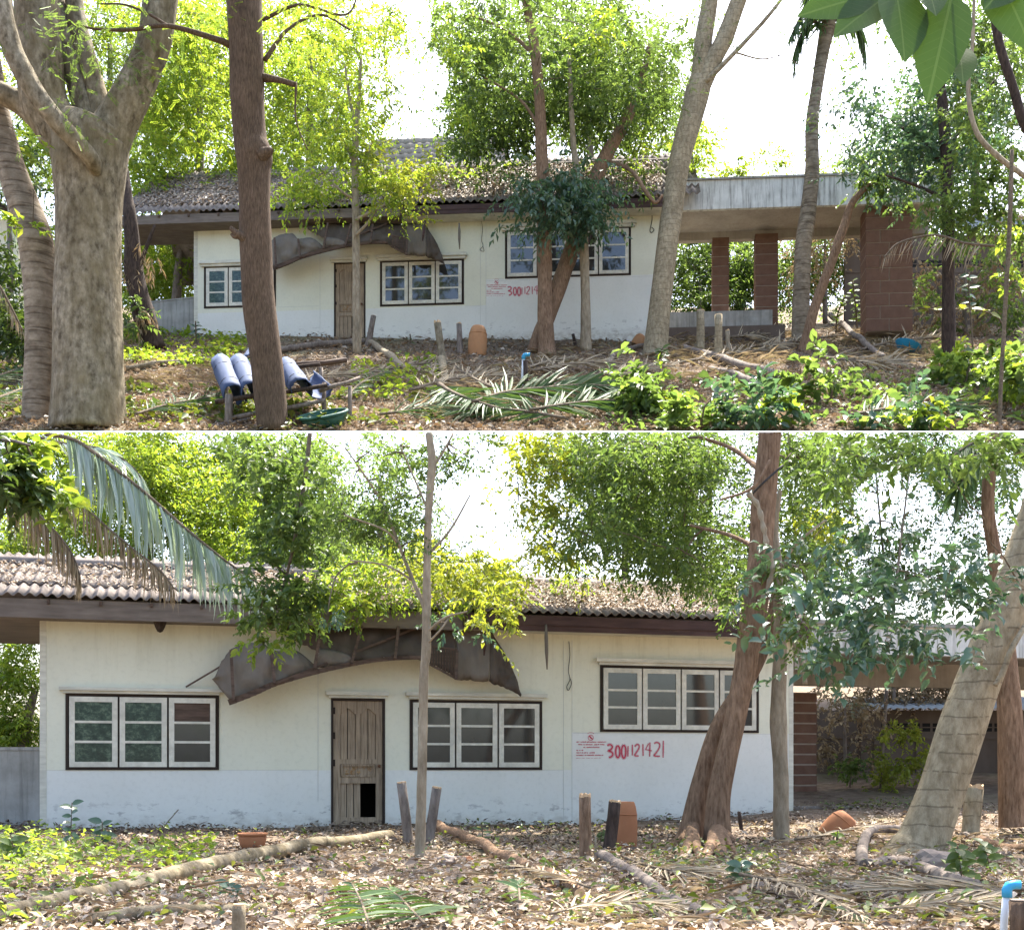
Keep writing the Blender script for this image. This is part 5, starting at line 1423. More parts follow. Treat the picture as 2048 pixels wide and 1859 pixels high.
bgtree('garden_tree', 'shaded green brush in front of the dark block wall behind the black trunk', 1930, 43.0, 'A', [(1870, 620, 70, 50, 43, .6, 20), (2000, 600, 70, 70, 42, .6, 34), (1960, 480, 100, 40, 43, .6, 26)], 'leaf_mid', 0.22, 148, GA, 680, w=10, per=22, clump=.4)
# leaning dead trunk beside the low wall
ydt = Ya(700)
tree('dead_trunk', 'dark shaggy dead trunk leaning left beside the low grey wall', [[(312, 700, 46, ydt), (290, 640, 42, ydt), (272, 570, 40, ydt), (264, 500, 34, ydt), (258, 430, 26, ydt), (250, 340, 16, ydt + .5)]], 'bark_dark', 'A', seed=41, seg=12, nz=0.3,
     crowns=[dict(mat='leaf_palm_dry', blobs=[(275, 520, 26, 70, ydt, .4, 16), (262, 620, 20, 40, ydt - .3, .3, 6)], size=0.3, per=16, clump=0.3, aspect=.16, droop=1.6), dict(mat='leaf_mid', blobs=[(268, 640, 30, 40, ydt - .5, .4, 12)], size=0.22, per=14, clump=.3)], twig_n=14,
     branches=[[(275, 540, 10, ydt), (295, 490, 8, ydt), (310, 450, 5, ydt)], [(300, 640, 10, ydt), (318, 670, 8, ydt), (330, 700, 6, ydt)]])

# ---------------- lower garden
ZONE[0] = 'B'
yb1 = onB(839, 1716).y
tree('slim_tree', 'slim pale tree between two cut stumps near the terracotta pot',
     [[(839, 1720, 27, yb1), (840, 1690, 21, yb1), (845, 1500, 19, yb1), (848, 1350, 18, yb1), (852, 1301, 19, yb1), (854, 1145, 16, yb1), (857, 1023, 15, yb1), (864, 925, 17, yb1), (858, 866, 14, yb1)]], 'bark_pale', 'B', seed=51, seg=14, n=9, nz=.16,
     branches=[[(852, 1220, 10, yb1), (826, 1160, 8, yb1 + .1), (800, 1095, 7, yb1 + .2), (764, 1005, 6, yb1 + .3), (715, 930, 4, yb1 + .3), (690, 895, 3, yb1 + .3)], [(855, 1110, 6, yb1), (900, 1060, 5, yb1), (940, 990, 3, yb1)], [(862, 940, 7, yb1), (885, 905, 5, yb1), (905, 870, 4, yb1)], [(800, 1095, 5, yb1 + .2), (770, 1060, 4, yb1), (690, 1030, 3, yb1)], [(851, 1265, 6, yb1), (890, 1235, 5, yb1 - .1), (935, 1222, 3, yb1 - .1)], [(851, 1290, 5, yb1), (880, 1260, 4, yb1 - .1), (905, 1225, 3, yb1 - .1)], [(856, 1020, 5, yb1), (830, 960, 4, yb1), (800, 890, 3, yb1)], [(826, 1160, 5, yb1 + .1), (770, 1130, 4, yb1), (700, 1120, 3, yb1)]],
     crowns=[dict(mat='leaf_mid', blobs=[(750, 960, 110, 90, yb1 + .6, .7, 70), (860, 920, 90, 60, yb1 + .4, .6, 36), (720, 1060, 80, 60, yb1 + .6, .5, 40), (940, 940, 60, 70, yb1 + .4, .5, 22), (820, 1060, 60, 60, yb1 + .4, .5, 16)], size=0.06, per=26, clump=0.14, gaps=GAPB),
             dict(mat='leaf_yellow', blobs=[(950, 1150, 100, 50, yb1 + 2.5, .8, 46), (860, 1120, 90, 40, yb1 + 2.5, .8, 26), (1000, 1190, 40, 30, yb1 + 1.5, .4, 12), (955, 1230, 16, 30, yb1, .2, 3)], size=0.09, per=24, clump=0.17, gaps=GAPB),
             dict(mat='leaf_blue', blobs=[(850, 1235, 60, 16, yb1 - .1, .2, 5), (690, 1235, 60, 20, yb1, .3, 5), (960, 1255, 14, 14, yb1, .1, 2)], size=0.07, per=12, clump=0.1)], twig_n=110, twig_r=0.012)
yb2 = onB(1434, 1690).y
tree('red_tree', 'thick red-brown trunk with leaning twin, its roots beside the two orange jars',
     [[(1434, 1706, 84, yb2), (1435, 1680, 60, yb2), (1437, 1600, 50, yb2), (1452, 1520, 44, yb2), (1468, 1450, 42, yb2), (1489, 1340, 45, yb2), (1496, 1290, 48, yb2), (1511, 1200, 50, yb2), (1521, 1100, 48, yb2), (1528, 1000, 49, yb2), (1537, 900, 46, yb2), (1541, 850, 46, yb2)],
      [(1374, 1700, 70, yb2 + .35), (1384, 1660, 50, yb2 + .35), (1402, 1565, 38, yb2 + .35), (1438, 1450, 33, yb2 + .35), (1485, 1375, 31, yb2 + .4), (1520, 1310, 29, yb2 + .5), (1545, 1235, 25, yb2 + .6), (1560, 1150, 20, yb2 + .7)]], 'bark_red', 'B', seed=53, seg=22, n=9, nz=.10,
     branches=[[(1522, 1100, 10, yb2), (1460, 1070, 8, yb2 + .5), (1380, 1050, 5, yb2 + .8)], [(1530, 950, 12, yb2), (1470, 900, 9, yb2 + .6), (1395, 872, 6, yb2 + .8)], [(1540, 920, 6, yb2 - .2), (1505, 975, 6, yb2 - .3), (1440, 1000, 4, yb2 - .3)]],
     crowns=[dict(mat='leaf_mid', blobs=[(1250, 920, 120, 60, yb2 + 2, 1.2, 110), (1380, 930, 110, 70, yb2 + 2, 1.2, 110), (1230, 1030, 110, 80, yb2 + 2.4, 1.2, 110), (1370, 1060, 110, 80, yb2 + 2.4, 1.2, 100), (1430, 1150, 90, 40, yb2 + 2, .8, 40), (1580, 950, 50, 90, yb2 + 1.5, 1, 36), (1620, 900, 70, 50, yb2 + 1.5, 1, 40), (1590, 1100, 50, 60, yb2 + 1.5, .8, 30)], size=0.085, per=34, clump=0.2, gaps=GAPB),
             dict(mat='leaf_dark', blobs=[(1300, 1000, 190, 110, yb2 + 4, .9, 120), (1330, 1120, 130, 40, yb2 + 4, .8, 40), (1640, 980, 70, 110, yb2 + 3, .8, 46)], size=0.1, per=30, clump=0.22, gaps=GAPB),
             dict(mat='leaf_yellow', blobs=[(1070, 930, 80, 80, yb2 + 3, .8, 50), (1085, 1050, 60, 100, yb2 + 3, .8, 50), (1660, 1040, 50, 40, yb2 + 2.5, .6, 22), (1140, 900, 90, 40, yb2 + 3, .8, 26)], size=0.1, per=26, clump=0.2, gaps=GAPB)], twig_n=150, twig_r=0.018)
def roots(parent, bark, start, ends, w):
    for ex, ey in ends:
        b0 = onB(ex, ey)
        a0 = P(start[0], start[1], start[2])
        m0 = a0.lerp(b0, .55); m0.z = max(.06, a0.z * .22)
        c_ = [Vector(q) for q in catmull([tuple(a0), tuple(m0), tuple(b0 + Vector((0, 0, .015))), tuple(b0 + (b0 - m0) * .5 - Vector((0, 0, .04)))], 6)]
        r0_ = w * .5 * start[2] / F
        ZONE[0] = None
        MB().tube(c_, [r0_ * (1 - .8 * i / len(c_)) for i in range(len(c_))], 10, .15).build('root', bark, parent, True, True)
        ZONE[0] = 'B'
_rt = [o for o in COL.objects if o.get('label', '').startswith('thick red-brown trunk')][0]
roots(_rt, 'bark_red', (1434, 1655, yb2), [(1470, 1708), (1448, 1722), (1408, 1722), (1490, 1695)], 30)
roots(_rt, 'bark_red', (1386, 1650, yb2 + .35), [(1342, 1695), (1366, 1712), (1398, 1712)], 26)
# rope-like creeper on the red trunk
c = catmull([(1495, 985, 0), (1515, 1010, 0), (1526, 1050, 0), (1534, 1090, 0), (1545, 1130, 0), (1537, 1170, 0), (1520, 1205, 0)], 5)
o = MB().tube([P(q[0], q[1], yb2 - .28) for q in c], [0.028 * (1 + .35 * math.sin(i * 1.9)) for i in range(len(c))], 7).build('creeper', 'bark_pale', None, True)
tag(o, 'pale knotted creeper stem twisting on the thick red-brown trunk', 'vine')
c = catmull([(1502, 990, 0), (1530, 962, 0), (1566, 930, 0)], 5)
o = MB().tube([P(q[0], q[1], yb2 - .30 + .1 * abs(i - 5) / 5) for i, q in enumerate(c)], [0.012] * len(c), 6).build('rope', 'rope_dark', None, True)
tag(o, 'dark rope tied slantwise around the thick red-brown trunk', 'rope')
yb3 = onB(1562, 1686).y
tree('pale_tree', 'thin straight pale trunk right of the four-sash window, by the wall corner',
     [[(1562, 1692, 42, yb3), (1562, 1670, 34, yb3), (1561, 1550, 31, yb3), (1557, 1440, 32, yb3), (1559, 1340, 28, yb3), (1560, 1277, 27, yb3), (1557, 1147, 20, yb3), (1550, 1060, 14, yb3), (1560, 980, 9, yb3)]], 'bark_pale', 'B', seed=55, seg=16, n=8, nz=.14,
     branches=[[(1558, 1235, 12, yb3), (1585, 1275, 12, yb3 - .2), (1603, 1320, 12, yb3 - .3), (1610, 1368, 10, yb3 - .3)], [(1556, 1150, 8, yb3), (1590, 1090, 6, yb3 - .2), (1650, 1040, 4, yb3 - .3)]],
     crowns=[dict(mat='leaf_mid', blobs=[(1600, 1180, 60, 40, yb3 - .6, .5, 20), (1610, 1240, 50, 30, yb3 - .8, .4, 14), (1450, 1210, 50, 20, yb3 - .6, .3, 6)], size=0.09, per=20, clump=0.15, aspect=0.5)], twig_n=20)
yb4 = 12.4
tree('ribbed_leaning_tree', 'big pale ringed tree leaning right at the right edge of the lower view',
     [[(1822, 1735, 150, yb4), (1834, 1705, 118, yb4), (1849, 1674, 102, yb4), (1883, 1581, 91, yb4), (1925, 1451, 91, yb4), (1966, 1340, 86, yb4), (2012, 1220, 84, yb4), (2055, 1100, 78, yb4), (2085, 1000, 72, yb4), (2110, 880, 66, yb4)]], 'bark_ribbed', 'B', seed=57, seg=26, n=9, nz=.06,
     branches=[[(1990, 1370, 10, yb4 - .3), (2005, 1345, 12, yb4 - .3), (2022, 1300, 12, yb4 - .3), (2050, 1250, 10, yb4 - .2)], [(1960, 1330, 8, yb4 - .3), (2000, 1160, 6, yb4 - .2), (2060, 1180, 5, yb4 - .2)]],
     crowns=[dict(mat='leaf_blue', blobs=[(1700, 1180, 170, 80, 9.6, .9, 26), (1830, 1130, 150, 90, 9.6, .9, 24), (1760, 1235, 160, 50, 9.2, .7, 20), (1640, 1110, 90, 70, 10, .5, 12), (1900, 1230, 80, 70, 9.4, .5, 10), (1690, 1330, 60, 40, 9, .3, 6), (1800, 1300, 50, 30, 9, .3, 7)], size=0.105, per=17, clump=0.16, aspect=0.5, gaps=GAPB, detail=True),
             dict(mat='leaf_mid', blobs=[(1750, 900, 110, 30, 10.5, .8, 26), (1850, 930, 90, 40, 10.5, .8, 20), (1700, 960, 60, 60, 10.5, .6, 14), (1990, 900, 60, 40, 10, .6, 20)], size=0.1, per=17, clump=0.15, aspect=0.45, gaps=GAPB)], twig_n=80, twig_r=0.009)
c = catmull([(1800, 1672, 0), (1745, 1676, 0), (1728, 1700, 0), (1726, 1740, 0), (1750, 1742, 0), (1800, 1735, 0), (1850, 1752, 0), (1900, 1775, 0), (1950, 1790, 0)], 5)
o = MB().tube([onB(q[0], q[1]) + Vector((0, 0, 0.10 if i < 14 else 0.06)) for i, q in enumerate(c)], [0.055] * len(c), 9, .2).build('root', 'bark_grey', None, True, True)
tag(o, 'thick looping brown root on the ground left of the ringed leaning tree', 'root')
yb5 = 15.5
tree('slender_palm', 'red-brown palm trunk behind the ringed leaning tree at the right edge',
     [[(2028, 1652, 60, yb5), (2026, 1620, 55, yb5), (2022, 1500, 50, yb5), (2018, 1400, 47, yb5), (2006, 1250, 37, yb5), (1991, 1120, 28, yb5), (1976, 1017, 25, yb5), (1981, 924, 27, yb5), (1986, 885, 32, yb5), (1990, 868, 26, yb5)]], 'bark_red', 'B', seed=59, seg=18, nz=.05, n=8)
for i, pth in enumerate([[(1985, 895, 9, yb5), (1950, 885, 7, yb5 - .3), (1905, 915, 5, yb5 - .5), (1880, 970, 3, yb5 - .5)], [(1985, 900, 9, yb5), (1955, 905, 7, yb5 - .4), (1930, 945, 5, yb5 - .6), (1915, 1010, 3, yb5 - .6)], [(1988, 895, 9, yb5), (2020, 880, 7, yb5), (2060, 900, 5, yb5), (2090, 960, 3, yb5)]]):
    frond('palm_frond', ['dark palm frond reaching far left from the palm top at the right edge', 'dark palm frond drooping steeply from the palm top at the right edge', 'dark palm frond reaching out past the right edge of the lower view'][i], pth, 0.62, 'leaf_palm', 34, 0.35, 45, 0.10, 'fronds of the right-hand palm', seed=i + 5, zone='B')
GBk = 'trees behind the lower house'
bgtree('garden_tree', 'fresh yellow-green tree behind the long hanging palm frond', 300, 24.0, 'B', [(330, 930, 150, 70, 24, 1, 190), (430, 1020, 110, 90, 24, 1, 170), (200, 1050, 130, 90, 24, 1, 150), (60, 1080, 100, 90, 24, 1, 120), (500, 1120, 80, 70, 23.5, 1, 80)], 'leaf_bright', 0.1, 61, GBk, 1600, per=40, clump=0.26)
bgtree('garden_tree', 'leafy mid-green tree over the eaves left of the slim tree', 600, 22.0, 'B', [(570, 930, 100, 70, 21, 1, 110), (600, 1030, 100, 80, 21, 1, 120), (600, 1130, 90, 60, 20, .8, 90), (690, 1130, 70, 60, 20, .8, 50)], 'leaf_mid', 0.11, 62, GBk, 1600, per=32, clump=0.24, gaps=GAPB)
bgtree('garden_tree', 'pale grey-green tree with bare twigs behind the crown of the slim tree', 760, 23.0, 'B', [(760, 930, 110, 70, 23, 1, 60), (760, 1050, 100, 60, 23, 1, 60)], 'leaf_mid', 0.09, 63, GBk, 1600, per=28, clump=0.24, gaps=GAPB, tn=60)
bgtree('garden_tree', 'dark tree with a black leaning trunk behind the roof near the red-brown trunk', 1450, 24.5, 'B', [(1400, 930, 120, 70, 24.5, 1, 80), (1480, 1060, 80, 80, 24.5, 1, 40), (1280, 960, 120, 90, 24.5, 1, 70)], 'leaf_dark', 0.1, 64, GBk, 1600, w=12, lean=-60, top=1000, gaps=GAPB, bark='bark_dark')
bgtree('garden_tree', 'bright leafy tree seen left of the lower house beyond the low wall', 30, 22.0, 'B', [(30, 1330, 70, 60, 22, .8, 80), (40, 1430, 70, 60, 22, .8, 80), (-20, 1480, 60, 40, 22, .8, 30)], 'leaf_bright', 0.1, 65, GBk, 1560, w=34, lean=40, top=1380, per=40, clump=.22)
bgtree('garden_tree', 'loose grey-green tree behind the carport roof right of the red-brown trunk', 1760, 25.0, 'B', [(1700, 1060, 110, 90, 25, 1, 44), (1850, 900, 150, 40, 25, 1, 36), (1950, 1030, 90, 110, 25, 1, 60), (1800, 1150, 120, 60, 25, 1, 40)], 'leaf_blue', 0.1, 66, GBk, 1560, w=8, lean=60, per=28, clump=.24, gaps=GAPB)
bgtree('garden_tree', 'brown tangled thicket behind the block column of the lower carport', 1690, 24.6, 'B', [(1690, 1440, 60, 50, 24.8, .4, 40), (1790, 1385, 130, 26, 26.6, .4, 110), (1680, 1500, 50, 50, 24.8, .4, 26), (1900, 1375, 90, 26, 26.6, .4, 50)], 'leaf_palm_dry', 0.11, 67, GBk, 1560, w=8, per=22, clump=.2)
bgtree('garden_tree', 'dense yellow-green tree far behind the left part of the lower roof', 200, 26.2, 'B', [(120, 920, 200, 80, 26.2, .6, 170), (330, 930, 170, 80, 26.2, .6, 170), (480, 960, 120, 90, 26.2, .6, 120), (200, 1060, 220, 90, 26.2, .6, 190), (430, 1090, 160, 80, 26, .6, 140), (60, 1150, 120, 60, 26, .6, 60)], 'leaf_bright', 0.11, 150, GBk, 1600, per=42, clump=.28)
bgtree('garden_tree', 'green tree far behind the crown left of the slim tree', 640, 26.3, 'B', [(600, 920, 130, 80, 26.3, .6, 120), (640, 1050, 140, 90, 26.2, .6, 130), (760, 1090, 140, 60, 26.2, .6, 90), (860, 1130, 120, 40, 26, .6, 70)], 'leaf_mid', 0.11, 151, GBk, 1600, per=36, clump=.28, gaps=GAPB)
bgtree('garden_tree', 'broad green tree far behind the roof left of the red-brown trunk', 1250, 26.3, 'B', [(1160, 930, 140, 90, 26.3, .6, 110), (1320, 930, 170, 90, 26.3, .6, 140), (1220, 1060, 150, 90, 26.2, .6, 110), (1400, 1070, 130, 90, 26.2, .6, 100)], 'leaf_mid', 0.11, 152, GBk, 1600, per=36, clump=.28, gaps=GAPB)
bgtree('garden_tree', 'soft green tree far behind the carport roof at the right edge', 1800, 26.3, 'B', [(1640, 950, 120, 110, 26.3, .6, 120), (1760, 900, 180, 60, 26.3, .6, 100), (1960, 930, 160, 90, 26.3, .6, 130), (1930, 1080, 140, 120, 26.2, .6, 130), (1700, 1130, 170, 80, 26.2, .6, 100)], 'leaf_mid', 0.11, 153, GBk, 1600, w=8, lean=-50, per=34, clump=.28, gaps=GAPB)
bgtree('garden_tree', 'leafy sprays spilling over the middle of the lower roof', 760, 20.6, 'B', [(760, 1160, 150, 44, 17.6, .5, 70), (650, 1190, 110, 34, 17.2, .4, 46), (900, 1175, 130, 34, 18, .5, 46), (1010, 1150, 90, 50, 18.6, .4, 30), (1120, 1140, 60, 26, 19, .4, 12)], 'leaf_bright', 0.09, 154, GBk, 1600, per=28, clump=.2, gaps=GAPB)
# near leaves hanging in at the upper left corner and over the awning, from a tree beside the picture
tree('overhanging_tree', 'tree outside the left edge with dark glossy leaves hanging into the corner above the fronds',
     [[(-420, 1780, 60, 8.2), (-400, 1500, 52, 8.2), (-330, 1200, 44, 8.2), (-230, 1000, 30, 8.2), (-120, 900, 16, 8.3), (0, 880, 8, 8.4), (60, 890, 5, 8.4)]], 'bark_grey', 'B', seed=68, seg=12,
     crowns=[dict(mat='leaf_dark', blobs=[(20, 930, 70, 60, 8.4, .4, 36), (-60, 920, 90, 70, 8.4, .5, 26)], size=0.11, per=20, clump=0.11, aspect=0.5, detail=True),
             dict(mat='leaf_bright', blobs=[(85, 920, 40, 60, 8.6, .3, 14), (70, 990, 30, 30, 8.6, .2, 6)], size=0.11, per=14, clump=0.1, aspect=0.5, detail=True)], twig_n=24, twig_r=.008)
yh = 13.5
tree('overhanging_branch_tree', 'leafy bough with fresh leaves hanging in front of the awning left of the slim tree',
     [[(620, 866, 9, yh), (612, 940, 9, yh), (600, 1020, 8, yh), (585, 1100, 7, yh), (565, 1180, 5, yh), (540, 1250, 3, yh)]], 'twig_bark', 'B', cat='branch', seed=69, seg=8,
     crowns=[dict(mat='leaf_mid', blobs=[(520, 900, 90, 40, yh, .5, 26), (560, 990, 80, 70, yh, .6, 44), (600, 1080, 80, 60, yh, .6, 40), (600, 1170, 70, 50, yh, .5, 40), (560, 1230, 50, 30, yh, .4, 18)], size=0.1, per=20, clump=0.15, aspect=0.5, gaps=GAPB, detail=True),
             dict(mat='leaf_bright', blobs=[(520, 1245, 24, 30, yh - .3, .2, 6), (530, 1285, 22, 22, yh - .3, .1, 3), (640, 1180, 60, 40, yh, .4, 12)], size=0.1, per=10, clump=0.12, aspect=0.55, detail=True)], twig_n=50, twig_r=.008)
ZONE[0] = None

# unseen trees added beside the lower yard, their boughs placed to dapple its ground
def unseen_shade_tree(label, x, y, tops, blobs, seed):
    root = empty('unseen_shade_tree', (x, y, 0), label, 'tree', 'unseen trees added to shade the yard')
    pts = [Vector((x, y, -0.1)), Vector((x * 1.0, y, 3)), Vector((x * .98, y + .2, 7)), Vector((x * .9, y + .5, 11))]
    pc = [Vector(p) for p in catmull([tuple(p) for p in pts], 6)]
    MB().tube(pc, [0.42 - 0.2 * i / len(pc) for i in range(len(pc))], 14, .1).build('trunk', 'bark_grey', root, True, True)
    for tp in tops:
        q = [Vector(p) for p in catmull([tuple(pc[-2]), tuple(pc[-1].lerp(Vector(tp), .45) + Vector((0, 0, .8))), tuple(tp)], 6)]
        MB().tube(q, [0.15 - .12 * i / len(q) for i in range(len(q))], 8, .1).build('branch', 'bark_grey', root, True, True)
    crown('crown', root, 'leaf_mid', blobs, 0.26, per=26, clump=0.5, seed=seed, zone='sky')
def cb(x, y, z, rx, rz, ry, n):
    return (CX + x * F / y, HZ - (z - H) * F / y, rx * F / y, rz * F / y, y, ry, n)
unseen_shade_tree('tall unseen tree added left of the lower yard to shade it', -9.5, 12.0, [(-4, 14, 12.5), (-6, 19, 15), (0, 16, 13.5)],
            [cb(-2, 13.5, 11.2, 3.0, .9, 2.0, 62), cb(-4.5, 18, 14.6, 3.0, .9, 2.2, 46), cb(-1, 21, 16.6, 3.5, 1, 2.4, 72), cb(-6, 23, 18, 3, 1, 2, 44)], 71)
unseen_shade_tree('tall unseen tree added right of the lower yard to shade it', 10.5, 12.5, [(5, 14, 12.5), (6, 20, 16), (2.5, 17, 14)],
            [cb(3.5, 13, 10.8, 3.0, .8, 2.0, 62), cb(4.5, 17.5, 14, 3.2, .9, 2.2, 70), cb(7.5, 20, 16, 3.0, 1, 2.2, 50), cb(4.5, 24, 18.6, 3.5, 1, 2.4, 66)], 72)

# unseen trees added behind the camera for the window panes to mirror
for i, (x, y, hgt, lab) in enumerate(((-7, -13, 9, 'tree added behind the camera on the left, mirrored in the panes'), (1.5, -17, 10, 'tree added straight behind the camera, mirrored in the panes'), (9, -14, 9, 'tree added behind the camera on the right, mirrored in the panes'))):
    root = empty('added_mirrored_tree', (x, y, 0), lab, 'tree', 'trees added behind the camera')
    MB().tube([Vector((x, y, -.1)), Vector((x + .2, y, hgt * .4)), Vector((x, y + .2, hgt * .8))], [.3, .24, .1], 12, .1).build('trunk', 'bark_grey', root, True, True)
    rg = np.random.default_rng(500 + i)
    c_ = rg.normal(size=(1100, 3)) * np.array([1.7, 1.4, hgt * .17]) + np.array([x, y, hgt * .62])
    v, t = leaf_geo(c_, rg.normal(size=c_.shape) + [0, 0, -.4], rg.normal(size=c_.shape) + [0, 0, 1], np.full(1100, .4), np.full(1100, .2))
    np_mesh('crown', v, t, 'leaf_mid', root)

# ------------------------------------------------------------------ things lying in the gardens
def bumps(p, zone):
    a = 0.05 if zone == 'B' else 0.09
    out = np.empty(len(p))
    for i, (x, y, z) in enumerate(p):
        e = a if zone == 'B' else a * sstep(y, YE, YE + 1.2)
        out[i] = e * (mnoise.noise(Vector((x * 0.7, y * 0.7, 3.1))) + 0.5 * mnoise.noise(Vector((x * 2.1, y * 2.1, 7.7))))
    return out
def stump(label, zone, base, top, w, bark='bark_grey', cut=True, group='cut stumps', wt=None, jag=0.0, name='stump'):
    b = onB(*base) if zone == 'B' else onA(*base)
    Y = b.y
    root = empty(name, b, label, 'stump', group)
    t = P(top[0], top[1], Y)
    r0, r1 = w / 2 * Y / F, (wt or w * .92) / 2 * Y / F
    pts = [b + (t - b) * q for q in (-0.06, 0, 0.15, 0.4, 0.7, 1.0)]
    mb = MB().tube(pts, [r0 * 1.25, r0 * 1.15, r0, r0 * .5 + r1 * .5, r1, r1], 14, .12, True, base[0] * .1)
    o = mb.build('trunk', bark, root, True, True)
    if cut:
        d = (t - b).normalized()
        rg = random.Random(int(base[0]))
        c = MB()
        n_ = 14
        sx = d.cross(Vector((0, 1, 0))).normalized(); sy = sx.cross(d)
        c.v.append(tuple(t + d * 0.012))
        for j in range(n_):
            an = 2 * math.pi * j / n_
            c.v.append(tuple(t + (sx * math.cos(an) + sy * math.sin(an)) * r1 * .93 + d * (0.01 + jag * rg.random() * r1)))
        for j in range(n_):
            c.v.append(tuple(t + (sx * math.cos(2 * math.pi * j / n_) + sy * math.sin(2 * math.pi * j / n_)) * r1 * 1.0 - d * 0.01))
        for j in range(n_):
            c.f.append((0, 1 + j, 1 + (j + 1) % n_))
            c.f.append((1 + j, 1 + n_ + j, 1 + n_ + (j + 1) % n_, 1 + (j + 1) % n_))
        c.build('cut_face', 'cut_wood', root, False, True)
    return root
stump('tall grey stump leaning left, left of the slim tree near the terracotta pot', 'B', (818, 1690), (803, 1564), 21)
stump('short grey stump leaning right, right of the slim tree near the terracotta pot', 'B', (856, 1692), (874, 1574), 21)
stump('thick reddish stump with a pale splintered top in front of the orange jar', 'B', (1171, 1722), (1170, 1592), 26, 'bark_red', jag=.5)
stump('dark slanting cut stump touching the orange jar', 'B', (1218, 1702), (1230, 1603), 27, 'bark_dark', jag=.3)
stump('small pale wooden stake stump between the two stumps by the orange jar', 'B', (1192, 1726), (1191, 1668), 9, 'bark_pale', wt=4)
stump('thin pale broken stake in front of the orange jar', 'B', (1258, 1690), (1261, 1638), 9, 'bark_pale', wt=6)
stump('short furrowed stump at the bottom edge in front of the lying logs', 'B', (478, 1885), (478, 1810), 28, 'bark_mottled')
stump('light split stump right of the ringed leaning tree', 'B', (1940, 1672), (1949, 1575), 34, 'bark_ribbed', wt=36, jag=.5)
stump('thin dark stub on the ground between the red-brown and pale trunks', 'B', (1484, 1668), (1478, 1622), 8, 'bark_dark', False)
stump('grey leaning stump beside the slim tree at the upper door', 'A', (736, 692), (747, 632), 12)
stump('tall stump with a fresh orange cut left of the brown urn', 'A', (885, 722), (875, 646), 16, 'bark_mottled', jag=.6)
stump('short dark stump with a fresh cut touching the brown urn', 'A', (920, 708), (918, 648), 12, 'bark_grey', jag=.4)
stump('left one of the two pale cut posts in front of the carport slab', 'A', (1401, 702), (1401, 622), 17, 'bark_ribbed', jag=.2)
stump('right one of the two pale cut posts in front of the carport slab', 'A', (1437, 716), (1437, 630), 17, 'bark_ribbed', jag=.2)
stump('short splintered stub right of the two pale cut posts', 'A', (1456, 702), (1455, 662), 10, 'bark_pale', jag=.6)
stump('thin dark stub between the red-brown trunk and the thin pale trunk above', 'A', (1152, 696), (1146, 668), 7, 'bark_dark', False)

def log(label, zone, path, bark, group='felled logs', lift=1.15, name='log', cat='log', seg=12, nz=.1):
    """path: (px, py, width) lying on the ground"""
    c = catmull(path, 8)
    pts, rad = [], []
    for q in c:
        g = onB(q[0], q[1]) if zone == 'B' else onA(q[0], q[1])
        r_ = q[2] / 2 * g.y / F
        bz_ = float(bumps(np.array([tuple(g)]), zone)[0])
        pts.append(g + Vector((0, 0, r_ * lift + max(bz_, -.02)))); rad.append(r_)
    root = empty(name, pts[0], label, cat, group)
    ZONE[0] = zone if zone == 'A' else None
    MB().tube(pts, rad, seg, nz, True, path[0][0] * .07).build('log_body', bark, root, True, True)
    ZONE[0] = None
    for e, f_ in ((0, 1), (-1, -2)):
        d = (pts[e] - pts[f_]).normalized()
        MB().tube([pts[e] + d * 0.001, pts[e] + d * 0.008], [rad[e] * .93] * 2, seg).build('cut_end', 'cut_wood', root, False, True)
    return root
log('long pale log lying from the bottom left corner towards the slim tree', 'B', [(-40, 1862, 34), (120, 1823, 34), (260, 1790, 33), (400, 1756, 33), (520, 1722, 30), (650, 1700, 26), (780, 1682, 22)], 'bark_mottled')
log('shorter brown log lying behind the furrowed stump at the bottom edge', 'B', [(180, 1858, 26), (300, 1846, 26), (420, 1838, 25), (530, 1830, 20)], 'bark_mottled')
log('thin grey branch lying between the long pale log and the shorter brown log', 'B', [(300, 1845, 9), (420, 1822, 10), (510, 1808, 6)], 'bark_grey', 'fallen branches', cat='branch', name='fallen_branch')
log('straight reddish log slanting right from the foot of the slim tree', 'B', [(876, 1664, 21), (960, 1700, 22), (1040, 1742, 24), (1110, 1772, 25), (1160, 1800, 25)], 'bark_red')
log('grey log slanting right from the stumps by the orange jar', 'B', [(1200, 1728, 22), (1262, 1760, 24), (1330, 1800, 26), (1400, 1838, 27), (1450, 1870, 28)], 'bark_grey')
log('pale barkless log at the bottom edge below the dry fronds', 'B', [(1240, 1822, 20), (1320, 1842, 24), (1400, 1868, 26)], 'bark_pale')
log('short log end sticking out below the tan dry frond', 'B', [(1018, 1790, 20), (1038, 1812, 21), (1062, 1832, 21)], 'bark_mottled')
log('thin dark branch on the soil right of the terracotta pot', 'B', [(540, 1703, 6), (600, 1695, 7), (640, 1682, 5)], 'bark_dark', 'fallen branches', cat='branch', name='fallen_branch')
log('brown log lying at the right edge behind the light split stump', 'B', [(1960, 1688, 18), (2010, 1705, 20), (2075, 1722, 20)], 'bark_red')
log('long thin pole lying across the straw from the pale trunk', 'B', [(1480, 1695, 7), (1560, 1735, 8), (1660, 1765, 9), (1780, 1785, 9), (1900, 1800, 8)], 'bark_grey', 'fallen branches', cat='branch', name='fallen_branch')
log('curved bare branch on the ground left of the red-brown roots', 'B', [(1345, 1722, 8), (1372, 1715, 9), (1385, 1690, 7), (1378, 1670, 5)], 'bark_pale', 'fallen branches', cat='branch', name='fallen_branch')
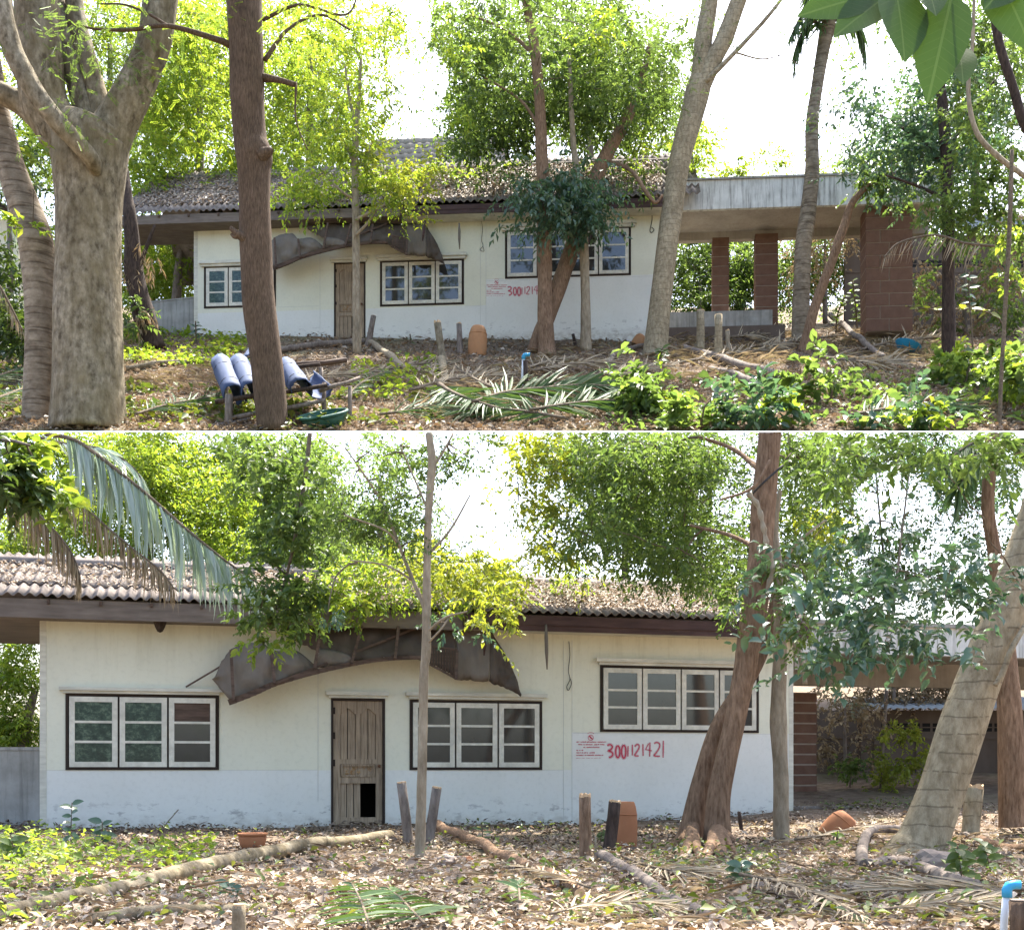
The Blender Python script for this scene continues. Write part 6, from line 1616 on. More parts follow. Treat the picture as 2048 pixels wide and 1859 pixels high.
log('forked bare branch under the red-brown tree roots', 'B', [(1410, 1740, 8), (1440, 1725, 10), (1500, 1722, 9), (1540, 1728, 6)], 'bark_pale', 'fallen branches', cat='branch', name='fallen_branch')
log('pale thin log lying behind the blue sheets towards the forked tree', 'A', [(250, 742, 11), (340, 732, 11), (440, 722, 10), (560, 712, 8)], 'bark_mottled')
log('brown log lying right of the brown trunk under the upper door', 'A', [(560, 706, 12), (620, 700, 13), (690, 692, 12), (730, 686, 10)], 'bark_grey')
log('sunlit knotty log slanting from the slim tree foot towards the frond pile', 'A', [(738, 690, 12), (760, 705, 13), (790, 728, 14), (812, 745, 13)], 'bark_pale')
log('pale peeling log standing askew below the tall freshly cut stump', 'A', [(882, 728, 16), (888, 750, 16), (896, 778, 15)], 'bark_ribbed')
log('long grey log slanting right in front of the two pale cut posts', 'A', [(1368, 706, 16), (1430, 722, 17), (1500, 745, 18), (1570, 762, 17)], 'bark_grey')
log('second grey log half under the long one in front of the cut posts', 'A', [(1420, 745, 14), (1470, 760, 16), (1512, 778, 17)], 'bark_grey')
log('dead branch leaning up from the leaf heap left of the thick block column', 'A', [(1642, 628, 10), (1660, 645, 11), (1690, 672, 12), (1730, 705, 12), (1770, 730, 10)], 'bark_grey', 'fallen branches', cat='branch', name='fallen_branch', lift=3.0)
log('curved root arching over the ground left of the tall leaning tree', 'A', [(1215, 735, 10), (1230, 715, 10), (1260, 702, 10), (1295, 700, 10)], 'bark_grey', 'fallen branches', cat='branch', name='fallen_branch')

# --- pots and jars
def jar(label, zone, base, w, hgt, tilt, mat, name='clay_jar', cat='jar', group='clay jars'):
    b = onB(*base) if zone == 'B' else onA(*base)
    r_ = w / 2 * b.y / F; h_ = hgt * b.y / F
    root = empty(name, b, label, cat, group)
    T = Matrix.Rotation(tilt, 3, 'Y')
    prof = [(0.86 * r_, -0.1 * h_), (0.95 * r_, 0.02 * h_), (1.0 * r_, 0.25 * h_), (1.0 * r_, 0.5 * h_), (0.93 * r_, 0.75 * h_), (0.8 * r_, 0.9 * h_), (0.68 * r_, 0.975 * h_), (0.62 * r_, 1.0 * h_), (0.3 * r_, .985 * h_), (0.002, .98 * h_)]
    MB().lathe(prof, 22, (0, 0, 0), T).build('jar_body', mat, root, True)
    MB().lathe([(0.9 * r_, 0.70 * h_), (0.97 * r_, 0.70 * h_), (0.95 * r_, 0.74 * h_), (0.88 * r_, 0.75 * h_)], 22, (0, 0, 0), T).build('shoulder_band', mat, root, True)
    return root
jar('tall orange clay jar standing upside down behind the dark slanting stump', 'B', (1253, 1694), 42, 92, 0.02, 'terracotta')
jar('orange clay jar lying tilted right of the thin pale trunk', 'B', (1660, 1672), 58, 55, 0.75, 'terracotta')
jar('brown clay urn standing upside down right of the short dark stump', 'A', (954, 708), 38, 55, 0.05, 'jar_clay')
jar('small brown clay jar lying left of the tall leaning tree foot', 'A', (1273, 690), 26, 22, 0.6, 'jar_clay')
b = onB(505, 1699)
r_ = 29 * b.y / F; h_ = 34 * b.y / F
root = empty('terracotta_pot', b, 'shallow terracotta pot standing on the soil below the door', 'pot')
MB().lathe([(0.002, 0.0), (0.62 * r_, 0), (0.85 * r_, .3 * h_), (0.95 * r_, .7 * h_), (0.93 * r_, .85 * h_), (0.86 * r_, .85 * h_), (0.78 * r_, .4 * h_), (0.5 * r_, .15 * h_), (0.002, .14 * h_)], 28).build('bowl', 'terracotta', root, True)
MB().lathe([(0.92 * r_, .84 * h_), (1.04 * r_, .88 * h_), (1.05 * r_, 1.0 * h_), (0.95 * r_, 1.02 * h_), (0.86 * r_, .9 * h_), (.92 * r_, .84 * h_)], 28).build('rim', 'terracotta', root, True)
def rock(label, zone, base, w, hgt, seed, mat='rock'):
    b = onB(*base) if zone == 'B' else onA(*base)
    import bmesh
    bm = bmesh.new()
    bmesh.ops.create_icosphere(bm, subdivisions=3, radius=1)
    for v in bm.verts:
        n_ = 1 + .35 * mnoise.noise(v.co * 1.3 + Vector((seed, 0, 0))) + .12 * mnoise.noise(v.co * 4 + Vector((seed, 3, 0)))
        v.co = Vector((v.co.x * w / 2, v.co.y * w / 2.4, v.co.z * hgt / 2)) * n_ * (b.y / F)
        v.co.z += hgt * .3 * b.y / F
    me = bpy.data.meshes.new('rock'); bm.to_mesh(me); bm.free()
    o = put('rock', me, mat); o.location = b
    tag(o, label, 'rock', 'rocks')
rock('grey-pink rock on the litter right of the slim tree foot', 'B', (892, 1728), 40, 26, 1)
rock('small reddish rock right of the grey-pink rock', 'B', (935, 1724), 24, 16, 5, 'terracotta')
rock('dark mound of soil and rock at the foot of the ringed leaning tree', 'B', (1870, 1745), 110, 60, 9)

# --- blue pipe stand-pipes
def standpipe(label, zone, base, top, w, elbow, post, label2):
    b = onB(*base) if zone == 'B' else onA(*base)
    Y = b.y
    root = empty('standpipe', b, label, 'pipe', 'stand-pipes')
    r_ = w / 2 * Y / F
    t = P(top[0], top[1], Y)
    MB().tube([b - Vector((0, 0, .2)), b.lerp(t, .5), t], [r_] * 3, 12).build('pipe', 'pipe_white', root, True, True)
    e = P(elbow[0], elbow[1], Y)
    m_ = Vector((t.x, t.y, e.z))
    q = [t - Vector((0, 0, r_ * 1.5)), t + Vector((0, 0, r_ * .5)), t.lerp(m_, .8) + Vector(((e.x - t.x) * .15, 0, 0)), m_.lerp(e, .5), e]
    MB().tube(q, [r_ * 1.35, r_ * 1.35, r_ * 1.35, r_ * 1.25, r_ * 1.25], 12).build('elbow', 'blue_plastic', root, True, True)
    p0, p1, pw = post
    g = onB(*p0) if zone == 'B' else onA(*p0)
    a = P(p1[0], p1[1], g.y)
    rr = pw / 2 * g.y / F
    pr = empty('stake', g, label2, 'stake', 'stakes beside the pipes')
    MB().tube([g - Vector((0, 0, .15)), g.lerp(a, .5), a], [rr, rr, rr * .95], 10, .1).build('stake_body', 'bark_dark' if zone == 'A' else 'bark_brown', pr, True, True)
    MB().tube([a, a + Vector((0, 0, .006))], [rr * .9] * 2, 10).build('cut_end', 'bark_grey', pr, False, True)
standpipe('white stand-pipe with a bright blue elbow at the bottom right corner', 'B', (2003, 1885), (2014, 1782), 15, (2040, 1768), ((2046, 1892), (2040, 1800), 44), 'brown wooden stake behind the stand-pipe at the bottom right corner')
standpipe('small white stand-pipe with blue elbow among the fronds of the upper garden', 'A', (1044, 778), (1047, 714), 6, (1060, 709), ((1052, 778), (1050, 722), 11), 'thin dark stake tied to the small stand-pipe in the upper garden')

# --- rack of poles with blue sheets, basket
ZONE[0] = 'A'
ra = onA(450, 838)
root = empty('pole_rack', ra, 'rough rack of poles carrying the bent blue sheets', 'rack')
YR = 28.6
def rk(nm, a, b, w, mat='bark_dark', dy=(0, 0)):
    p, q = P(a[0], a[1], YR + dy[0]), P(b[0], b[1], YR + dy[1])
    rr = w / 2 * YR / F
    MB().tube([p, p.lerp(q, .33) + Vector((0, 0, rr * .3)), p.lerp(q, .66) - Vector((0, 0, rr * .3)), q], [rr, rr * 1.05, rr * .95, rr * .9], 8, .12).build(nm, mat, root, True, True)
for x, yt_, dy in ((458, 790, -.9), (648, 765, -.3), (452, 745, 1.6), (700, 772, -.5), (642, 735, 1.6)):
    rk('post', (x, yt_ + 95 if dy < 0 else yt_ + 60), (x, yt_), 17 if x == 458 else 9, 'bark_grey', (dy, dy))
rk('rail', (430, 804), (655, 770), 9, 'bark_dark', (-.9, -.6)); rk('rail', (430, 748), (640, 728), 9, 'bark_dark', (1.6, 1.6))
rk('rail', (455, 838), (650, 800), 9, 'bark_grey', (-.9, -.5)); rk('rail', (640, 782), (720, 755), 8, 'bark_grey', (-.5, 0)); rk('rail', (400, 858), (500, 838), 9, 'bark_grey', (-1, -.9))
rk('rail', (560, 735), (694, 719), 12, 'board_dark', (1.9, 2.0))
def bsheet(label, a, b, w, ya, yb, arc=200, flip=1, turn=0):
    p, q = P(a[0], a[1], ya), P(b[0], b[1], yb)
    d = (q - p).normalized()
    sx = d.cross(Vector((0, 0, 1))).normalized(); up = sx.cross(d)
    r_ = w / 2 * (ya + yb) / 2 / F
    root = empty('blue_sheet', p, label, 'roof sheet', 'bent blue sheets on the rack')
    mb = MB(); n1, n2 = 9, 15
    for i in range(n1):
        t = i / (n1 - 1)
        c = p.lerp(q, t)
        for j in range(n2):
            an = R(90 - arc / 2 + arc * j / (n2 - 1)) + turn
            rr = r_ * (1 + .05 * math.sin(j * 2.1 + i * 1.3))
            mb.v.append(tuple(c + sx * (math.cos(an) * rr) + up * (math.sin(an) * rr * flip)))
    for i in range(n1 - 1):
        for j in range(n2 - 1):
            s = i * n2 + j
            mb.f.append((s, s + 1, s + n2 + 1, s + n2))
    o = mb.build('sheet', 'blue_sheet', root, True, True)
    md = o.modifiers.new('thick', 'SOLIDIFY'); md.thickness = 0.02
    for t in (.28, .76):
        if arc < 220: continue
        c = p.lerp(q, t)
        pts = [c + sx * (math.cos(R(x)) * r_ * 1.06) + up * (math.sin(R(x)) * r_ * 1.06) for x in range(0, 181, 15)]
        MB().tube(pts, [0.012] * len(pts), 5).build('cord', 'rope_dark', root, True, True)
    return root
bsheet('rolled blue sheet tied with two cords, leftmost on the rack', (442, 727), (468, 790), 38, 30.0, 27.8, 320)
bsheet('second rolled blue sheet, between the leftmost roll and the brown trunk', (478, 727), (504, 786), 38, 30.0, 27.8, 320)
bsheet('pale blue sheet lying flat behind the second roll', (520, 716), (506, 742), 60, 31.2, 30.2, 70)
bsheet('blue sheet with a dark open end just right of the brown trunk', (572, 735), (604, 780), 40, 30.0, 27.9, 230)
bsheet('open trough of blue sheet filled with dry leaves, rightmost on the rack', (604, 740), (640, 772), 52, 29.8, 28.2, 190, -1)
c = P(646, 829, 27.6)
root = empty('basket', c, 'round dark green basket tipped at the edge below the rack', 'basket')
T = Matrix.Rotation(R(24), 3, 'X') @ Matrix.Rotation(R(-8), 3, 'Y')
rb = 48 * 28 / F
mb = MB().lathe([(0.5 * rb, -.75 * rb), (.82 * rb, -.35 * rb), (1.0 * rb, .0), (.95 * rb, .0), (.76 * rb, -.35 * rb), (.4 * rb, -.66 * rb), (.002, -.66 * rb)], 26, tuple(c), T)
mb.build('basket_body', 'basket_green', root, True, True)
pts = [c + T @ Vector((rb * 1.01 * math.cos(t), rb * 1.01 * math.sin(t), 0.01)) for t in np.linspace(0, 6.283, 27)]
MB().tube(pts, [0.035] * 27, 6, 0, False).build('rim', 'basket_green', root, True, True)
ZONE[0] = None
# blue basin in the leaf heap
b = onA(1816, 706)
root = empty('blue_basin', b + Vector((0, 0, .25)), 'dark blue plastic basin in the leaf heap below the thick block column', 'basin')
MB().lathe([(0.002, -.18), (.28, -.18), (.40, .02), (.42, .03), (.40, .035), (.27, -.15), (.002, -.16)], 20, (0, 0, 0), Matrix.Rotation(R(20), 3, 'Y')).build('basin_body', 'blue_plastic', root, True)

# ------------------------------------------------------------------ palm fronds
yf = 14.6
frond('palm_frond', 'long silvery palm frond hanging from the upper left over the eaves', [(90, 840 + 28, 8, yf), (150, 880, 8, yf), (215, 925, 8, yf), (290, 985, 7, yf), (370, 1055, 6, yf), (450, 1120, 5, yf), (530, 1175, 3, yf)], 1.0, 'leaf_palm_grey', 84, 0.74, 55, 0.085, 'hanging palm fronds', seed=3, jitter=.12, zone='B')
frond('palm_frond', 'silvery palm frond spreading above the long hanging one in the upper left', [(60, 870, 7, yf + .3), (140, 890, 7, yf + .3), (210, 900, 6, yf + .3), (270, 940, 5, yf + .3), (300, 1000, 4, yf + .3)], 0.55, 'leaf_palm_grey', 50, 0.3, 65, 0.09, 'hanging palm fronds', seed=4, zone='B')
frond('palm_frond', 'dry brown palm frond drooping onto the eaves below the silvery frond', [(80, 950, 6, yf - .2), (140, 985, 6, yf - .2), (210, 1050, 5, yf - .2), (270, 1100, 4, yf - .2), (320, 1140, 4, yf - .2), (350, 1178, 3, yf - .2)], 0.55, 'leaf_palm_dry', 80, 0.85, 40, 0.06, 'hanging palm fronds', seed=5, zone='B', jitter=.25)
frond('palm_frond', 'dry grey palm frond drooping at the left edge above the eaves', [(-40, 960, 6, yf - .4), (30, 990, 6, yf - .4), (90, 1040, 5, yf - .4), (140, 1100, 4, yf - .4), (160, 1150, 3, yf - .4)], 0.6, 'leaf_palm_dry', 76, 0.8, 40, 0.06, 'hanging palm fronds', seed=6, zone='B', jitter=.25)
def gfrond(label, zone, path, length, mat, n=30, seed=1, ang=60, width=.09, group='palm fronds on the ground', lift=.12, hang=.06, jitter=.15, bend=.14, nrm=None):
    """frond lying on the ground: path (px, py, width)"""
    q = []
    for i, (x, y, w) in enumerate(path):
        g = onB(x, y) if zone == 'B' else onA(x, y)
        q.append((x, y - lift * F / g.y, w, g.y))
    return frond('palm_frond', label, q, length, mat, n, hang, ang, width, group, seed=seed, jitter=jitter, bend=bend, zone='A' if zone == 'A' else None, nrm=nrm or ((0, -.75, .65) if zone == 'A' else (0, -.3, .95)))
gfrond('green palm frond fanned out at the bottom edge below the door', 'B', [(740, 1905, 6), (728, 1862, 6), (716, 1828, 5), (702, 1800, 3)], 0.34, 'leaf_palm', 17, 1, 75, .13, jitter=.1)
gfrond('second green palm frond right of the fanned one at the bottom edge', 'B', [(850, 1895, 6), (822, 1862, 6), (800, 1835, 5), (778, 1815, 3)], 0.32, 'leaf_palm', 16, 2, 70, .13, jitter=.1)
gfrond('dry tan palm frond lying across the reddish log', 'B', [(1180, 1812, 6), (1120, 1785, 6), (1050, 1765, 5), (985, 1748, 4)], 0.42, 'straw', 34, 3, 26, .05, jitter=.12)
gfrond('bleached dry palm frond sweeping to the bottom edge right of the grey log', 'B', [(1480, 1780, 8), (1560, 1800, 8), (1640, 1830, 7), (1720, 1875, 5)], 0.42, 'straw', 40, 4, 28, .045, jitter=.12)
gfrond('dry palm frond lying between the pale trunk and the ringed leaning tree', 'B', [(1590, 1700, 6), (1650, 1690, 6), (1720, 1672, 5), (1790, 1660, 3)], 0.55, 'straw', 36, 5, 30, .05, jitter=.2)
gfrond('dry frond on the ground along the right edge below the thin pole', 'B', [(2060, 1815, 6), (1960, 1818, 6), (1860, 1815, 5), (1760, 1812, 3)], 0.5, 'straw', 40, 6, 24, .045, jitter=.15)
gfrond('small pointed green palm leaf upright at the bottom edge below the tan frond', 'B', [(1040, 1880, 6), (1038, 1850, 5), (1034, 1822, 3)], 0.26, 'leaf_palm', 7, 7, 40, .16, jitter=.2, lift=.2)
gfrond('large dark green palm frond lying in the middle of the upper garden', 'A', [(945, 842, 7), (1010, 822, 7), (1090, 812, 6), (1170, 806, 5), (1250, 812, 4)], 1.5, 'leaf_palm', 46, 8, 46, .075, jitter=.12, lift=.45)
gfrond('second dark green palm frond right of the large one', 'A', [(1060, 850, 7), (1140, 838, 7), (1220, 830, 6), (1300, 836, 4)], 1.3, 'leaf_palm', 40, 9, 46, .075, jitter=.14, lift=.35)
gfrond('pale grey-green palm frond with a bright stalk fanning at the lower edge', 'A', [(878, 800, 11), (905, 818, 9), (950, 836, 6), (1000, 852, 4)], 1.1, 'leaf_palm', 36, 10, 62, .07, jitter=.1, lift=.4)
gfrond('bleached dry frond standing up beside the peeling log in the upper garden', 'A', [(905, 812, 6), (880, 790, 6), (865, 768, 5), (862, 748, 3)], 0.8, 'straw', 26, 11, 40, .05, jitter=.3, lift=.3)
gfrond('pale dry frond right of the peeling log', 'A', [(990, 800, 6), (960, 786, 6), (930, 768, 5), (910, 752, 3)], 0.8, 'straw', 26, 12, 36, .05, jitter=.3, lift=.3)
gfrond('small green frond sprouting between the rack and the frond pile', 'A', [(690, 822, 5), (715, 795, 5), (745, 775, 4), (775, 765, 3)], 0.75, 'leaf_palm', 22, 13, 45, .06, jitter=.15, lift=.3)
gfrond('green palm frond lying left of the ringed trunk at the left edge', 'A', [(-60, 800, 7), (-10, 785, 7), (30, 770, 5), (60, 758, 3)], 1.0, 'leaf_palm', 30, 14, 55, .06, lift=.4)
gfrond('lower green palm frond at the left edge of the upper view', 'A', [(-60, 845, 7), (0, 828, 7), (40, 812, 5), (75, 800, 3)], 0.9, 'leaf_palm', 28, 15, 55, .06, lift=.4)
gfrond('green palm frond lying between the forked tree and the rack', 'A', [(270, 850, 6), (330, 832, 6), (390, 820, 5), (440, 812, 3)], 0.9, 'leaf_palm', 30, 16, 50, .06, lift=.25)
gfrond('brown dry fronds heaped left of the thick block column', 'A', [(1500, 706, 6), (1560, 700, 6), (1620, 690, 5), (1690, 682, 3)], 1.1, 'straw', 36, 17, 35, .05, jitter=.3, lift=.2)
gfrond('bleached dry frond lying below the two pale cut posts', 'A', [(1360, 735, 6), (1430, 722, 6), (1500, 712, 5), (1560, 705, 3)], 1.0, 'straw', 36, 18, 30, .05, jitter=.3, lift=.15)
gfrond('dry frond heap in front of the thick block column', 'A', [(1720, 716, 6), (1780, 700, 6), (1850, 692, 5), (1900, 690, 3)], 1.0, 'straw', 36, 19, 35, .05, jitter=.3, lift=.25)
ZV2 = 34.0
frond('palm_frond', 'dead palm frond drooping in front of the thick block column', [(1990, 492, 5, ZV2), (1930, 486, 5, ZV2), (1870, 470, 4, ZV2), (1800, 485, 4, ZV2), (1768, 515, 3, ZV2)], 0.85, 'straw', 26, 0.6, 40, 0.05, 'dead hanging fronds', seed=21)
for i, pth in enumerate([[(-60, 250, 6, 31), (0, 270, 6, 31), (40, 320, 5, 31), (60, 400, 3, 31)], [(-60, 330, 6, 31), (-10, 340, 6, 31), (20, 400, 5, 31), (30, 470, 3, 31)]]):
    frond('palm_frond', ['grey-green frond hanging behind the ringed trunk at the left edge', 'lower grey-green frond hanging at the left edge behind the ringed trunk'][i], pth, 0.8, 'leaf_palm_grey', 28, 0.6, 45, 0.05, 'fronds hanging at the left edge', seed=30 + i)
frond('palm_frond', 'dead palm frond with bare strips hanging at the left edge beside the ringed trunk', [(-60, 520, 6, 31), (-10, 560, 6, 31), (20, 610, 5, 31), (45, 660, 3, 31)], 0.75, 'straw', 26, 0.6, 40, 0.05, 'fronds hanging at the left edge', seed=33)

gfrond('third dark green frond at the lower edge under the large ones', 'A', [(1130, 858, 7), (1060, 846, 7), (980, 838, 6), (900, 842, 4)], 1.1, 'leaf_palm', 34, 40, 46, .075, lift=.25)
gfrond('green palm frond in the right front among the vines', 'A', [(1700, 852, 7), (1780, 838, 7), (1860, 830, 6), (1940, 838, 4)], 1.1, 'leaf_palm', 34, 41, 46, .075, lift=.25)
gfrond('dry frond heap left of the tall leaning tree', 'A', [(1060, 760, 6), (1120, 748, 6), (1190, 742, 5), (1260, 745, 3)], 1.1, 'straw', 34, 42, 36, .05, jitter=.3, lift=.25)
gfrond('grey dry frond heaped behind the small stand-pipe', 'A', [(1000, 770, 6), (1050, 752, 6), (1100, 735, 5), (1150, 728, 3)], 0.9, 'straw', 30, 43, 36, .05, jitter=.3, lift=.2)
gfrond('sun-bleached frond lying over the log right of the slim tree in the upper garden', 'A', [(700, 760, 6), (760, 752, 6), (820, 740, 5), (880, 735, 3)], 0.9, 'straw', 30, 44, 36, .05, jitter=.3, lift=.15)
gfrond('dry grey frond lying over the grey log', 'B', [(1250, 1742, 6), (1310, 1765, 6), (1380, 1775, 5), (1450, 1770, 3)], 0.4, 'straw', 32, 45, 30, .05, jitter=.2)
gfrond('tan dry frond at the bottom edge right of the pointed palm leaf', 'B', [(1100, 1872, 6), (1180, 1850, 6), (1260, 1845, 5), (1330, 1850, 3)], 0.36, 'straw', 32, 46, 30, .05, jitter=.2)
gfrond('bleached frond strips along the bottom edge near the stand-pipe', 'B', [(1760, 1862, 6), (1840, 1850, 6), (1920, 1846, 5), (1990, 1850, 3)], 0.34, 'straw', 34, 47, 26, .05, jitter=.2)
for i, (pp, L_, mt_, lab) in enumerate((([(820, 800, 6), (880, 782, 6), (940, 772, 5), (1000, 770, 3)], 1.0, 'straw', 'bleached frond sprawling left of the small stand-pipe'), ([(1180, 770, 6), (1240, 762, 6), (1300, 752, 5), (1350, 748, 3)], 1.0, 'straw', 'dry frond sprawling at the foot of the tall leaning tree'), ([(560, 790, 6), (620, 775, 6), (680, 768, 5), (740, 770, 3)], .9, 'straw', 'dry frond behind the rack right of the brown trunk'), ([(1450, 690, 6), (1510, 684, 6), (1570, 676, 5), (1600, 672, 3)], 1.0, 'straw', 'dry frond against the foot of the slender palm'), ([(1640, 730, 6), (1700, 738, 6), (1760, 742, 5), (1820, 738, 3)], 1.1, 'straw', 'dry frond below the dead leaning branch'), ([(760, 850, 6), (820, 842, 6), (880, 828, 5), (930, 820, 3)], 1.0, 'leaf_palm', 'dark green frond at the lower edge right of the basket'))):
    gfrond(lab, 'A', pp, L_, mt_, 34, 60 + i, 40, .055, jitter=.3, lift=.25)
# ------------------------------------------------------------------ leaves close to the camera, top right
root = empty('big_leaf_branch', P(2300, -220, 3.9), 'branch with very large green leaves hanging close in the top right corner', 'branch')
MB().tube([P(2300, -220, 3.9), P(2100, -120, 3.9), P(1930, -60, 3.9), P(1790, -30, 3.9), P(1740, -22, 3.9)], [.02, .016, .011, .007, .004], 8).build('stem', 'twig_bark', root, True, True)
for (a, b, wf, ups) in (((1752, -12), (1602, 22), .42, (.1, -1, .1)), ((1775, -8), (1672, 62), .46, (.2, -1, .5)), ((1790, -28), (1818, 112), .62, (.3, -1, .1)), ((1905, -14), (1858, 190), .42, (-.2, -1, .2)), ((1990, -60), (2070, 95), .55, (-.3, -1, .4)), ((1850, -40), (1875, 22), .6, (0, -1, .3)), ((1918, 92), (1930, 160), .5, (0, -1, 0)), ((2040, -60), (1975, 10), .5, (.3, -1, .3))):
    p, q = P(a[0], a[1], 3.9), P(b[0], b[1], 3.8)
    place_leaf(root, p, q - p, ups, (q - p).length, 'leaf_big', wf, 0.08)
for a, b in (((1752, -12), (1765, -26)), ((1775, -8), (1790, -30)), ((1905, -14), (1918, -50)), ((1918, 92), (1905, 0)), ((1990, -60), (1985, -80))):
    MB().tube([P(a[0], a[1], 3.9), P(b[0], b[1], 3.9)], [.003, .004], 6).build('leaf_stalk', 'twig_bark', root, True, True)

# ------------------------------------------------------------------ saplings
def sapB(label, base, path, mat, n_, L, seed, **k):
    g = onB(*base)
    return sapling('sapling', label, [(base[0], base[1], 3, g.y)] + [(x, y, 2, g.y + d) for x, y, d in path], mat, n_, L, seed, 'young plants', **k)
def sapA(label, base, path, mat, n_, L, seed, **k):
    g = onA(*base)
    return sapling('sapling', label, [(base[0], base[1], 4, g.y)] + [(x, y, 3, g.y + d) for x, y, d in path], mat, n_, L, seed, 'young plants', **k)
sapB('blue-green seedling with whorled leaves against the wall below the left window', (142, 1705), [(142, 1660, 0), (144, 1604, 0)], 'leaf_blue', 14, 0.13, 1)
sapB('leafy seedling with round leaves right of the blue-green one', (205, 1700), [(206, 1670, 0), (204, 1642, 0)], 'leaf_blue', 10, 0.14, 2)
sapB('bright seedling at the left edge of the lower garden', (25, 1730), [(26, 1700, 0), (22, 1670, 0)], 'leaf_mid', 12, 0.14, 3)
sapB('bare pinkish twig standing up in front of the wall left of the pot', (308, 1690), [(330, 1650, 0), (345, 1632, 0), (357, 1618, 0)], 'leaf_bright', 2, 0.05, 4)
sapB('tiny weed growing at the wall behind the orange jar', (1290, 1632), [(1288, 1622, 0), (1286, 1612, 0)], 'leaf_mid', 7, 0.09, 5)
sapB('small fresh weed between the stumps by the orange jar', (1200, 1690), [(1202, 1675, 0), (1204, 1662, 0)], 'leaf_mid', 9, 0.09, 6)
sapB('small green plant right of the lying tilted jar', (1672, 1700), [(1674, 1680, 0), (1675, 1660, 0)], 'leaf_bright', 7, 0.10, 7)
sapB('dark green plant on the litter below the red-brown roots', (1480, 1775), [(1482, 1750, 0), (1484, 1725, 0)], 'leaf_blue', 14, 0.11, 8)
sapB('leafy green plant hiding the foot of the ringed leaning tree', (1925, 1770), [(1920, 1725, 0), (1915, 1690, 0)], 'leaf_mid', 18, 0.12, 9)
sapB('second leafy plant right of the ringed leaning tree foot', (1985, 1760), [(1975, 1715, 0), (1965, 1680, 0)], 'leaf_mid', 16, 0.12, 10)
sapB('small yellow-green weed left of the grey log', (1090, 1745), [(1092, 1730, 0), (1094, 1718, 0)], 'leaf_bright', 8, 0.08, 11)
sapB('spiky grass-like tuft in front of the wall between slim tree and jars', (964, 1690), [(965, 1665, 0), (964, 1642, 0)], 'leaf_palm', 9, 0.13, 12, aspect=.2)
sapB('small leafy sprig over the lying logs at the bottom', (470, 1800), [(462, 1782, 0), (455, 1765, 0)], 'leaf_blue', 10, 0.09, 13)
sapA('blue-green seedling at the left corner of the upper house', (393, 690), [(392, 665, 0), (391, 642, 0)], 'leaf_blue', 12, 0.24, 21)
sapA('branch of glowing yellow-green leaves at the right edge of the upper view', (2010, 690), [(2000, 640, 0), (1950, 618, -.2), (1880, 620, -.3), (1815, 612, -.4)], 'leaf_yellow', 20, 0.38, 22, tmin=.35)
sapA('green sapling with paired leaves above the glowing branch', (1946, 700), [(1942, 640, 0), (1938, 590, 0), (1938, 545, 0)], 'leaf_blue', 10, 0.36, 23, tmin=.5)
sapA('bright leaf bush in front of the dark block wall', (1672, 665), [(1675, 630, 0), (1690, 590, 0)], 'leaf_bright', 22, 0.26, 24)
sapA('second bright bush left of the thick block column', (1715, 668), [(1712, 620, 0), (1705, 560, 0)], 'leaf_bright', 24, 0.26, 25)
sapA('green weed under the long window of the upper house', (820, 690), [(821, 680, 0), (820, 668, 0)], 'leaf_palm', 8, 0.22, 26, aspect=.2)
sapA('fresh green tuft at the foot of the tall leaning tree', (1320, 740), [(1322, 715, 0), (1325, 695, 0)], 'leaf_mid', 20, 0.26, 27)
# bright bushes behind the lower carport
tree_k = 0
for i, (x, y, w_, h_) in enumerate(((1700, 1560, 30, 45), (1760, 1565, 30, 50), (1810, 1560, 40, 55), (1850, 1545, 40, 50), (1800, 1480, 40, 20))):
    g = 22.7
    root = empty('bush', P(x, y + 12, g), ['low dark green bush right of the block column of the lower carport', 'yellow-green bush in the middle before the grey shed', 'tall sunlit yellow-green bush before the grey shed', 'sunlit bush partly behind the ringed leaning tree', 'spray of yellow leaves high on the grey shed wall'][i], 'bush', 'bushes before the shed')
    MB().tube([P(x, y + 14, g), P(x + 3, y - h_ * .4, g)], [.02, .008], 6).build('stem', 'twig_bark', root, True, True)
    crown('foliage', root, 'leaf_mid' if i == 0 else 'leaf_yellow', [(x, y - h_ * .4, w_, h_ * .8, g, .4, 26)], 0.09, per=20, clump=.13, seed=80 + i, zone='B', aspect=.55)

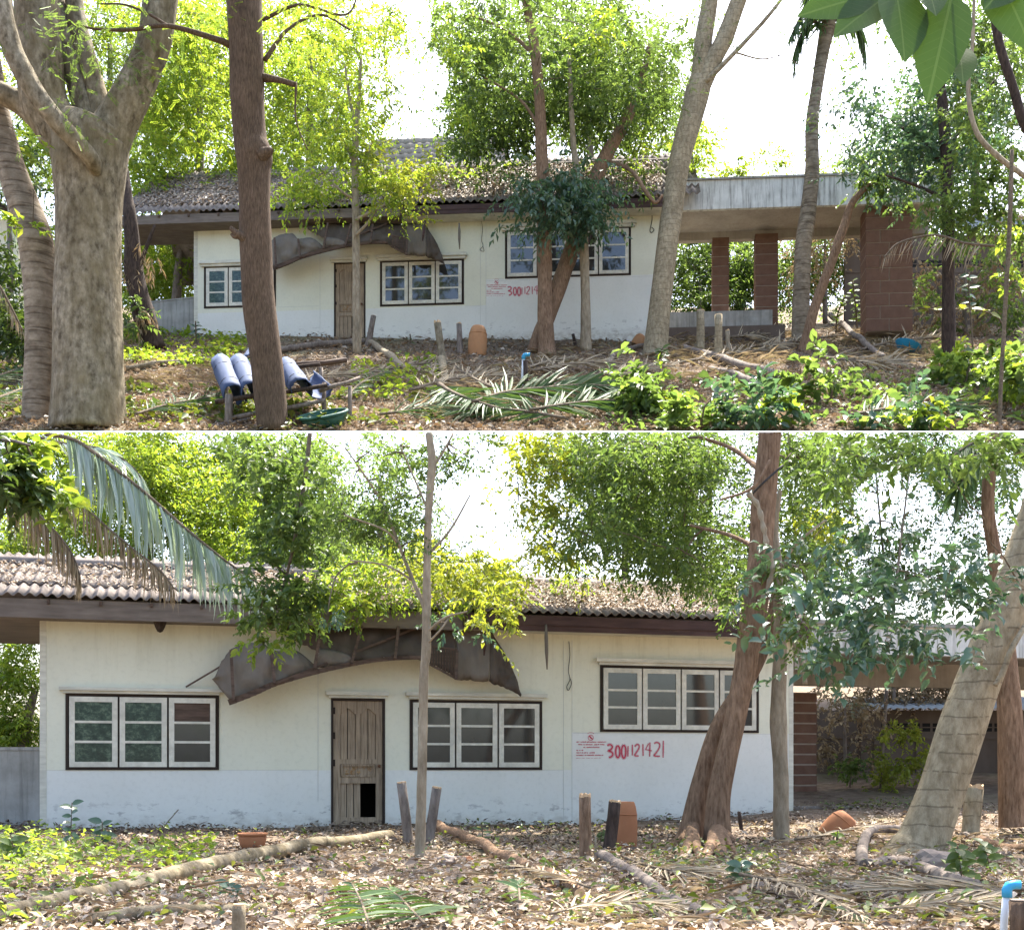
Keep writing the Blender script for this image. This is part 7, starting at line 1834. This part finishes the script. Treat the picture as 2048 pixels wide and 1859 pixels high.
# ------------------------------------------------------------------ litter, straw and ground cover (nobody could count these)
def ground_pts(zone, px, py):
    if zone == 'A':
        k = (HZ - py) / F
        Y = (H - ZE + SLA * YE) / (SLA - k)
        Y2 = np.where(Y > 44, 44.0, Y)
        z = ZE + SLA * (Y2 - YE)
        return np.stack([(px - CX) * Y2 / F, Y2, z], 1)
    Y = H * F / (py - HZ)
    for _ in range(25):
        x = (px - CX) * Y / F
        t = np.clip((x - 2.6) / 2.2, 0, 1)
        g = t * t * (3 - 2 * t) * (np.maximum(0, Y - 17) * 0.055 + np.maximum(0, Y - 20) * 0.04)
        Y = Y + ((H - g) * F / (py - HZ) - Y) * .5
    return np.stack([(px - CX) * Y / F, Y, g], 1)
def scatter(name, label, cat, zone, regions, mat, size, seed, aspect=.5, up=0.35, lift=.02, clumpy=0.0, spread=.05, detail=False, freq=1.0):
    """regions: (px0, py0, px1, py1, count); points even over the picture, set on the ground"""
    rg = np.random.default_rng(seed)
    px = np.concatenate([rg.uniform(a, c, int(n_)) for a, b, c, d, n_ in regions])
    py = np.concatenate([rg.uniform(b, d, int(n_)) for a, b, c, d, n_ in regions])
    p = ground_pts(zone, px, py)
    if clumpy:
        kp = np.array([mnoise.noise(Vector((x * freq, y * freq, seed * 1.3))) + .5 * mnoise.noise(Vector((x * freq * 2.3, y * freq * 2.3, seed))) for x, y, z in p]) + rg.normal(0, .12, len(p)) > clumpy - .35
        p = p[kp]
    p[:, 2] += bumps(p, zone) + lift + spread * rg.random(len(p)) ** 2
    an = rg.uniform(0, 6.283, len(p))
    d = np.stack([np.cos(an), np.sin(an), rg.normal(0, up, len(p))], 1)
    nn = np.stack([rg.normal(0, .45, len(p)), rg.normal(0, .45, len(p)), np.ones(len(p))], 1)
    L = size * (0.45 + 1.1 * rg.random(len(p)) ** 2.2)
    v, t = leaf_geo(p, d, nn, L, L * aspect * (.7 + .6 * rg.random(len(p))), .22, detail)
    if zone == 'A':
        _, yy = proj(v)
        v, t = filt(v, t, yy.max(1) < 861.5, 8 if detail else 2)
    o = np_mesh(name, v, t, mat)
    return tag(o, label, cat, None, 'stuff')
scatter('leaf_litter', 'dry brown fallen leaves covering the lower garden', 'leaf litter', 'B', [(-320, 1612, 2370, 1690, 4340), (-320, 1685, 2370, 1885, 14880)], 'litter', .08, 101, .5, .3)
scatter('leaf_litter', 'pale sun-bleached leaves drifted into patches in the lower garden', 'leaf litter', 'B', [(-320, 1650, 2370, 1885, 8060)], 'straw', .065, 116, .5, .35, spread=.08, clumpy=.5, freq=.9)
scatter('leaf_litter', 'dark rotting leaves in patches in the lower garden, massed to darken the shadow by the wall', 'leaf litter', 'B', [(-320, 1690, 2370, 1885, 8680), (-320, 1612, 2370, 1700, 19840)], 'leaf_rot_shade', .08, 117, .5, .35, spread=.07, clumpy=.3, freq=.7)  # dense band by the wall puts the shadow there into leaf colour
scatter('fine_litter', 'fine crumbled leaf litter over the lower garden', 'leaf litter', 'B', [(-320, 1605, 2370, 1885, 32240)], 'litter', .035, 102, .55, .3)
scatter('leaf_litter', 'dry brown fallen leaves covering the upper garden', 'leaf litter', 'A', [(-200, 668, 2250, 862, 33900)], 'litter', .15, 103, .5, .3, .03, spread=.08)
scatter('fine_litter', 'fine crumbled leaf litter over the upper garden', 'leaf litter', 'A', [(-200, 640, 2250, 862, 27119)], 'litter', .08, 104, .55, .3, .02)
scatter('straw', 'dry straw-like leaf strips strewn in the right of the lower garden', 'straw', 'B', [(1380, 1700, 2370, 1880, 1760), (1560, 1650, 1900, 1720, 420), (930, 1725, 1200, 1810, 160), (1150, 1740, 1400, 1880, 260), (1900, 1640, 2110, 1720, 300)], 'straw', .26, 105, .04, .10, .03, spread=.06, clumpy=.3)
scatter('straw', 'dry straw-like leaf strips heaped in front of the upper carport', 'straw', 'A', [(1330, 665, 1900, 760, 3600), (840, 740, 1050, 840, 700), (1050, 700, 1330, 790, 700), (250, 740, 500, 780, 500)], 'straw', .6, 106, .045, .14, .05, spread=.25, clumpy=.25, freq=.5)
scatter('twigs', 'thin dead twigs scattered over the lower garden', 'twigs', 'B', [(-40, 1630, 2090, 1870, 900)], 'litter', .28, 107, .03, .15, .04, spread=.06)
scatter('twigs', 'thin dead twigs scattered over the upper garden', 'twigs', 'A', [(240, 680, 2090, 860, 900)], 'litter', .6, 108, .03, .15, .05, spread=.1)
scatter('ground_cover', 'bright yellow-green creeping plants on the left of the lower garden', 'ground cover', 'B', [(-60, 1680, 430, 1745, 1700), (-60, 1670, 230, 1730, 1100), (-40, 1740, 300, 1790, 500), (0, 1835, 150, 1870, 60)], 'leaf_bright', .08, 109, .6, .5, .03, spread=.16, clumpy=.3)
scatter('ground_cover', 'green sprigs scattered through the litter of the lower garden', 'ground cover', 'B', [(0, 1660, 1100, 1870, 900), (1100, 1690, 2090, 1870, 1500), (1300, 1700, 1560, 1760, 260), (840, 1640, 1400, 1690, 240), (1640, 1600, 1850, 1625, 300)], 'litter_green', .07, 110, .5, .5, .04, spread=.1)
scatter('ground_cover', 'bright yellow-green weeds at the left of the upper house', 'ground cover', 'A', [(240, 668, 500, 735, 2600), (700, 720, 880, 800, 700)], 'leaf_bright', .19, 111, .6, .5, .05, spread=.25, clumpy=.25, freq=.5)
scatter('ground_cover', 'green leafy vines creeping over the right front of the upper garden', 'ground cover', 'A', [(1200, 790, 2090, 862, 1300), (1560, 750, 2090, 800, 500), (1250, 760, 1560, 800, 250), (1850, 690, 2090, 760, 600)], 'leaf_mid', .25, 112, .58, .5, .04, spread=.25, detail=True, clumpy=.3, freq=.6)
VB = ['bushy green vine heap at the lower edge below the tall leaning tree', 'bushy vine heap with broad leaves in the middle of the right front', 'tall vine heap against the thin upright stem at the right edge', 'vine heap right of the long grey log', 'low vine heap at the lower edge under the glowing branch', 'leafy vine heap in front of the black trunk', 'small vine heap left of the long grey log']
for i, (x, y, rx, ry, n_, mt) in enumerate(((1290, 800, 70, 40, 22, 'leaf_mid'), (1520, 822, 100, 34, 24, 'leaf_blue'), (2010, 760, 60, 80, 30, 'leaf_mid'), (1660, 780, 80, 30, 18, 'leaf_mid'), (1840, 838, 110, 26, 20, 'leaf_blue'), (1930, 740, 80, 40, 24, 'leaf_mid'), (1400, 838, 80, 24, 14, 'leaf_mid'))):
    g = onA(x, min(858, y + ry * .8))
    root = empty('vine_heap', g, VB[i], 'bush', 'vine heaps of the upper garden')
    MB().tube([g, g + Vector((.1, 0, .5)), g + Vector((.4, -.1, .8))], [.03, .02, .01], 6).build('stem', 'twig_bark', root, True, True)
    crown('foliage', root, mt, [(x, y, rx, ry, g.y, .8, n_)], .27, per=18, clump=.36, seed=300 + i, zone='A', aspect=.55, detail=True, droop=.2)
    crown('foliage', root, 'leaf_bright', [(x, y - 6, rx, ry, g.y - .2, .6, n_ // 3)], .24, per=14, clump=.3, seed=330 + i, zone='A', aspect=.55, detail=True, droop=.1)
scatter('ground_cover', 'green leaves and clippings between the forked tree and the rack', 'ground cover', 'A', [(245, 780, 520, 862, 1500), (-40, 700, 60, 862, 700), (640, 790, 880, 862, 500), (480, 790, 700, 862, 500), (240, 640, 330, 690, 600)], 'litter_green', .22, 114, .5, .5, .05, spread=.2, clumpy=.25, freq=.5)
# leaves lying on the roofs
def roof_litter(name, label, fr, ve, t, ov, regs, mat, size, seed, lift=.05, k=1.0):
    rg = np.random.default_rng(seed)
    P_, = [[]]
    for (u0, u1, y0, y1, n_) in regs:
        u = rg.uniform(u0, u1, n_); y = rg.uniform(y0, y1, n_)
        z = ve + t * (y + ov) + lift + rg.random(n_) * .05 * k
        P_.append(np.stack([fr.o.x + fr.u.x * u + fr.n.x * y, fr.o.y + fr.u.y * u + fr.n.y * y, fr.o.z + z], 1))
    p = np.concatenate(P_)
    an = rg.uniform(0, 6.283, len(p))
    d = np.stack([np.cos(an), np.sin(an), np.sin(an) * t + rg.normal(0, .25, len(p))], 1)
    nn = np.stack([rg.normal(0, .4, len(p)), -t + rg.normal(0, .4, len(p)), np.ones(len(p))], 1)
    L = size * (.6 + .8 * rg.random(len(p)))
    v, tr = leaf_geo(p, d, nn, L, L * .5, .22)
    tag(np_mesh(name, v, tr, mat), label, 'leaf litter', None, 'stuff')
lB, lA = FB.len, FA.len
roof_litter('roof_litter', 'dead leaves lying on the corrugated roof of the lower house', FB, veB, .39, .5, [(-1.4, 3.2, -.1, 1.25, 1400), (3.0, 7.0, -.5, 1.25, 5000), (6.5, lB, -.3, 1.25, 6500), (7.5, lB - .3, .1, 1.25, 2600)], 'litter', .07, 120)
roof_litter('roof_moss', 'small green weeds and moss on the right part of the lower roof', FB, veB, .39, .5, [(7.2, lB - .5, .3, 1.25, 900)], 'litter_green', .05, 121)
roof_litter('roof_litter', 'dead leaves lying on the corrugated roof of the upper house', FA, veA, .85, .7, [(-2.2, 4, -.3, 2.35, 5500), (4, 9, -.6, 2.35, 5200), (8, lA, -.5, 2.35, 7000)], 'litter', .14, 122, .08, 2)
roof_litter('roof_moss', 'small green weeds on the middle of the upper roof', FA, veA, .85, .7, [(8, 11.5, .3, 2.3, 700)], 'litter_green', .12, 123, .08, 2)
